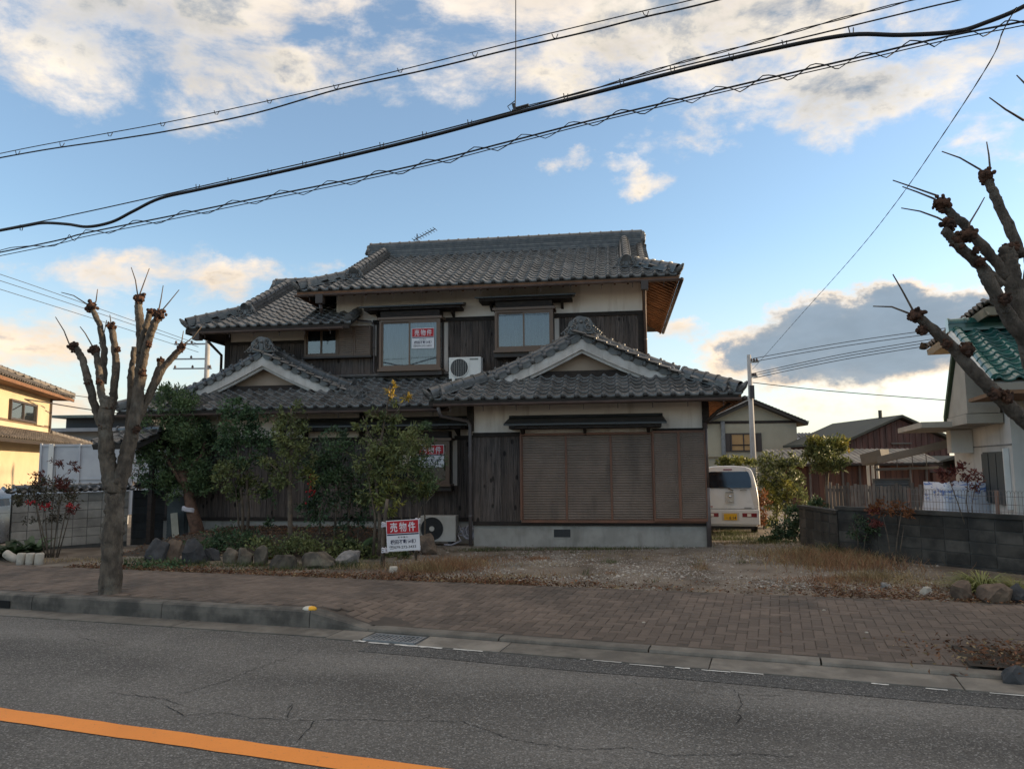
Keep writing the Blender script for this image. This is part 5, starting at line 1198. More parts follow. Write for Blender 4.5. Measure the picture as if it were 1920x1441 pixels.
for v in bm.verts: 
    p = v.co; s_ = 1 + .07 * math.sin(p.x * 9 + p.z * 7) + .05 * math.sin(p.y * 11 + p.x * 5); v.co = Vector((p.x * wv * s_, p.y * .8 * s_, (p.z + .5) * (1.40 + .06 * math.sin(p.x * 8))))
me = bpy.data.meshes.new('cover'); bm.to_mesh(me); bm.free(); me.materials.append(m); me.polygons.foreach_set('use_smooth', [True] * len(me.polygons)); obj('cover', me, tp)
mb = MB(); mb.tube([(-wv * .56, -.43, .75), (0, -.47, .72), (wv * .56, -.43, .75)], .008, 5); mb.build('rope', CABLE, tp)

# ---- white house with green glazed roof
G0 = V(8.53, 12.68, 0)
wh = thing('house', 'white rendered house with green glazed roof tiles and deep eaves', 'house', G0, -PHI)
WHITE = mat('grey_white_render', (.66, .63, .585), .9, (.55, .52, .48), .8, .5, .15, 30, stain=((.30, .28, .25), (2, 2, .35), 1.2, .4)); OLIVE = mat('olive_soffit', (.40, .365, .31), .85, (.33, .30, .25), 2, .5)
GREEN = mat('green_glazed_tile', (.026, .125, .105), .22, (.014, .075, .066), 3, .5, spec=.6, rnd=.25, coat=.4)
# local x to the right along the road, y away from the road
mb = MB(); mb.box(0, 9, 0, 4.4, -.1, 2.62); mb.ext([(0, 0, 2.62), (0, 1.95, 2.62), (0, .65, 3.98), (0, 0, 3.66)], V(9, 0, 0)); mb.build('wall', WHITE, wh)
lr = bpy.data.objects.new('roof', None); col.objects.link(lr); lr.parent = wh
M4 = .49; o4 = V(-.62, -1.8, 2.96); c4 = 1 / math.sqrt(1 + M4 * M4); tv = V(0, 1, M4) * c4; nv = V(1, 0, 0).cross(tv); gm = T_MID.mesh('roof_tile', GREEN); gm.polygons.foreach_set('use_smooth', [True] * len(gm.polygons)); LT = 2.45 / c4
for r in range(int(LT / TL)):
    for i in range(22):
        p = o4 + V(1, 0, 0) * (i * TW) + tv * (r * TL) + nv * .04; ob = obj('roof_tile', gm, lr); ob.matrix_local = Matrix(((1, tv.x, nv.x, p.x), (0, tv.y, nv.y, p.y), (0, tv.z, nv.z, p.z), (0, 0, 0, 1)))
dk = MB(); dk.ext([o4 + V(-.02, 0, 0), o4 + V(9.8, 0, 0), o4 + V(9.8, 0, 0) + tv * LT, o4 + V(-.02, 0, 0) + tv * LT], nv * -.14); dk.build('roof_deck', OLIVE, lr)
dk = MB(); dk.ext([(-.62, .65, 4.14), (9.2, .65, 4.14), (9.2, 2.0, 2.67), (-.62, 2.0, 2.67)], V(0, 0, -.16)); dk.build('rear_slope', mat('mossy_tile_edge', (.06, .085, .045), .8), lr)
m2 = MB(); _ridge(m2, o4 + V(-.1, 0, 0) + tv * (LT - .03), o4 + V(9, 0, 0) + tv * (LT - .03), .26, .14, 2, .1); m2.build('ridge', GREEN, lr)
mb = MB(); mb.bar(o4 + V(-.05, 0, -.02), o4 + V(-.05, 0, -.02) + tv * LT, .05, .16); mb.build('verge_board', WHITEP, lr)
m2 = MB(); arc_caps(m2, o4 + V(.03, 0, .07), o4 + V(.03, 0, .07) + tv * LT, .075); m2.build('verge_tiles', GREEN, lr, kind='stuff')
mb = MB(); mb.box(-.58, -.02, .3, 2.0, 2.45, 2.62); mb.ext([(-.56, .3, 2.63), (-.56, 1.9, 2.63), (-.56, .65, 3.9), (-.56, .3, 3.75)], V(.5, 0, 0)); mb.build('boxed_eave', OLIVE, wh)
mb = MB(); mb.box(-1.1, -.03, 1.5, 4.5, 2.44, 2.55); mb.build('side_canopy', OLIVE, wh)
mb = MB(); mb.box(.9, 9, -1.5, -.01, -.1, 2.8); mb.build('porch_wall', mat('cream_render', (.46, .37, .22), .9, (.4, .32, .19), 1, .4), wh)
mb = MB(); mb.box(-.6, 9, -1.75, -.02, 2.80, 2.86); mb.build('eave_soffit', mat('timber_soffit', (.22, .12, .06), .8), wh)
# upper storey set back, with tiled hip eave
mb = MB(); mb.box(.35, 9, .9, 4.4, 2.7, 4.3); mb.build('upper_wall', mat('tan_render', (.40, .33, .24), .9), wh)
ur = bpy.data.objects.new('upper_roof', None); col.objects.link(ur); ur.parent = wh
for (o, sd, ud, poly) in (((-.3, 5.0, 4.4), (0, -1, 0), (1, 0, 0), [(0, 0), (5.2, 0), (2.6, 2.6)]), ((-.3, -.2, 4.4), (1, 0, 0), (0, 1, 0), [(0, 0), (10, 0), (10, 2.6), (2.6, 2.6)]), ((9.7, 5.0, 4.4), (-1, 0, 0), (0, -1, 0), [(0, 0), (10, 0), (7.4, 2.6), (0, 2.6)])):
    m2, pts, nv = tile_field(o, sd, ud, .5, poly, .29, .25, .06); m2.build('roof_tiles', TILEB, ur, kind='stuff'); dk = MB(); dk.ext([p + nv * .02 for p in pts], nv * -.14); dk.build('roof_deck', MATS['tan_render'], ur)
# dark shuttered side window, canopy, air duct
sw2 = bpy.data.objects.new('window', None); col.objects.link(sw2); sw2.parent = wh
mb = MB(); mb.box(-.05, -.004, .25, 1.75, 1.0, 1.95); mb.build('shutter_box', mat('charcoal_shutter', (.055, .058, .055), .6, (.035, .037, .036), 3, .5), sw2)
for y in (.28, .78, 1.3): mb = MB(); mb.box(-.075, -.051, y, y + .45, 1.03, 1.92); mb.build('shutter', MATS['charcoal_shutter'], sw2)
mb = MB(); mb.box(-.09, -.004, .2, .245, .95, 2.0); mb.build('frame', WHITEP, sw2)
mb = MB(); mb.box(-.4, -.01, 2.6, 3.0, 1.95, 2.42); mb.build('duct_box', WHITE, wh)
for z in (2.05,): mb = MB(); mb.box(-.012, -.001, .0, 4.38, z, z + .025); mb.build('wall_joint', mat('joint_grey', (.25, .24, .23), .9), wh)
# ---- beige house behind
CREAM = mat('cream_grey_render', (.38, .335, .25), .9, (.33, .29, .21), .8, .4); b0 = at(1328, 870, 55); b0.z = -.1
bh_ = thing('house', 'cream gable-fronted house behind the white van', 'house', b0, R_(-3)); Wb = 165 * 55 / FPX
mb = MB(); mb.box(0, Wb, 0, 8, 0, 4.95); mb.ext([(0, 0, 4.95), (Wb, 0, 4.95), (Wb / 2, 0, 6.45)], V(0, 8, 0)); mb.build('wall', CREAM, bh_)
mS = 3.0 / Wb
far_roof(bh_, [((Wb + .7, -.6, 4.72), (0, 1, 0), (-1, 0, 0), [(0, 0), (9.2, 0), (9.2, Wb / 2 + .7), (0, Wb / 2 + .7)]), ((-.7, 8.6, 4.72), (0, -1, 0), (1, 0, 0), [(0, 0), (9.2, 0), (9.2, Wb / 2 + .7), (0, Wb / 2 + .7)])], 1.73 / (Wb / 2 + .7), TILE, ridges=[((Wb / 2, -.6, 6.45), (Wb / 2, 8.6, 6.45), .3, .28, 3, .1)], thick=.2)
mb = MB(); mb.box(-.02, Wb + .02, -.05, -.003, 4.75, 4.95); mb.build('band', BEAM, bh_)
def lw(px, py): q = at(px, py, 55); return (q - b0).x, q.z + .1
x0, z1 = lw(1368, 812); x1, z0 = lw(1418, 846)
w = bpy.data.objects.new('window', None); col.objects.link(w); w.parent = bh_
mb = MB(); frame_rect(mb, x0, x1, z0, z1, -.1, -.004, .1); mb.box((x0 + x1) / 2 - .04, (x0 + x1) / 2 + .04, -.09, -.005, z0, z1); mb.build('frame', BRONZED, w); mb = MB(); mb.box(x0 - .35, x0 - .02, -.08, -.004, z0, z1); mb.build('shutter', BRONZED, w); mb = MB(); mb.box(x1 + .02, x1 + .35, -.08, -.004, z0, z1); mb.build('shutter', BRONZED, w)
mb = MB(); mb.box(x0 + .05, x1 - .05, -.04, -.03, z0 + .05, z1 - .05); mb.build('pane', mat('amber_reflection', (.42, .25, .10), .5, (.36, .2, .08), 1, .5), w); mb = MB(); mb.box(x0 + .1, x1 - .3, -.10, -.101 + .04, z0 + .45, z0 + .52); mb.build('balustrade', BEAM, w)  # pane coloured amber to paint in a warm reflection
xp, _ = lw(1354, 800); mb = MB(); mb.tube([(xp, -.12, .2), (xp, -.12, 4.9)], .16, 8); mb.build('downpipe', mat('grey_drainpipe', (.22, .22, .22), .6), bh_)
mb = MB(); mb.box(-.5, .9, -1.3, 0, 2.3, 2.4); mb.box(-.3, .8, -1.1, -.01, 0, 2.3); mb.build('porch', CREAM, bh_)
# ---- red barn, low red shed, small white outhouse
RUST = mat('rusted_red_sheet', (.105, .05, .04), .8, (.06, .032, .027), 1.1, .7, rnd=.1, grain=(3, 3, .25), stain=((.20, .12, .10), (5, 5, .3), .8, .5))
RUSTW = mat('red_brown_boards', (.12, .055, .036), .85, (.075, .036, .026), 1.4, .6, grain=(4, 4, .4), rnd=.15); MOSSY = mat('mossy_sheet_roof', (.075, .072, .055), .85, (.05, .05, .04), 1, .6)
P0, P1, PK = at(1592, 880, 44), at(1782, 880, 44), at(1686, 786, 44)
rb = thing('barn', 'rusty red sheet-metal barn with broad gable', 'barn', V(P0.x, P0.y, -.1), 0); Wr = P1.x - P0.x; xk = PK.x - P0.x
zl, zr2 = at(1592, 828, 44).z + .1, at(1782, 826, 44).z + .1; zk = PK.z + .1
n = 34
for i in range(n):
    xa, xb = Wr * i / n, Wr * (i + 1) / n; zz = lambda x: zl + (zk - zl) * x / xk if x < xk else zk + (zr2 - zk) * (x - xk) / (Wr - xk)
    mb = MB(); y = -.03 * (i % 2) - .002; mb.ext([(xa + .004, y, 0), (xb - .004, y, 0), (xb - .004, y, zz(xb)), (xa + .004, y, zz(xa))], V(0, .04, 0)); mb.build('sheet', RUST, rb)
mb = MB(); mb.ext([(.0, .05, 0), (Wr, .05, 0), (Wr, .05, zr2), (xk, .05, zk), (0, .05, zl)], V(0, 9, 0)); mb.build('wall', RUST, rb)
mb = MB(); mb.ext([(-.5, -.4, zl - .15), (xk, -.4, zk + .12), (xk, -.4, zk + .26), (-.5, -.4, zl + .0)], V(0, 9.6, 0)); mb.ext([(xk, -.4, zk + .12), (Wr + .5, -.4, zr2 - .15), (Wr + .5, -.4, zr2 + .0), (xk, -.4, zk + .26)], V(0, 9.6, 0)); mb.build('roof', MOSSY, rb)
q = at(1650, 772, 46) - rb.location; mb = MB(); mb.tube([(q.x, 2, zk - 1), (q.x, 2, q.z + .1)], .11, 8); mb.build('flue', MOSSY, rb)
q = at(1692, 832, 43.8) - rb.location; mb = MB(); mb.box(q.x - .6, q.x + .6, -.14, -.035, q.z, q.z + .08); mb.build('vent_flap', GREYM, rb)
# low shed with corrugated roof
S0, S1 = at(1470, 872, 31), at(1742, 868, 31); sh = thing('shed', 'long low red-brown shed with corrugated sheet roof', 'shed', V(S0.x, S0.y, -.1)); Ws = S1.x - S0.x
CORR = mat('grey_corrugated_sheet', (.22, .20, .17), .75, (.12, .11, .095), 1.2, .6, stain=((.10, .07, .05), (3, 3, 1), 1, .6))
mb = MB(); n = int(Ws / .1); vs = []
for i in range(n + 1):
    x = -.3 + (Ws + .6) * i / n; z = .035 * (i % 2); vs += [(x, -.5, 1.82 + z), (x + .0, 1.6, 2.42 + z)]
mb.add(vs, [(2 * i, 2 * i + 2, 2 * i + 3, 2 * i + 1) for i in range(n)]); mb.build('roof_sheet', CORR, sh)
mb = MB(); mb.box(-.3, Ws + .3, -.48, 1.6, 1.72, 1.80); mb.build('roof_frame', BEAM, sh); mb = MB(); mb.box(0, Ws, 0, 1.6, 0, 1.72); mb.build('wall', BEAM, sh); k = 26
for i in range(k): mb = MB(); mb.box(Ws * i / k + .006, Ws * (i + 1) / k - .006, -.03, -.002, 0, 1.7); mb.build('board', RUSTW, sh)
for px in (1517, 1578, 1610, 1705, 1735): q = at(px, 870, 30.9) - sh.location; mb = MB(); mb.tube([(q.x, -.14, 0), (q.x, -.14, 1.75)], .045, 7); mb.build('post', PICK, sh)
# end gable with small annex on the right
mb = MB(); mb.ext([(Ws - .2, -.4, 1.75), (Ws + .9, -.4, 1.95), (Ws + 2.2, -.4, 1.35), (Ws + 2.2, -.4, 1.45), (Ws + .9, -.4, 2.1)], V(0, 2.4, 0)); mb.build('annex_roof', MOSSY, sh); mb = MB(); mb.box(Ws + .02, Ws + 2, -.2, 1.8, 0, 1.4); mb.build('annex_wall', RUSTW, sh)
# small white house with slate-blue roof far behind
b0 = at(1490, 870, 62); oh = thing('outhouse', 'small white gabled building with dark tiled roof beyond the topiary tree', 'building', V(b0.x, b0.y, -.1), R_(-4))
mb = MB(); mb.box(0, 2.6, 0, 5, 0, 3.0); mb.ext([(0, 0, 3.0), (2.6, 0, 3.0), (.9, 0, 3.9)], V(0, 5, 0)); mb.build('wall', mat('white_wash', (.60, .62, .66), .9), oh)
far_roof(oh, [((-.6, 1.0, 3.25), (1, 0, 0), (0, 1, 0), [(0, 0), (8.5, 0), (8.5, 2.2), (0, 2.2)])], .5, TILE)
mb = MB(); mb.box(-.3, 2.6, -.6, -.02, 2.3, 2.5); mb.build('canopy', RUST, oh); mb = MB(); mb.box(2.61, 8, .6, 5, 0, 3.2); mb.build('rear_wall', MATS['white_wash'], oh)
# small aerials on far roofs
for (px, py, D_, h, lb) in ((1743, 790, 43.5, .75, 'small television aerial standing on the rusty barn roof'),):
    q = at(px, py + 34, D_); t = thing('roof_aerial', lb, 'aerial', V(q.x, q.y + 1.2, q.z)); mb = MB(); mb.tube([(0, 0, 0), (0, 0, h + .3)], .025, 6); mb.tube([(-.3, 0, h + .2), (.3, 0, h + .32)], .018, 5)
    for x in (-.25, -.1, .1, .25): mb.tube([(x, -.2, h + .25 + x * .2), (x, .2, h + .25 + x * .2)], .012, 4)
    mb.build('mast', GREYM, t)
# ---- unseen houses added further along the road, beyond the frame, to shade the street
for k, (s0, w_, h_, lb) in enumerate(((15.2, 9, 5.0, 'plain cream two-storey house next along the road, added unseen to shade the street'), (26, 10, 5.4, 'grey rendered two-storey house second along the road, added unseen to shade the street'), (38, 11, 5.6, 'pale two-storey house farthest along the road, added unseen to shade the street'))):
    t = thing('house', lb, 'house', RP(s0, 3.9, 0), -PHI); mw = (CREAM, GREYW, WHITE)[k]
    mb = MB(); mb.box(0, w_, 0, 8, -.1, h_); mb.ext([(0, 0, h_), (0, 8, h_), (0, 4, h_ + 1.7)], V(w_, 0, 0)); mb.build('wall', mw, t)
    for q, (ya, yb) in enumerate(((-.7, 4), (8.7, 4))): mb = MB(); mb.ext([(-.6, ya, h_ - .25), (w_ + .6, ya, h_ - .25), (w_ + .6, yb, h_ + 1.8), (-.6, yb, h_ + 1.8)], V(0, 0, .15)); mb.build('roof', TILEB, t)
    for z in (1.0, 3.6):
        for x in (1.2, w_ - 3): mb = MB(); frame_rect(mb, x, x + 1.7, z, z + 1.1, -.06, -.003, .07); mb.box(x + .06, x + 1.64, -.02, -.003, z + .06, z + 1.04); mb.build('window', BRONZED, t)
# ---------------------------------------------------------------- vehicles
VW = mat('white_car_paint', (.62, .635, .645), .32, (.56, .575, .585), 2, .3, spec=.5, coat=.3); TAIL = mat('tail_lamp_red', (.20, .012, .02), .2, None, 5, .3, spec=.6); CARGL = mat('dark_car_glass', (.012, .016, .022), .04, None, 5, .2, spec=.9); YPL = mat('yellow_plate', (.72, .42, .02), .5, None, 5, .2); RUB = mat('tyre_rubber', (.018, .018, .018), .9); CHROME = mat('chrome', (.6, .6, .6), .2, None, 5, .2, metal=1)
def van(label, loc, rz, paint, Ln=3.3, hs=1.0, glass=True):
    t = thing('van', label, 'van', loc, rz)
    half = [(.66, .20), (.715, .26), (.735, .50), (.735, .80), (.722, 1.0), (.69, 1.25), (.645, 1.48), (.60, 1.63), (.54, 1.705), (.42, 1.745), (.2, 1.762)]
    prof = [(-x, z * hs) for x, z in half] + [(0, 1.765 * hs)] + [(x, z * hs) for x, z in reversed(half)]
    def ytilt(z): return .0 if z < 1.0 * hs else .20 * (z / hs - 1.0)
    n = len(prof); mb = MB(); vs = []; Y = [(0, .965, .012), (.012, .985, .006), (.05, 1.0, 0), (.5, 1, 0), (1.6, 1, 0), (2.5, 1, 0), (2.9, .97, 0), (Ln, .9, 0)]
    for (y, sx, dz_) in Y:
        for (x, z) in prof:
            f = min(1, y / .6); zz = z - dz_ if z > .9 * hs else z
            if y > 2.45: zz = min(zz, (1.765 - (y - 2.45) * .85) * hs)
            vs.append((x * sx, y + ytilt(z) * (1 - f), zz))
    m = len(Y); fs = [(i * n + j, (i + 1) * n + j, (i + 1) * n + j + 1, i * n + j + 1) for i in range(m - 1) for j in range(n - 1)] + [tuple(range(n)), tuple(range(m * n - 1, (m - 1) * n - 1, -1))]
    mb.add(vs, fs); o = mb.build('body', paint, t); o.data.polygons.foreach_set('use_smooth', [len(p.vertices) == 4 for p in o.data.polygons]); sb_ = o.modifiers.new('e', 'EDGE_SPLIT'); sb_.split_angle = R_(40)
    def face(pts, off, m_, name, par=t, th=.012):
        mb = MB(); mb.ext([V(x, ytilt(z * hs) - off, z * hs) for x, z in pts], V(0, th, 0)); return mb.build(name, m_, par)
    rw = face([(-.52, 1.185), (-.56, 1.21), (-.545, 1.45), (-.50, 1.60), (-.46, 1.615), (.46, 1.615), (.50, 1.60), (.545, 1.45), (.56, 1.21), (.52, 1.185)], .014, CARGL, 'rear_window')
    face([(-.13, 1.655), (.09, 1.655), (.09, 1.685), (-.13, 1.685)], .012, TAIL, 'brake_lamp')
    mb = MB(); mb.tube([V(-.02, .0, 1.17 * hs), V(.1, -.01, 1.12 * hs)], .014, 6); mb.tube([V(-.28, .025, 1.205 * hs), V(.0, .02, 1.19 * hs)], .008, 5); mb.build('wiper', BLACKP, t)
    face([(-.11, .78), (.11, .78), (.11, 1.07), (-.11, 1.07)], .004, mat('recess_white', (.52, .52, .5), .4), 'handle_recess'); face([(-.10, 1.065), (.10, 1.065), (.10, 1.08), (-.10, 1.08)], .012, BLACKP, 'recess_shadow')
    mb = MB(); mb.ball(V(0, -.012, .97 * hs), .05, 10, 6, 0, 1, .3, .6); mb.build('emblem', CHROME, t); mb = MB(); mb.bar(V(-.07, -.02, .845 * hs), V(.07, -.02, .845 * hs), .02, .022); mb.build('handle', CHROME, t)
    face([(-.66, .64), (.66, .64), (.66, .648), (-.66, .648)], .004, BLACKP, 'tailgate_seam')
    bp = [V(-.745, .18, .30), V(-.735, -.03, .30), V(-.6, -.055, .30), V(.6, -.055, .30), V(.735, -.03, .30), V(.745, .18, .30)]; mb = MB(); mb.ext([V(p.x, p.y, .24 * hs) for p in bp], V(0, 0, .385 * hs)); bo = mb.build('bumper', paint, t); bv = bo.modifiers.new('b', 'BEVEL'); bv.width = .02; bv.segments = 3
    for k in (-1, 1):
        mb = MB(); mb.box(min(k * .30, k * .66), max(k * .30, k * .66), -.064, -.03, .44 * hs, .54 * hs); mb.build('tail_lamp', TAIL, t)
        mb = MB(); mb.box(min(k * .42, k * .52), max(k * .42, k * .52), -.067, -.063, .455 * hs, .525 * hs); mb.build('reverse_lamp', WHITEP, t)
    mb = MB(); mb.box(-.22, .22, -.060, -.05, .345 * hs, .55 * hs); mb.build('plate_recess', BEIGEP, t)
    pl = MB(); pl.box(-.165, .165, -.072, -.06, .36 * hs, .525 * hs); po = pl.build('number_plate', YPL, t)
    text_obj('plate_digits', '· ·614'[3:] if False else '6 14', -.03, .14, .38, .46, -.0735, INK, po, .02); text_obj('plate_mark', '··', -.12, -.06, .41, .425, -.0735, INK, po, .0)
    face([(.27, 1.12), (.44, 1.12), (.44, 1.14), (.27, 1.14)], .003, mat('badge_grey', (.22, .22, .2), .6), 'model_badge'); face([(-.62, .685), (-.44, .69), (-.44, .715), (-.62, .71)], .003, mat('sticker_red', (.42, .09, .06), .6), 'sticker'); face([(.36, .665), (.54, .665), (.54, .68), (.36, .68)], .003, BLACKP, 'trim_badge')
    mb = MB(); mb.box(-.6, .6, .1, .3, .12, .26); mb.build('undertray', BLACKP, t)
    for x in (-.62, .62):
        for y in (.55, 2.75):
            wh_ = MB(); wh_.tube([(x - .075, y, .27), (x + .075, y, .27)], .27, 20); wo = wh_.build('wheel', RUB, t); mb = MB(); k = 1 if x > 0 else -1; mb.tube([(x + k * .06, y, .27), (x + k * .082, y, .27)], .17, 16); mb.build('rim', STEEL, wo)
    for k in (-1, 1):
        mb = MB(); mb.ext([(k * .70, .35, 1.08 * hs), (k * .70, 1.15, 1.08 * hs), (k * .64, 1.15, 1.5 * hs), (k * .64, .45, 1.5 * hs)], V(k * .012, 0, 0)); mb.build('side_window', CARGL, t); mb = MB(); mb.ext([(k * .70, 1.3, 1.08 * hs), (k * .70, 2.25, 1.08 * hs), (k * .64, 2.2, 1.5 * hs), (k * .64, 1.3, 1.5 * hs)], V(k * .012, 0, 0)); mb.build('side_window', CARGL, t)
    return t
vp = at(1370, 980, 19.7); van('white kei van parked tail-out beside the house', V(vp.x, vp.y, -.06), R_(-14), VW)
SIL = mat('silver_car_paint', (.36, .38, .41), .3, None, 2, .3, spec=.5, metal=.4)
vp = at(-104, 1000, 14.6); van('silver car mostly hidden behind the garden wall', V(vp.x - .1, vp.y, .1), R_(8), SIL, hs=.72)

# ---------------------------------------------------------------- vegetation
def clump(c, r, n, per=7, up=.25, spread=.16, shell=.55):
    """leaf positions and directions: twigs spread through an ellipsoid, leaves grouped on each twig"""
    m = max(1, n // per); K = max(3, min(16, m // 9)); sd_ = unit(rng.normal(size=(K, 3))) * (shell + (.92 - shell) * rng.random((K, 1)) ** .6)   # boughs
    who = rng.integers(0, K, m); g = rng.normal(size=(m, 3)) * rng.uniform(.10, .27, K)[who][:, None]; loc_ = sd_[who] + g
    loc_ = loc_ / np.maximum(1, np.linalg.norm(loc_, axis=1, keepdims=True) / 1.12); d = unit(loc_ + .5 * g); tw = loc_ * np.array(r) * 1.06 + np.array(c)
    pos = np.repeat(tw, per, 0) + rng.normal(size=(m * per, 3)) * spread * np.mean(r) * .5
    dr = np.repeat(d, per, 0) * .6 + rng.normal(size=(m * per, 3)) * .75 + np.array([0, 0, up]); return pos, dr
def plant(name, label, cat, base, stems, blobs, leaf, mats, group=None, per=7, up=.2, spread=.16, stem_m=None, shell=.5, extra=None, trunkname='trunk', fold=.25):
    """base: world point; stems: list of [(px,py,dD),...],r0,r1 ; blobs: (px,py,rx,ry,n[,mat]) in picture measures at the plant's own distance"""
    t = thing(name, label, cat, base, 0, group); D = base.y; k = D / FPX; o = V(*base)
    if stems:
        for (pts, r0, r1) in stems:
            mb = MB(); P = [at(p[0], p[1], D + (p[2] if len(p) > 2 else 0)) - o for p in pts]
            m = len(P); mb.tube(P, [r0 + (r1 - r0) * i / (m - 1) for i in range(m)], 8, jit=.12); mb.build(trunkname, stem_m or STEM, t, True)
    vs = []; qs = []; mi = []; off = 0
    for b in blobs:
        px, py, rx, ry, n = b[:5]; c = at(px, py, D + (b[6] if len(b) > 6 else 0)) - o
        p, d = clump((c.x, c.y, c.z), (rx * k, max(rx * k * .85, .12), ry * k), n, per, up, spread, shell); v, q = leaves(p, d, leaf[0], leaf[1], fold); vs.append(v); qs.append(q + off); off += len(v); mi += [b[5] if len(b) > 5 else 0] * len(q)
    if vs: 
        o_ = obj('crown', np_mesh('crown', np.concatenate(vs), np.concatenate(qs), mats, mi), t)
    if extra: extra(t, o, D)
    return t
G1 = leafmat('juniper_green', (0.151, 0.214, 0.088), (0.061, 0.098, 0.049)); G2 = leafmat('camellia_green', (0.101, 0.164, 0.072), (0.038, 0.072, 0.038)); G3 = leafmat('olive_green', (0.190, 0.211, 0.078), (0.088, 0.107, 0.043))
G4 = leafmat('yellow_green', (0.264, 0.248, 0.054), (0.115, 0.135, 0.041)); G5 = leafmat('gold_leaf', (.42, .30, .03), (.30, .20, .03)); G6 = leafmat('dark_green', (0.088, 0.138, 0.070), (0.039, 0.066, 0.038)); G7 = leafmat('red_leaf', (.15, .035, .028), (.085, .025, .02)); G8 = leafmat('rust_leaf', (.24, .095, .035), (.14, .055, .025)); G9 = leafmat('nandina_leaf', (.085, .075, .04), (.045, .035, .025)); GV = leafmat('variegated_blade', (.26, .26, .09), (.14, .16, .05))
BERRY = mat('red_berry', (.42, .015, .02), .35, None, 5, .3)
# juniper with leaning trunk
jb = gz(372, 1014); jk = [(jb, 0)]
t = plant('juniper_tree', 'dense clipped juniper with leaning trunk wrapped in white cloth', 'tree', jb, [([(376, 1018), (368, 985), (358, 950), (352, 915), (338, 870, .1), (330, 800, .1)], .17, .08), ([(352, 925), (325, 880), (300, 840)], .06, .03), ([(385, 1015), (374, 985), (366, 965)], .05, .03), ([(345, 890), (380, 850), (385, 820)], .05, .02)],
    [(318, 770, 42, 42, 1768), (345, 795, 48, 40, 1768), (285, 820, 34, 36, 1156), (310, 845, 46, 36, 1564), (365, 850, 40, 34, 1360), (290, 880, 36, 32, 1156), (345, 890, 46, 34, 1496), (385, 900, 30, 26, 748), (320, 915, 34, 22, 748), (352, 755, 24, 22, 612), (392, 815, 18, 22, 476, 1), (305, 742, 20, 16, 340), (278, 850, 18, 20, 340), (300, 905, 28, 24, 612, 1)], (.10, .030), [G1, G2], per=9, up=.55, spread=.20, stem_m=TRUNKR, shell=.45)
mb = MB(); c = at(356, 958, jb.y) - jb
for j in range(3): mb.tube([c + V(math.cos(a) * .155, math.sin(a) * .155, .03 * j - .04 * math.sin(a + 1) + .008 * math.sin(5 * a)) for a in np.linspace(0, 6.28, 20)], .024, 6, jit=.3)
mb.build('cloth_wrap', CLOTH, t, True)
# white plank leaning beside it
q = gz(330, 1012); pk = MB(); pk.bar((0, 0, 0), (-.09, .04, .62), .16, .02, up=V(0, 1, 0)); o = pk.build('leaning_board', mat('cream_board', (.55, .52, .42), .8, (.45, .42, .33), 4, .5), None); o.location = q; tag(o, 'short cream board leaning against the rocks by the juniper', 'board')
BEDG = 'shrubs and small trees in the front bed'
b = gz(458, 1026); plant('camellia_tree', 'tall glossy dark camellia with pale multiple stems', 'tree', b, [([(455, 1028), (455, 960), (450, 900), (445, 830)], .035, .02), ([(462, 1028), (466, 960), (462, 890), (470, 840)], .04, .02), ([(450, 1028), (446, 960), (440, 900)], .025, .012)],
    [(438, 765, 24, 34, 504), (445, 800, 34, 36, 841), (485, 800, 24, 28, 448), (450, 845, 40, 34, 841, 0), (490, 840, 26, 24, 336), (450, 885, 44, 36, 729, 1), (430, 915, 26, 22, 280, 1), (470, 920, 26, 24, 280, 1), (500, 950, 18, 34, 168), (505, 880, 18, 22, 168, 1)], (.085, .042), [G2, G3], BEDG, per=6, up=.1, spread=.18)
b = gz(545, 1042); plant('slender_tree', 'slender straight young tree with thin olive crown', 'tree', b, [([(545, 1044), (544, 980), (543, 920), (546, 860), (545, 800), (546, 765)], .055, .012), ([(545, 900), (520, 880), (505, 868)], .015, .006), ([(546, 880), (570, 850), (580, 838)], .015, .006), ([(545, 850), (528, 825), (522, 812)], .012, .005), ([(544, 905), (565, 895), (585, 890)], .012, .005)],
    [(546, 775, 22, 26, 277), (543, 805, 30, 24, 369), (545, 835, 36, 26, 409), (525, 865, 34, 22, 316), (570, 855, 26, 24, 264), (545, 890, 40, 20, 303), (515, 900, 22, 18, 165), (575, 900, 18, 18, 132, 1)], (.085, .034), [G3, G4], BEDG, per=5, up=.05, spread=.22, shell=.3)
b = gz(620, 1032); plant('evergreen_shrub', 'dense dark evergreen shrub mass in the middle of the bed', 'shrub', b, [([(600, 1032), (600, 960), (590, 900), (585, 850)], .025, .012), ([(625, 1032), (630, 960), (635, 900)], .025, .012), ([(648, 1032), (655, 960), (660, 880)], .025, .012), ([(670, 1032), (672, 980), (680, 930)], .02, .01)],
    [(600, 850, 40, 34, 570), (640, 855, 42, 34, 622, 1), (590, 895, 40, 40, 622), (635, 905, 46, 44, 829, 1), (680, 900, 36, 46, 673), (600, 950, 36, 34, 362, 1), (650, 960, 40, 34, 414), (690, 960, 28, 40, 362, 1), (620, 820, 34, 20, 233), (580, 935, 22, 30, 207)], (.085, .036), [G6, G2], BEDG, per=6, up=.1, spread=.2, shell=.35)
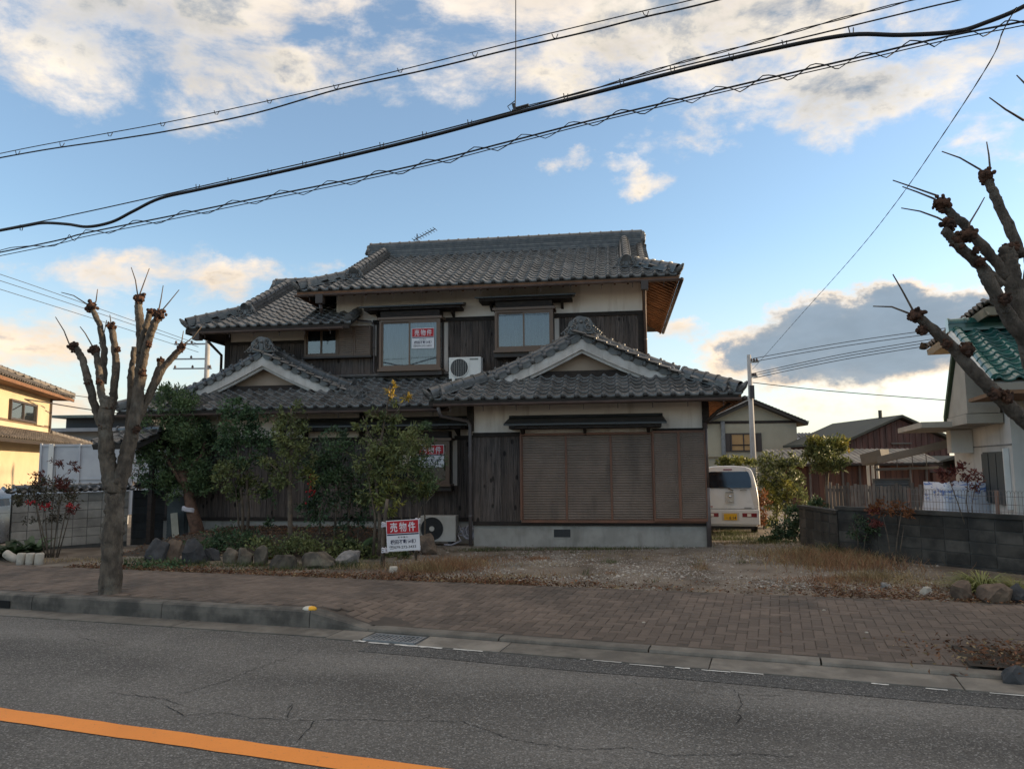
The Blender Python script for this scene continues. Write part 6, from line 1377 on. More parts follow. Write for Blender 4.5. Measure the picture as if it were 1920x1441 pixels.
b = gz(718, 1050); plant('loquat_tree', 'tall thin tree whose topmost sprigs are yellow', 'tree', b, [([(712, 1040), (712, 980), (705, 900), (712, 840), (722, 780), (730, 740), (731, 722)], .04, .008), ([(700, 1040), (704, 970), (692, 900), (690, 850)], .03, .012), ([(722, 800), (745, 770), (760, 745)], .012, .005), ([(712, 850), (690, 810), (680, 780)], .014, .006)],
    [(725, 790, 24, 26, 250), (712, 830, 38, 30, 462), (745, 830, 26, 26, 277), (690, 855, 30, 28, 316), (715, 875, 42, 36, 594), (700, 920, 30, 34, 396), (730, 930, 26, 34, 316, 1), (678, 800, 14, 16, 85), (731, 726, 8, 14, 39, 2), (731, 740, 7, 8, 23, 2), (760, 742, 8, 9, 36, 2), (742, 765, 8, 10, 26, 1), (700, 770, 10, 10, 39)], (.10, .036), [G3, G4, G5], BEDG, per=5, up=0, spread=.2, shell=.3)
b = gz(792, 1038); plant('rounded_shrub', 'rounded feathery shrub turning yellow on one side', 'shrub', b, [([(775, 1036), (770, 980), (765, 930)], .02, .01), ([(795, 1036), (797, 980), (795, 930)], .02, .01), ([(785, 1036), (782, 990), (790, 950), (815, 925)], .018, .008), ([(770, 1036), (756, 990), (748, 940)], .02, .01)],
    [(785, 825, 34, 28, 660), (765, 855, 36, 30, 660), (800, 860, 30, 34, 660, 1), (775, 895, 42, 32, 792), (800, 905, 28, 24, 396, 1), (752, 880, 26, 30, 330, 2), (765, 910, 36, 24, 277, 2), (745, 905, 22, 24, 198), (805, 925, 22, 16, 231, 0), (790, 800, 14, 12, 118, 1), (755, 935, 26, 18, 171, 0)], (.095, .022), [G3, G1, G4], BEDG, per=8, up=-.05, spread=.16, shell=.45)
for (px, py, lb, bl, m) in [(430, 1038, 'low bushy undergrowth below the camellia', [(430, 1008, 44, 22, 700), (395, 1018, 34, 16, 420), (475, 1014, 38, 16, 460), (410, 1034, 40, 10, 300)], [G2, G3]), (560, 1048, 'low weedy undergrowth behind the flat stones', [(560, 1024, 54, 18, 700), (620, 1026, 48, 18, 600), (500, 1030, 34, 16, 400), (680, 1036, 40, 14, 380), (740, 1040, 30, 12, 260)], [G3, G4]), (270, 1064, 'creeping green ground cover in front of the dark boulder', [(275, 1062, 46, 8, 320), (235, 1060, 20, 6, 90), (330, 1066, 40, 6, 160)], [G2, G3])]:
    b = gz(px, py); plant('undergrowth', lb, 'shrub', b, [], bl, (.07, .034), m, BEDG, per=5, up=.3, spread=.3, shell=.2)
# red berries / ribbon in the shrub
mb = MB(); c = at(583, 915, gz(583, 1030).y - .45); random.seed(5)
for j in range(26): mb.ball((random.gauss(0, .04), random.gauss(0, .04), random.gauss(0, .13)), .022, 6, 4)
o = mb.build('berry_spray', BERRY, None, True); o.location = c; o['kind'] = 'stuff'; tag(o, 'hanging spray of bright red berries among the dark shrubs', 'berries')
# strap-leaved and broad-leaved low plants
def rosette(label, px, py, n, L, Wd, m, name='aspidistra', arch=.6, group=None, cat='plant', erect=.9):
    """long arching blades from one root"""
    b = gz(px, py); t = thing(name, label, cat, b, 0, group); vs = []; qs = []
    for i in range(n):
        a = random.uniform(0, 6.283); l = L * random.uniform(.6, 1.1); up_ = random.uniform(.35, 1) * erect; hd = V(math.cos(a), math.sin(a), 0); sd = V(-hd.y, hd.x, 0); r0 = random.uniform(0, .12) * L; o_ = len(vs); K = 5
        for j in range(K + 1):
            f = j / K; p = hd * (r0 + l * f * (1 - up_ * .55)) + V(0, 0, l * (up_ * f - arch * f * f * up_)); w = Wd * math.sin(math.pi * min(.97, .12 + .86 * f)) ** .8 / 2; vs += [p - sd * w, p + sd * w + V(0, 0, .0)]
        qs += [(o_ + 2 * j, o_ + 2 * j + 1, o_ + 2 * j + 3, o_ + 2 * j + 2) for j in range(K)]
    obj('leaves', np_mesh('leaves', [tuple(v) for v in vs], qs, m), t); return t
random.seed(31)
rosette('broad-leaved glossy plant at the foot of the evergreen shrubs', 668, 1042, 60, .85, .14, leafmat('aspidistra_leaf', (.05, .085, .035), (.03, .05, .025)), arch=.5); rosette('yellow-green sprouting palm seedling beside the slender tree', 588, 1026, 22, .60, .05, G4, 'palm_seedling', .4)
rosette('small yellow strap-leaved plant between the bed stones', 505, 1048, 14, .22, .04, G5, 'strap_plant', .5)
rosette('glossy broad-leaved clump beside the pale cylinder stones', 22, 1046, 70, .80, .12, leafmat('aspidistra_leaf', (.05, .085, .035), (.03, .05, .025)), arch=.55); rosette('dark broad-leaved clump under the nandina', 60, 1040, 40, .75, .10, G6, arch=.5)
rosette('variegated yellow-green grass clump by the block wall', 1843, 1110, 420, .80, .010, GV, 'grass_clump', .75, cat='grass'); rosette('smaller darker grass tuft beside the variegated clump', 1905, 1114, 200, .55, .008, G4, 'grass_clump', .7, cat='grass')
# nandina with berries
b = gz(95, 1045); t = plant('nandina', 'nandina with many canes, bronzed leaves and red berries', 'shrub', b, [([(x, 1046), (x + dx * .5, 985), (x + dx, 930 - abs(dx) * .3)], .014, .006) for x, dx in ((85, -22), (90, -8), (95, 4), (100, 12), (105, 26), (92, -30), (98, 18), (108, 34))] + [([(100, 940), (104, 900), (103, 868)], .008, .004), ([(103, 905), (120, 890), (136, 880)], .006, .003)],
    [(75, 920, 44, 22, 520), (110, 925, 40, 22, 460), (60, 940, 26, 16, 200), (95, 895, 34, 16, 220, 1), (104, 868, 14, 12, 80, 1), (132, 876, 14, 10, 70, 1), (40, 935, 18, 10, 100), (130, 945, 18, 14, 140, 1), (80, 960, 36, 16, 220), (125, 915, 22, 12, 140, 1)], (.075, .024), [G9, G7], per=6, up=.05, spread=.22, shell=.25)
mb = MB()
for (px, py) in ((57, 941), (78, 948), (90, 947), (134, 948)):
    c = at(px, py, b.y - .15) - b
    for j in range(14): mb.ball((c.x + random.gauss(0, .035), c.y + random.gauss(0, .03), c.z + random.gauss(0, .03)), .017, 6, 4)
mb.build('berries', BERRY, t, True, kind='stuff')
# right-hand garden
b = gz(1458, 985, -.0); plant('evergreen_shrub', 'loose tall shrub beside the white van', 'shrub', b, [([(1455, 990), (1458, 940), (1455, 890)], .03, .01), ([(1470, 990), (1475, 930), (1480, 880)], .03, .01)],
    [(1445, 875, 26, 26, 600), (1470, 890, 34, 30, 900), (1455, 920, 34, 26, 800, 1), (1490, 875, 18, 24, 350), (1450, 955, 30, 26, 600, 1), (1480, 930, 26, 28, 600), (1435, 900, 18, 20, 250)], (.11, .05), [G3, G4], per=6, spread=.2, shell=.3)
b = gz(1432, 990, 0); plant('rust_shrub', 'rust-coloured shrub between the van and the green bush', 'shrub', b, [([(1432, 992), (1432, 950)], .02, .01)], [(1432, 940, 14, 26, 330), (1428, 965, 10, 16, 120)], (.09, .035), [G8], per=5, spread=.25, shell=.2)
b = gz(1552, 1000, .05); plant('topiary_tree', 'small round-headed tree with golden top in the right-hand garden', 'tree', b, [([(1549, 1004), (1551, 960), (1549, 920), (1552, 880)], .055, .04)],
    [(1550, 845, 36, 26, 1500), (1530, 855, 22, 20, 600), (1575, 850, 22, 20, 600), (1552, 872, 30, 16, 600), (1548, 826, 30, 12, 420, 1), (1575, 828, 16, 10, 200, 1), (1525, 832, 14, 10, 160, 1), (1588, 838, 10, 9, 90, 2)], (.095, .045), [G3, G4, G5], per=6, up=.4, spread=.2, shell=.4)
b = gz(1500, 1012, .08); plant('dark_shrub', 'dark sprawling shrub at the near end of the block wall', 'shrub', b, [([(1500, 1014), (1505, 980), (1515, 950)], .02, .008), ([(1520, 1014), (1528, 985), (1535, 965)], .02, .008)],
    [(1480, 1000, 44, 18, 700), (1520, 985, 44, 30, 1100), (1525, 955, 24, 20, 450), (1565, 1000, 34, 22, 700), (1460, 1010, 24, 14, 280, 1), (1595, 1010, 26, 22, 450), (1500, 965, 22, 16, 260, 1), (1440, 1010, 20, 12, 200)], (.09, .042), [G6, G2], per=6, spread=.22, shell=.3)
for (bx, by, lb, st, bl, ms) in [(1675, 1058, 'small bare-stemmed bush with rusty top leaves against the block wall', [([(1672, 1060), (1665, 1010), (1655, 965)], .016, .006), ([(1678, 1060), (1682, 1010), (1690, 960)], .014, .006), ([(1682, 1060), (1690, 1020), (1695, 985)], .012, .005)], [(1660, 955, 30, 14, 260), (1690, 950, 20, 14, 160), (1640, 965, 16, 10, 80, 1), (1655, 975, 22, 10, 90, 1)], [G8, G7]),
    (1832, 1066, 'thin bare bush with dark red leaves rising above the wire fence', [([(1830, 1070), (1815, 1000), (1795, 940), (1780, 900)], .014, .005), ([(1834, 1070), (1822, 1000), (1812, 940), (1815, 890)], .014, .005), ([(1838, 1070), (1826, 1010), (1822, 950), (1830, 900)], .010, .004)], [(1790, 900, 26, 20, 170), (1815, 880, 24, 14, 120), (1830, 905, 18, 16, 90), (1770, 885, 14, 8, 50)], [G7, G9]),
    (1612, 1046, 'leggy bush with dull green leaves by the dark wall', [([(1612, 1048), (1608, 1010), (1600, 985)], .014, .005), ([(1618, 1048), (1622, 1010), (1630, 985)], .012, .005)], [(1600, 985, 26, 16, 190), (1632, 985, 22, 16, 170), (1618, 1005, 22, 12, 120)], [G6, G3])]:
    b = gz(bx, by, .12); plant('leggy_bush', lb, 'shrub', b, st, bl, (.07, .026), ms, per=5, spread=.3, shell=.15)
b = at(1380, 865, 30); b.z = -.1; plant('hedge_bush', 'rounded yellow-green bush in front of the cream house', 'shrub', b, [([(1380, 930), (1380, 880)], .08, .05)], [(1375, 868, 24, 16, 500), (1395, 872, 18, 14, 300), (1360, 875, 14, 12, 200)], (.16, .08), [G4, G3], per=6)
b = at(262, 905, 22); b.z = 0; plant('bare_shrub', 'pale bare twiggy shrub behind the gate wall', 'shrub', b, [([(255, 960), (258, 900), (262, 870)], .03, .01), ([(258, 930), (272, 890), (276, 875)], .02, .006), ([(256, 940), (248, 900), (247, 880)], .02, .006)], [(262, 885, 22, 22, 200)], (.10, .02), [leafmat('dry_twig', (.30, .24, .17), (.2, .16, .12))], per=5)
b = at(0, 935, 16.9); 
# ---------------------------------------------------------------- pollarded street trees
def pollard(name, label, base, limbs, knobs, twigs, m, roots=True):
    t = thing(name, label, 'tree', base); o = V(*base)
    for k, (pts, r0, r1) in enumerate(limbs):
        P = [at(*p) - o for p in pts]; mb = MB(); Q = []; Rr = []
        for i in range(len(P) - 1):
            for j in range(9):
                f = j / 9; Q.append(P[i].lerp(P[i + 1], f) + V(random.gauss(0, .004), random.gauss(0, .004), 0)); g_ = (i + f) / (len(P) - 1); Rr.append((r0 + (r1 - r0) * g_) * (1 + .035 * math.sin(g_ * 17 + k * 2)) * random.uniform(.96, 1.05))
        Q.append(P[-1]); Rr.append(r1)
        if k == 0 and roots: Rr[0] *= 1.12; Rr[1] *= 1.04
        mb.tube(Q, Rr, 20, jit=.085)
        for j in range(int(len(Q) * (.45 if k else .25))):     # small bark knots
            i = random.randrange(1, len(Q) - 1); a = random.uniform(0, 6.28); mb.ball(Q[i] + V(math.cos(a), math.sin(a), 0) * Rr[i] * .92, Rr[i] * random.uniform(.14, .34), 7, 5, 0, 1, 1, 1.2)
        mb.build('trunk' if k == 0 else 'limb', m, t, True)
    for (px, py, D, r) in knobs:
        c = at(px, py, D) - o; mb = MB(); mb.ball((c.x, c.y, c.z), r * .72, 10, 8)
        for j in range(34):
            d = V(random.gauss(0, 1), random.gauss(0, 1), random.gauss(0, 1)).normalized(); mb.ball(c + d * r * random.uniform(.5, .95), r * random.uniform(.14, .34), 6, 5, 0, random.uniform(.7, 1.3), random.uniform(.7, 1.3), random.uniform(.7, 1.3))
        mb.build('pollard_knob', KNOB, t)
    for tw in twigs:
        kn = min(knobs, key=lambda q: (q[0] - tw[0][0]) ** 2 + (q[1] - tw[0][1]) ** 2)
        if math.hypot(kn[0] - tw[0][0], kn[1] - tw[0][1]) < 70: tw = [(kn[0], kn[1], kn[2])] + tw
        P = [at(*p) - o for p in tw]; mb = MB(); mb.tube(P, [.011 - .006 * i / (len(P) - 1) for i in range(len(P))], 6); mb.build('twig', STEM, t, True)
    return t
random.seed(17)
tb_ = gz(205, 1116, .17); D = tb_.y
pollard('pollarded_tree', 'forked pollarded street tree rising from the brick pavement', tb_,
    [([(206, 1122, D), (208, 1060, D), (212, 990, D), (216, 930, D), (218, 895, D)], .132, .114),
     ([(210, 915, D), (201, 860, D), (197, 810, D - .05), (198, 770, D - .05), (203, 742, D - .05)], .105, .07),
     ([(222, 915, D), (236, 860, D + .05), (250, 800, D + .05), (262, 720, D + .1), (266, 660, D + .1), (262, 600, D + .1), (259, 566, D + .1)], .10, .045),
     ([(196, 812, D), (180, 770, D), (166, 715, D - .1), (156, 675, D - .1), (143, 652, D - .1)], .055, .04), ([(197, 770, D - .05), (190, 735, D - .1), (186, 700, D - .1), (181, 662, D - .1)], .05, .038),
     ([(203, 800, D + .1), (212, 745, D + .2), (218, 680, D + .2), (210, 618, D + .2)], .055, .042), ([(194, 720, D + .2), (196, 660, D + .2), (188, 610, D + .15), (173, 580, D + .1)], .042, .034),
     ([(262, 705, D + .1), (272, 660, D), (284, 620, D - .05), (296, 594, D - .1)], .055, .045), ([(262, 660, D + .05), (270, 625, D), (281, 588, D)], .04, .038), ([(252, 795, D + .15), (276, 745, D + .2), (305, 690, D + .2), (338, 655, D + .2)], .065, .04), ([(282, 735, D + .25), (292, 705, D + .3), (302, 678, D + .3)], .04, .038), ([(238, 850, D + .2), (244, 770, D + .3), (246, 700, D + .3), (252, 650, D + .3)], .05, .035)],
    [(138, 650, D - .1, .075), (178, 658, D - .1, .08), (208, 612, D + .2, .07), (171, 575, D + .1, .085), (262, 560, D + .1, .085), (298, 590, D - .1, .095), (283, 584, D, .06), (340, 652, D + .2, .07), (302, 676, D + .3, .055), (203, 765, D - .05, .06), (256, 805, D - .02, .06), (194, 800, D - .08, .06), (186, 715, D - .12, .06), (268, 700, D, .055), (220, 655, D + .15, .045), (280, 645, D - .08, .05), (165, 716, D - .12, .05)],
    [[(130, 645, D - .1), (120, 620, D - .1), (104, 594, D - .1)], [(160, 568, D + .1), (138, 554, D + .1), (115, 548, D + .1)], [(180, 565, D + .1), (183, 542, D + .1)], [(258, 552, D + .1), (254, 525, D + .1), (246, 501, D + .1)], [(262, 552, D + .1), (270, 530, D + .1), (280, 503, D + .1)], [(298, 580, D - .1), (302, 560, D - .1), (306, 535, D - .1)], [(302, 584, D - .1), (318, 565, D - .1), (336, 543, D - .1)], [(174, 650, D - .1), (160, 625, D - .1), (150, 612, D - .1)], [(344, 646, D + .2), (362, 632, D + .2), (378, 612, D + .2)], [(340, 645, D + .2), (344, 620, D + .2)], [(208, 605, D + .2), (206, 590, D + .2)], [(188, 690, D - .1), (192, 640, D - .1), (200, 600, D - .1)]], BARK)
rt = RP(6.75, .42, .14); D = rt.y + .1
pollard('pollarded_tree', 'thick-limbed pollarded street tree leaning over the wire fence', rt,
    [([(2015, 1245, D), (2005, 1100, D), (1995, 950, D), (1975, 800, D), (1945, 690, D), (1920, 600, D)], 0.140, 0.092), ([(1925, 610, D), (1905, 550, D), (1893, 500, D), (1888, 465, D)], 0.085, 0.063),
     ([(1980, 830, D), (1930, 795, D - .1), (1880, 750, D - .15), (1830, 700, D - .2), (1780, 645, D - .2), (1722, 595, D - .2)], 0.071, 0.040),
     ([(1925, 640, D), (1895, 600, D - .05), (1858, 535, D - .1), (1840, 500, D - .1), (1800, 462, D - .15), (1770, 432, D - .15)], 0.067, 0.038), ([(1890, 520, D), (1850, 470, D), (1805, 420, D), (1765, 384, D)], 0.047, 0.036), ([(1915, 480, D + .1), (1890, 420, D + .15), (1862, 360, D + .2), (1848, 330, D + .2)], 0.047, 0.038), ([(1930, 600, D + .1), (1935, 500, D + .15), (1940, 380, D + .2), (1950, 250, D + .2)], 0.071, 0.052), ([(1960, 750, D + .2), (2020, 600, D + .3), (2060, 430, D + .3)], 0.071, 0.045), ([(1880, 535, D - .1), (1845, 500, D - .05), (1815, 480, D)], 0.035, 0.034)],
    [(1718, 590, D - .2, .075), (1728, 618, D - .22, .05), (1765, 382, D, .085), (1780, 420, D - .15, .07), (1795, 452, D - .15, .08), (1815, 440, D - .2, .075), (1848, 330, D + .2, .085), (1812, 655, D - .25, .07), (1868, 738, D - .25, .06), (1890, 745, D - .25, .06), (1838, 490, D - .18, .055), (1830, 470, D - .2, .04), (1895, 465, D, .07), (1886, 560, D - .18, .06), (1775, 645, D - .25, .045)],
    [[(1712, 582, D - .2), (1692, 545, D - .2), (1674, 514, D - .2)], [(1706, 588, D - .2), (1672, 575, D - .2), (1637, 574, D - .2)], [(1755, 366, D), (1715, 352, D), (1674, 338, D)], [(1750, 372, D), (1720, 360, D), (1692, 350, D)], [(1758, 408, D - .1), (1725, 396, D - .1), (1690, 390, D - .1)], [(1838, 318, D + .2), (1800, 296, D + .2), (1766, 284, D + .2)], [(1856, 312, D + .2), (1854, 290, D + .2), (1850, 266, D + .2)], [(1920, 226, D), (1885, 205, D), (1855, 183, D)], [(1818, 418, D - .1), (1835, 390, D - .1), (1846, 370, D - .1)], [(1935, 170, D), (1920, 155, D), (1906, 141, D)]], BARKR)
# debris in the tree pit
# ---------------------------------------------------------------- poles and overhead lines
def pole(label, px, D, ztop, r0, r1, arms=(), m=POLEC, zb=-.2):
    q = at(px, 800, D); t = thing('utility_pole', label, 'pole', V(q.x, q.y, zb)); mb = MB(); mb.tube([(0, 0, 0), (0, 0, ztop * .5), (0, 0, ztop - zb)], [r0, (r0 + r1) / 2, r1], 14); mb.build('shaft', m, t, True)
    for (z, w, off) in arms:
        mb = MB(); mb.box(off - w / 2, off + w / 2, -.09, -.02, z - .04 - zb, z + .04 - zb); mb.build('crossarm', STEEL, t)
        for x in np.linspace(off - w / 2 + .1, off + w / 2 - .1, 3): mb = MB(); mb.tube([(x, -.055, z + .04 - zb), (x, -.055, z + .1 - zb), (x, -.055, z + .2 - zb)], [.05, .075, .03], 8); mb.build('insulator', mat('insulator_brown', (.12, .09, .08), .3), t)
    return t
zt = at(1409, 665, 40).z; p1 = pole('slim grey utility pole behind the van', 1410, 40, zt, .17, .11, ((zt - .4, .5, .25), (zt - 1.2, .4, .2)))
mb = MB(); mb.box(-.12, .12, -.3, -.12, zt - 2.2, zt - 1.5); mb.build('terminal_box', BLACKP, p1)
zt2 = at(383, 628, 42).z; p2 = pole('utility pole with three crossarms behind the left roof', 384, 42, zt2, .18, .13, ((at(360, 645, 42).z, 2.0, -.9), (at(360, 673, 42).z, 2.0, -.9), (at(360, 691, 42).z, 2.2, -.8)))
def wire(label, pts, r, sub=1, twist=0., group=None, m=None, name='overhead_wire', hang=None):
    P = [at(*p) for p in pts]; Q = []
    for i in range(len(P) - 1):                       # smooth curve through the points
        a, b, c, d = P[max(i - 1, 0)], P[i], P[i + 1], P[min(i + 2, len(P) - 1)]; n = max(6, int((c - b).length / .22))
        for j in range(n):
            f = j / n; Q.append(.5 * ((2 * b) + (c - a) * f + (2 * a - 5 * b + 4 * c - d) * f * f + (3 * b - a - 3 * c + d) * f ** 3))
    Q.append(P[-1]); mb = MB()
    if twist:
        for k in range(2): mb.tube([q + V(0, math.cos(i * 1.1 + k * math.pi) * twist, math.sin(i * 1.1 + k * math.pi) * twist) for i, q in enumerate(Q)], r, 5)
    else: mb.tube(Q, r, 7)
    o = mb.build(name, m or CABLE, None, True); tag(o, label, 'cable', group); return o, Q
def CD(px, off=0.):                                   # distance of the vertical plane above the kerb line in a picture column
    u = (px - 960) / FPX; c0 = R0 + RB * (.3 + off); tn = math.tan(PHI); return (c0.y + c0.x * tn) / (1 + u * tn)
def line(pts, off): return [(px, py, CD(px, off)) for px, py in pts]
ext = lambda pts: [(2 * pts[0][0] - pts[1][0], 2 * pts[0][1] - pts[1][1])] + pts + [(2 * pts[-1][0] - pts[-2][0], 2 * pts[-1][1] - pts[-2][1])]
GC = None
L1 = [(-700, 470), (-350, 370), (0, 288), (330, 226), (640, 158), (960, 80), (1180, 27), (1345, -12), (1700, -110)]
o1, Q1 = wire('upper messenger wire of the hung cable pair', line(L1, .9), .007)
L2 = [(-700, 490), (-350, 384), (-100, 318), (60, 285), (220, 261), (330, 243), (480, 212), (640, 166), (800, 131), (960, 92), (1100, 60), (1210, 32), (1340, 2), (1700, -95)]
o2, Q2 = wire('thin cable hung by small clips under the upper messenger wire', line(L2, .9), .011)
mb = MB()
for px, py in ((33, 286), (116, 271), (206, 252), (305, 233), (406, 211), (505, 190), (630, 163), (750, 132), (890, 102), (1040, 68), (1210, 25)):
    c = at(px, py, CD(px, .9)); mb.tube([c + V(-.035, 0, .03), c + V(-.015, -.01, -.03), c + V(.02, -.01, -.035), c + V(.04, 0, .025)], .006, 5)
mb.build('cable_clips', CABLE, o2, True, kind='stuff')
LT_ = [(-700, 560), (0, 432), (40, 424), (80, 418), (125, 420), (165, 425), (210, 416), (250, 396), (300, 372), (370, 356), (500, 328), (640, 296), (800, 257), (960, 214), (1120, 173), (1280, 132), (1450, 92), (1590, 66), (1690, 66), (1790, 60), (1850, 42), (1920, 12), (2000, -40)]
wire('thick black telephone cable with slack loops', line(LT_, .35), .022)
LM = [(-700, 565), (0, 430), (130, 404), (290, 369), (480, 326), (640, 290), (800, 251), (960, 209), (1120, 165), (1280, 124), (1450, 84), (1600, 48), (1740, 14), (1830, -8), (2000, -60)]
om, Qm = wire('bearer wire running above the thick telephone cable', line(LM, .35), .008)
mb = MB()
for px, py in ((40, 427), (370, 352), (430, 340), (505, 324), (570, 309), (640, 292), (715, 274), (795, 254), (880, 232), (1060, 183), (1165, 156), (1260, 132), (1370, 108), (1470, 84), (1595, 60)):
    c = at(px, py, CD(px, .35)); mb.tube([c + V(-.02, 0, .05), c + V(-.01, -.01, -.04), c + V(.02, -.01, -.045), c + V(.03, 0, .045)], .006, 5)
mb.build('cable_clips', CABLE, om, True, kind='stuff')
LS = [(960, 207), (1120, 165), (1260, 122), (1400, 85), (1560, 40), (1730, -5), (1900, -55)]
wire('twisted service wire leaving the clamp on the telephone cable', line(LS, .55), .006, twist=.009)
LB = [(-700, 610), (0, 473), (160, 437), (320, 405), (480, 372), (640, 340), (800, 305), (960, 264), (1120, 223), (1280, 185), (1440, 147), (1600, 110), (1760, 72), (1920, 40), (2050, 10)]
ob_, Qb = wire('lowest bundled cable wrapped by a spiral hanger', line(LB, .15), .010)
mb = MB(); mb.tube([q + V(0, 0, -.045 - .012 * math.sin(i * .05)) for i, q in enumerate(Qb)], .006, 5); mb.build('support_strand', CABLE, ob_)
mb = MB(); n = len(Qb); pts = []
for i in range(0, n - 1):
    for j in range(3): f = j / 3; q = Qb[i].lerp(Qb[i + 1], f); ph = (i + f) * .22 / .75 * 6.283 / 1.0; tri = 2 / math.pi * math.asin(math.sin(ph)); pts.append(q + V(0, .03 * math.cos(ph), -.015 + .062 * tri))
mb.tube(pts, .006, 4); mb.build('spiral_hanger', CABLE, ob_)
# vertical drop wire with clamp
od, _ = wire('twisted drop wire coming down to the clamp on the cables', [(967, -260, CD(967, .5)), (967, 0, CD(967, .5)), (967, 120, CD(967, .45)), (966, 205, CD(966, .4))], .006, twist=.008)
mb = MB(); c = at(966, 204, CD(966, .4)); mb.tube([c + V(-.02, 0, .06), c + V(0, 0, -.02)], .022, 7); mb.tube([c, c + V(.16, -.05, .02)], .018, 6); mb.tube([c + V(0, 0, .1), c + V(-.09, 0, .03), c + V(-.04, 0, -.05), c], .006, 5); mb.build('clamp', BLACKP, od)
# service wire from the road line down to the pole behind the van
P_ = at(1412, 690, 40); 
wire('long service wire slanting down to the slim pole behind the van', [(1905, 15, 6.6), (1880, 60, 7.2), (1855, 118, 8.0), (1770, 250, 10.5), (1680, 380, 14), (1600, 480, 18.5), (1500, 592, 26), (1440, 660, 33), (1411, 692, 39.8)], .005, twist=.006)
FW = 'wires strung from the slim pole towards the green-roofed house'; FARW = mat('far_wire', (.04, .042, .05), .6)
for k, (y0, y1) in enumerate(((672, 598), (678, 606), (700, 612), (704, 618), (709, 624))): wire(('topmost', 'second highest', 'middle', 'second lowest', 'lowest')[k] + ' of five thin wires from the slim pole to the green-roofed house', [(1411, y0, 39.9), (1600, (y0 + y1) / 2 + 4, 37), (1900, y1, 34)], .018, group=FW, m=FARW)
wire('single low wire crossing from the slim pole above the red barn', [(1411, 717, 39.9), (1560, 733, 39), (1800, 752, 38)], .022, m=FARW)
LWG = 'wires beyond the street tree running to the crossarm pole'
for k, (y0, y1) in enumerate(((514, 645), (526, 650), (542, 660))): wire(('highest', 'middle', 'lowest')[k] + ' of three thin wires running to the crossarm pole', [(-200, y0 - 62, 30), (0, y0, 33), (200, (y0 + y1) / 2 + 4, 38), (372, y1, 41.9)], .014, group=LWG, m=FARW)
for k, (pts) in enumerate(([(-60, 735, 30), (60, 750, 34), (165, 767, 38), (300, 785, 44)], [(-60, 720, 30), (90, 735, 35), (260, 757, 42)])): wire(('low dark wire passing in front of the ochre house', 'higher thin wire beside the ochre house eave')[k], pts, .03 if k == 0 else .018, m=FARW)
# the roadside poles that carry the lines, beyond both sides of the frame
for s_, lb in ((10.8, 'roadside pole carrying the overhead cables past the pollarded tree'), (-21, 'roadside pole carrying the overhead cables beyond the garden wall')):
    q = RP(s_, .75, 0); t = thing('utility_pole', lb, 'pole', q); mb = MB(); mb.tube([(0, 0, 0), (0, 0, 9.5)], [.17, .11], 14); mb.build('shaft', POLEC, t, True); mb = MB(); mb.box(-.8, .8, -.05, .05, 8.6, 8.7); mb.build('crossarm', STEEL, t)

# ---------------------------------------------------------------- gravel, litter, dry grass
def in_yard(n, s0, s1, t0, t1):
    s = rng.uniform(s0, s1, n); t = rng.uniform(t0, t1, n); return s, t
def st_xyz(s, t, dz=0.):
    x = R0.x + RA.x * s + RB.x * t; y = R0.y + RA.y * s + RB.y * t
    f = np.clip((y - 15) / 4, 0, 1); z = .12 - .18 * f * f * (3 - 2 * f) + dz; return np.stack([x, y, z + np.zeros_like(x)], 1)
def tbv(s): return 2.65 + .055 * np.clip(s, -12, 9)
GRAV = mat('gravel_stone', (.36, .335, .30), .9, (.20, .185, .165), 20, .5, rnd=.45)
n = 34000; s = rng.uniform(-2.2, 9.5, n); t = tbv(s) + rng.uniform(0, 1, n) ** 1.2 * 7.6 - .08; P = st_xyz(s, t)
core = np.exp(-((P[:, 0] - 2.2) / 3.6) ** 2 - ((P[:, 1] - 12.2) / 3.0) ** 2); patch = .5 + .5 * np.sin(P[:, 0] * 1.7 + 1.3 * np.sin(P[:, 1] * 1.1)) * np.sin(P[:, 1] * 1.9 + P[:, 0] * .6)
keep = (rng.random(n) < (core * 1.15 + .10) * (.35 + .8 * patch)) & ~((P[:, 1] > 15.0 - .14 * (P[:, 0] - 3.9)) & (P[:, 0] < 4.0)); P = P[keep]; n = len(P)
octv = np.array([[1, 0, 0], [0, 1, 0], [-1, 0, 0], [0, -1, 0], [0, 0, 1.0]]); octf = np.array([[0, 1, 4], [1, 2, 4], [2, 3, 4], [3, 0, 4]])
sz = rng.uniform(.008, .026, n) * (1 + .9 * (rng.random(n) > .96)); an = rng.uniform(0, 6.28, n); ca, sa = np.cos(an), np.sin(an); q = octv[None] * rng.uniform(.55, 1.2, (n, 5, 3))
vx = q[:, :, 0] * ca[:, None] - q[:, :, 1] * sa[:, None]; vy = q[:, :, 0] * sa[:, None] + q[:, :, 1] * ca[:, None]; vz = q[:, :, 2] * .6
vv = np.stack([vx, vy, vz], 2) * sz[:, None, None] + P[:, None, :] + np.array([0, 0, -.002]); ff = (octf[None] + (np.arange(n) * 5)[:, None, None]).reshape(-1, 3)
o = obj('gravel', np_mesh('gravel', vv.reshape(-1, 3), ff, GRAV), None, 'stuff'); tag(o, 'loose grey gravel spread over the parking yard', 'gravel')
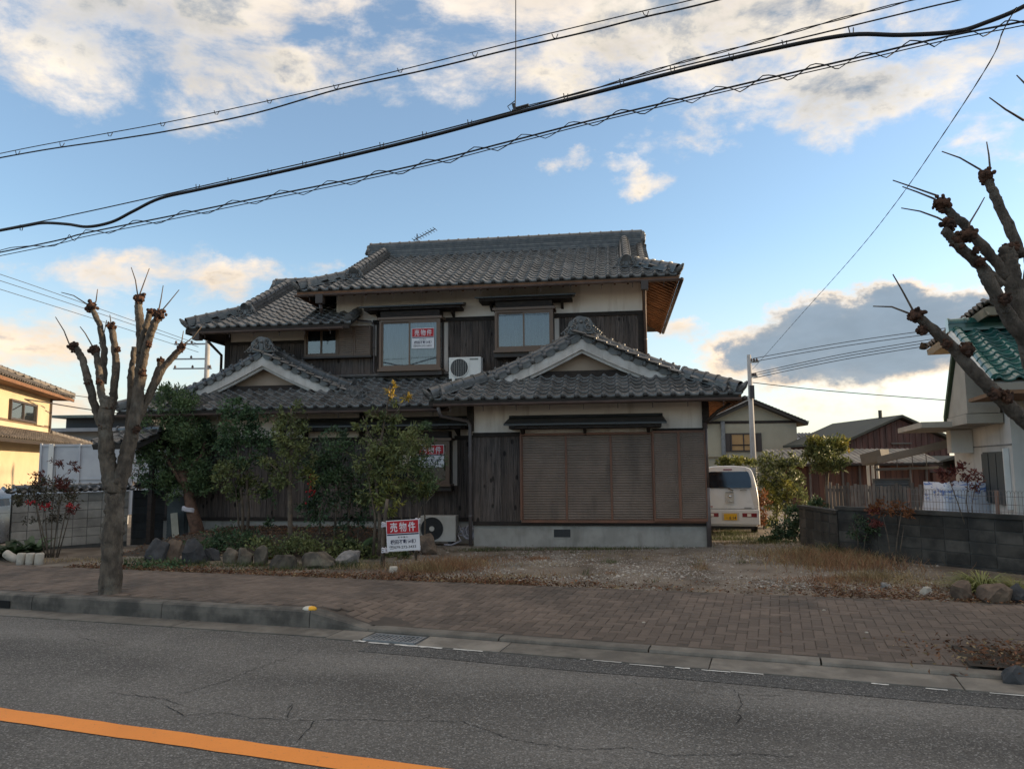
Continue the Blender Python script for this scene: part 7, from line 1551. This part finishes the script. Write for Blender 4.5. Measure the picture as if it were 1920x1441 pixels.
# leaf litter: along the bed edge, yard margins and right-hand bed
LIT = [leafmat('litter_brown', (.17, .085, .045), (.10, .05, .03), .5), leafmat('litter_rust', (.26, .11, .05), (.16, .07, .035), .5), leafmat('litter_straw', (.34, .25, .13), (.24, .17, .09), .4)]
def scatter(name, label, n, fn, L, Wd, cat):
    s, t = fn(n); P = st_xyz(s, t, .008) + np.stack([np.zeros(len(s)), np.zeros(len(s)), rng.random(len(s)) * .03], 1); d = rng.normal(size=(len(s), 3)) * np.array([1, 1, .28]); v, q_ = leaves(P, d, L, Wd, .3)
    o = obj(name, np_mesh(name, v, q_, LIT, rng.choice(3, len(q_), p=[.5, .3, .2])), None, 'stuff'); tag(o, label, cat)
def bededge(n): s = np.where(rng.random(n) < .8, rng.uniform(-7.2, 1.0, n), rng.normal(.8, 1.2, n)); return s, tbv(s) + np.abs(rng.normal(0, .30, n)) * (.4 + 1.2 * rng.random(n)) + .02
def rightbed(n): s = np.where(rng.random(n) < .75, rng.uniform(4.6, 9.2, n), rng.normal(5.0, 1.0, n)); return s, tbv(s) + np.abs(rng.normal(0, 1.0, n)) * (.3 + rng.random(n)) + .02
def spread(n): s = rng.uniform(-2.5, 7.5, n); return s, tbv(s) + rng.uniform(0, 6.5, n)
scatter('leaf_litter', 'brown leaf litter along the stones of the planting bed', 5200, bededge, .048, .022, 'leaves'); scatter('leaf_litter', 'brown leaf litter under the bushes by the block wall', 4600, rightbed, .055, .016, 'leaves'); scatter('dry_leaves', 'scattered dry leaves over the gravel yard', 800, spread, .042, .016, 'leaves')
nb = 2600; hx = rng.uniform(-11.4, -6.3, nb); hy = rng.uniform(-2.4, .9, nb); Pb = np.array([tuple(hp(a_, b_, bed_z(a_, b_) + .012 + .03 * random.random())) for a_, b_ in zip(hx, hy)]); v, q_ = leaves(Pb, rng.normal(size=(nb, 3)) * np.array([1, 1, .3]), .055, .026, .3)
o = obj('leaf_litter', np_mesh('leaf_litter', v, q_, LIT, rng.choice(3, len(q_), p=[.6, .25, .15])), None, 'stuff'); tag(o, 'fallen leaves lying on the soil under the garden shrubs', 'leaves')
def grass(name, label, patches, L, mats, cat='grass', curl=.5):
    """upright thin blades in patches given as (x, y, rx, ry, n)"""
    vs = []; qs = []; mi = []; off = 0
    for (px, py, rx, ry, n, k, l) in patches:
        c = gz(px, py); u = rng.normal(size=(n, 2)) * .55; P = np.stack([c.x + u[:, 0] * rx, c.y + u[:, 1] * ry, np.zeros(n)], 1); f = np.clip((P[:, 1] - 15) / 4, 0, 1); P[:, 2] = .115 - .18 * f * f * (3 - 2 * f)
        d = rng.normal(size=(n, 3)) * np.array([.45, .45, .1]) + np.array([0, 0, 1.0]); d = unit(d); w = unit(np.cross(d, rng.normal(size=(n, 3)))) * rng.uniform(.002, .0045, n)[:, None]; ll = (l * rng.uniform(.4, 1.15, n))[:, None]; bend = rng.normal(size=(n, 3)) * np.array([1, 1, .0]) * .35
        m = P + d * ll * .55; e = P + d * ll + bend * ll * curl - np.array([0, 0, 1]) * ll * curl * .15
        v = np.stack([P - w, P + w, m + w * .8, m - w * .8, e + w * .25, e - w * .25], 1).reshape(-1, 3); b = np.arange(n)[:, None] * 6 + off
        qs.append(np.concatenate([b + np.array([0, 1, 2, 3]), b + np.array([3, 2, 4, 5])])); vs.append(v); mi += [k] * (2 * n); off += 6 * n
    o = obj(name, np_mesh(name, np.concatenate(vs), np.concatenate(qs), mats, mi), None, 'stuff'); tag(o, label, cat)
DG = [leafmat('dry_rust_grass', (.32, .17, .085), (.22, .11, .06), .4), leafmat('straw_grass', (.36, .27, .14), (.25, .18, .09), .4), leafmat('weed_green', (.10, .115, .04), (.06, .075, .028), .4)]
grass('dry_grass', 'rust-coloured dry grass at the corner of the planting bed', [(825, 1068, .6, .30, 800, 0, .26), (800, 1072, .35, .2, 600, 1, .22), (855, 1060, .5, .4, 700, 1, .16), (760, 1078, .6, .15, 350, 0, .12), (900, 1050, .8, .5, 500, 0, .09), (1000, 1058, .8, .4, 200, 1, .06), (1010, 1048, .25, .2, 200, 0, .08)], .2, DG)
grass('dry_grass', 'tall rust and straw dry grass in front of the bushes by the wall', [(1540, 1050, .9, .6, 900, 0, .26), (1600, 1065, .9, .6, 800, 0, .24), (1500, 1040, .9, .6, 900, 1, .2), (1560, 1058, 1.1, .7, 900, 1, .22), (1640, 1085, .6, .35, 700, 1, .16), (1590, 1040, 1.0, .6, 900, 2, .24), (1700, 1095, .8, .3, 500, 1, .08), (1560, 1090, .6, .2, 400, 0, .12), (1640, 1045, .5, .5, 500, 1, .2)], .2, DG)
grass('weeds', 'low green and straw weeds along the house footing and drive', [(1100, 1030, 1.6, .15, 900, 2, .09), (900, 1032, .5, .2, 300, 2, .10), (1180, 1040, 1.5, .4, 350, 1, .05), (1370, 1000, .8, .6, 900, 2, .14), (1390, 1018, 1.1, .5, 450, 1, .08), (1440, 1015, .7, .5, 700, 2, .12), (1120, 1078, 1.6, .3, 250, 1, .04), (1340, 1040, .8, .5, 220, 1, .06), (960, 1080, .8, .2, 400, 1, .05), (600, 1078, 2.0, .08, 500, 0, .05), (330, 1058, .8, .15, 500, 2, .13), (450, 1062, 1.0, .12, 600, 2, .12), (560, 1068, 1.0, .1, 500, 2, .10), (650, 1062, .6, .2, 500, 2, .14), (250, 1052, .5, .3, 400, 2, .10), (700, 1066, .5, .2, 400, 1, .14), (330, 1072, 1.6, .08, 400, 2, .05), (120, 1050, 1.2, .3, 500, 1, .06), (1370, 990, .5, .3, 500, 2, .2)], .1, DG)
tufts = []
for i in range(40):
    px, py = random.uniform(880, 1640), random.choice((random.uniform(1032, 1100), random.uniform(1040, 1062))); tufts.append((px, py, random.uniform(.06, .2), random.uniform(.06, .2), random.randint(14, 60), random.choice((1, 1, 2, 2, 0)), random.uniform(.05, .15)))
grass('weed_tufts', 'scattered weed tufts growing through the gravel', tufts, .1, DG)
# small debris on the pavement
mb = MB()
for (px, py) in ((1545, 1143), (1625, 1185), (1207, 1166)):
    c = gz(px, py, .13); mb.ball((c.x, c.y, c.z), .016, 6, 4, 0, 1.3, 1, .5)
o = mb.build('pavement_debris', PALE, None, True, kind='stuff'); tag(o, 'a few small chips lying on the brick pavement', 'debris')
n = 1500; s = rng.normal(6.5, .5, n); t = .5 + rng.normal(0, .28, n); P = st_xyz(s, t, .0); P[:, 2] = .105 + rng.random(n) * .03; v, q_ = leaves(P, rng.normal(size=(n, 3)) * np.array([1, 1, .3]), .05, .02)
o = obj('leaf_litter', np_mesh('leaf_litter', v, q_, LIT, rng.choice(3, len(q_), p=[.6, .2, .2])), None, 'stuff'); tag(o, 'dry litter filling the pit of the thick-limbed street tree', 'leaves')
mb = MB(); mb.add([RP(5.7, .17, .075), RP(7.25, .17, .085), RP(7.25, .88, .085), RP(5.7, .88, .085)], [(0, 1, 2, 3)]); mb.build('tree_pit', MATS['bed_soil'], None, kind='structure')
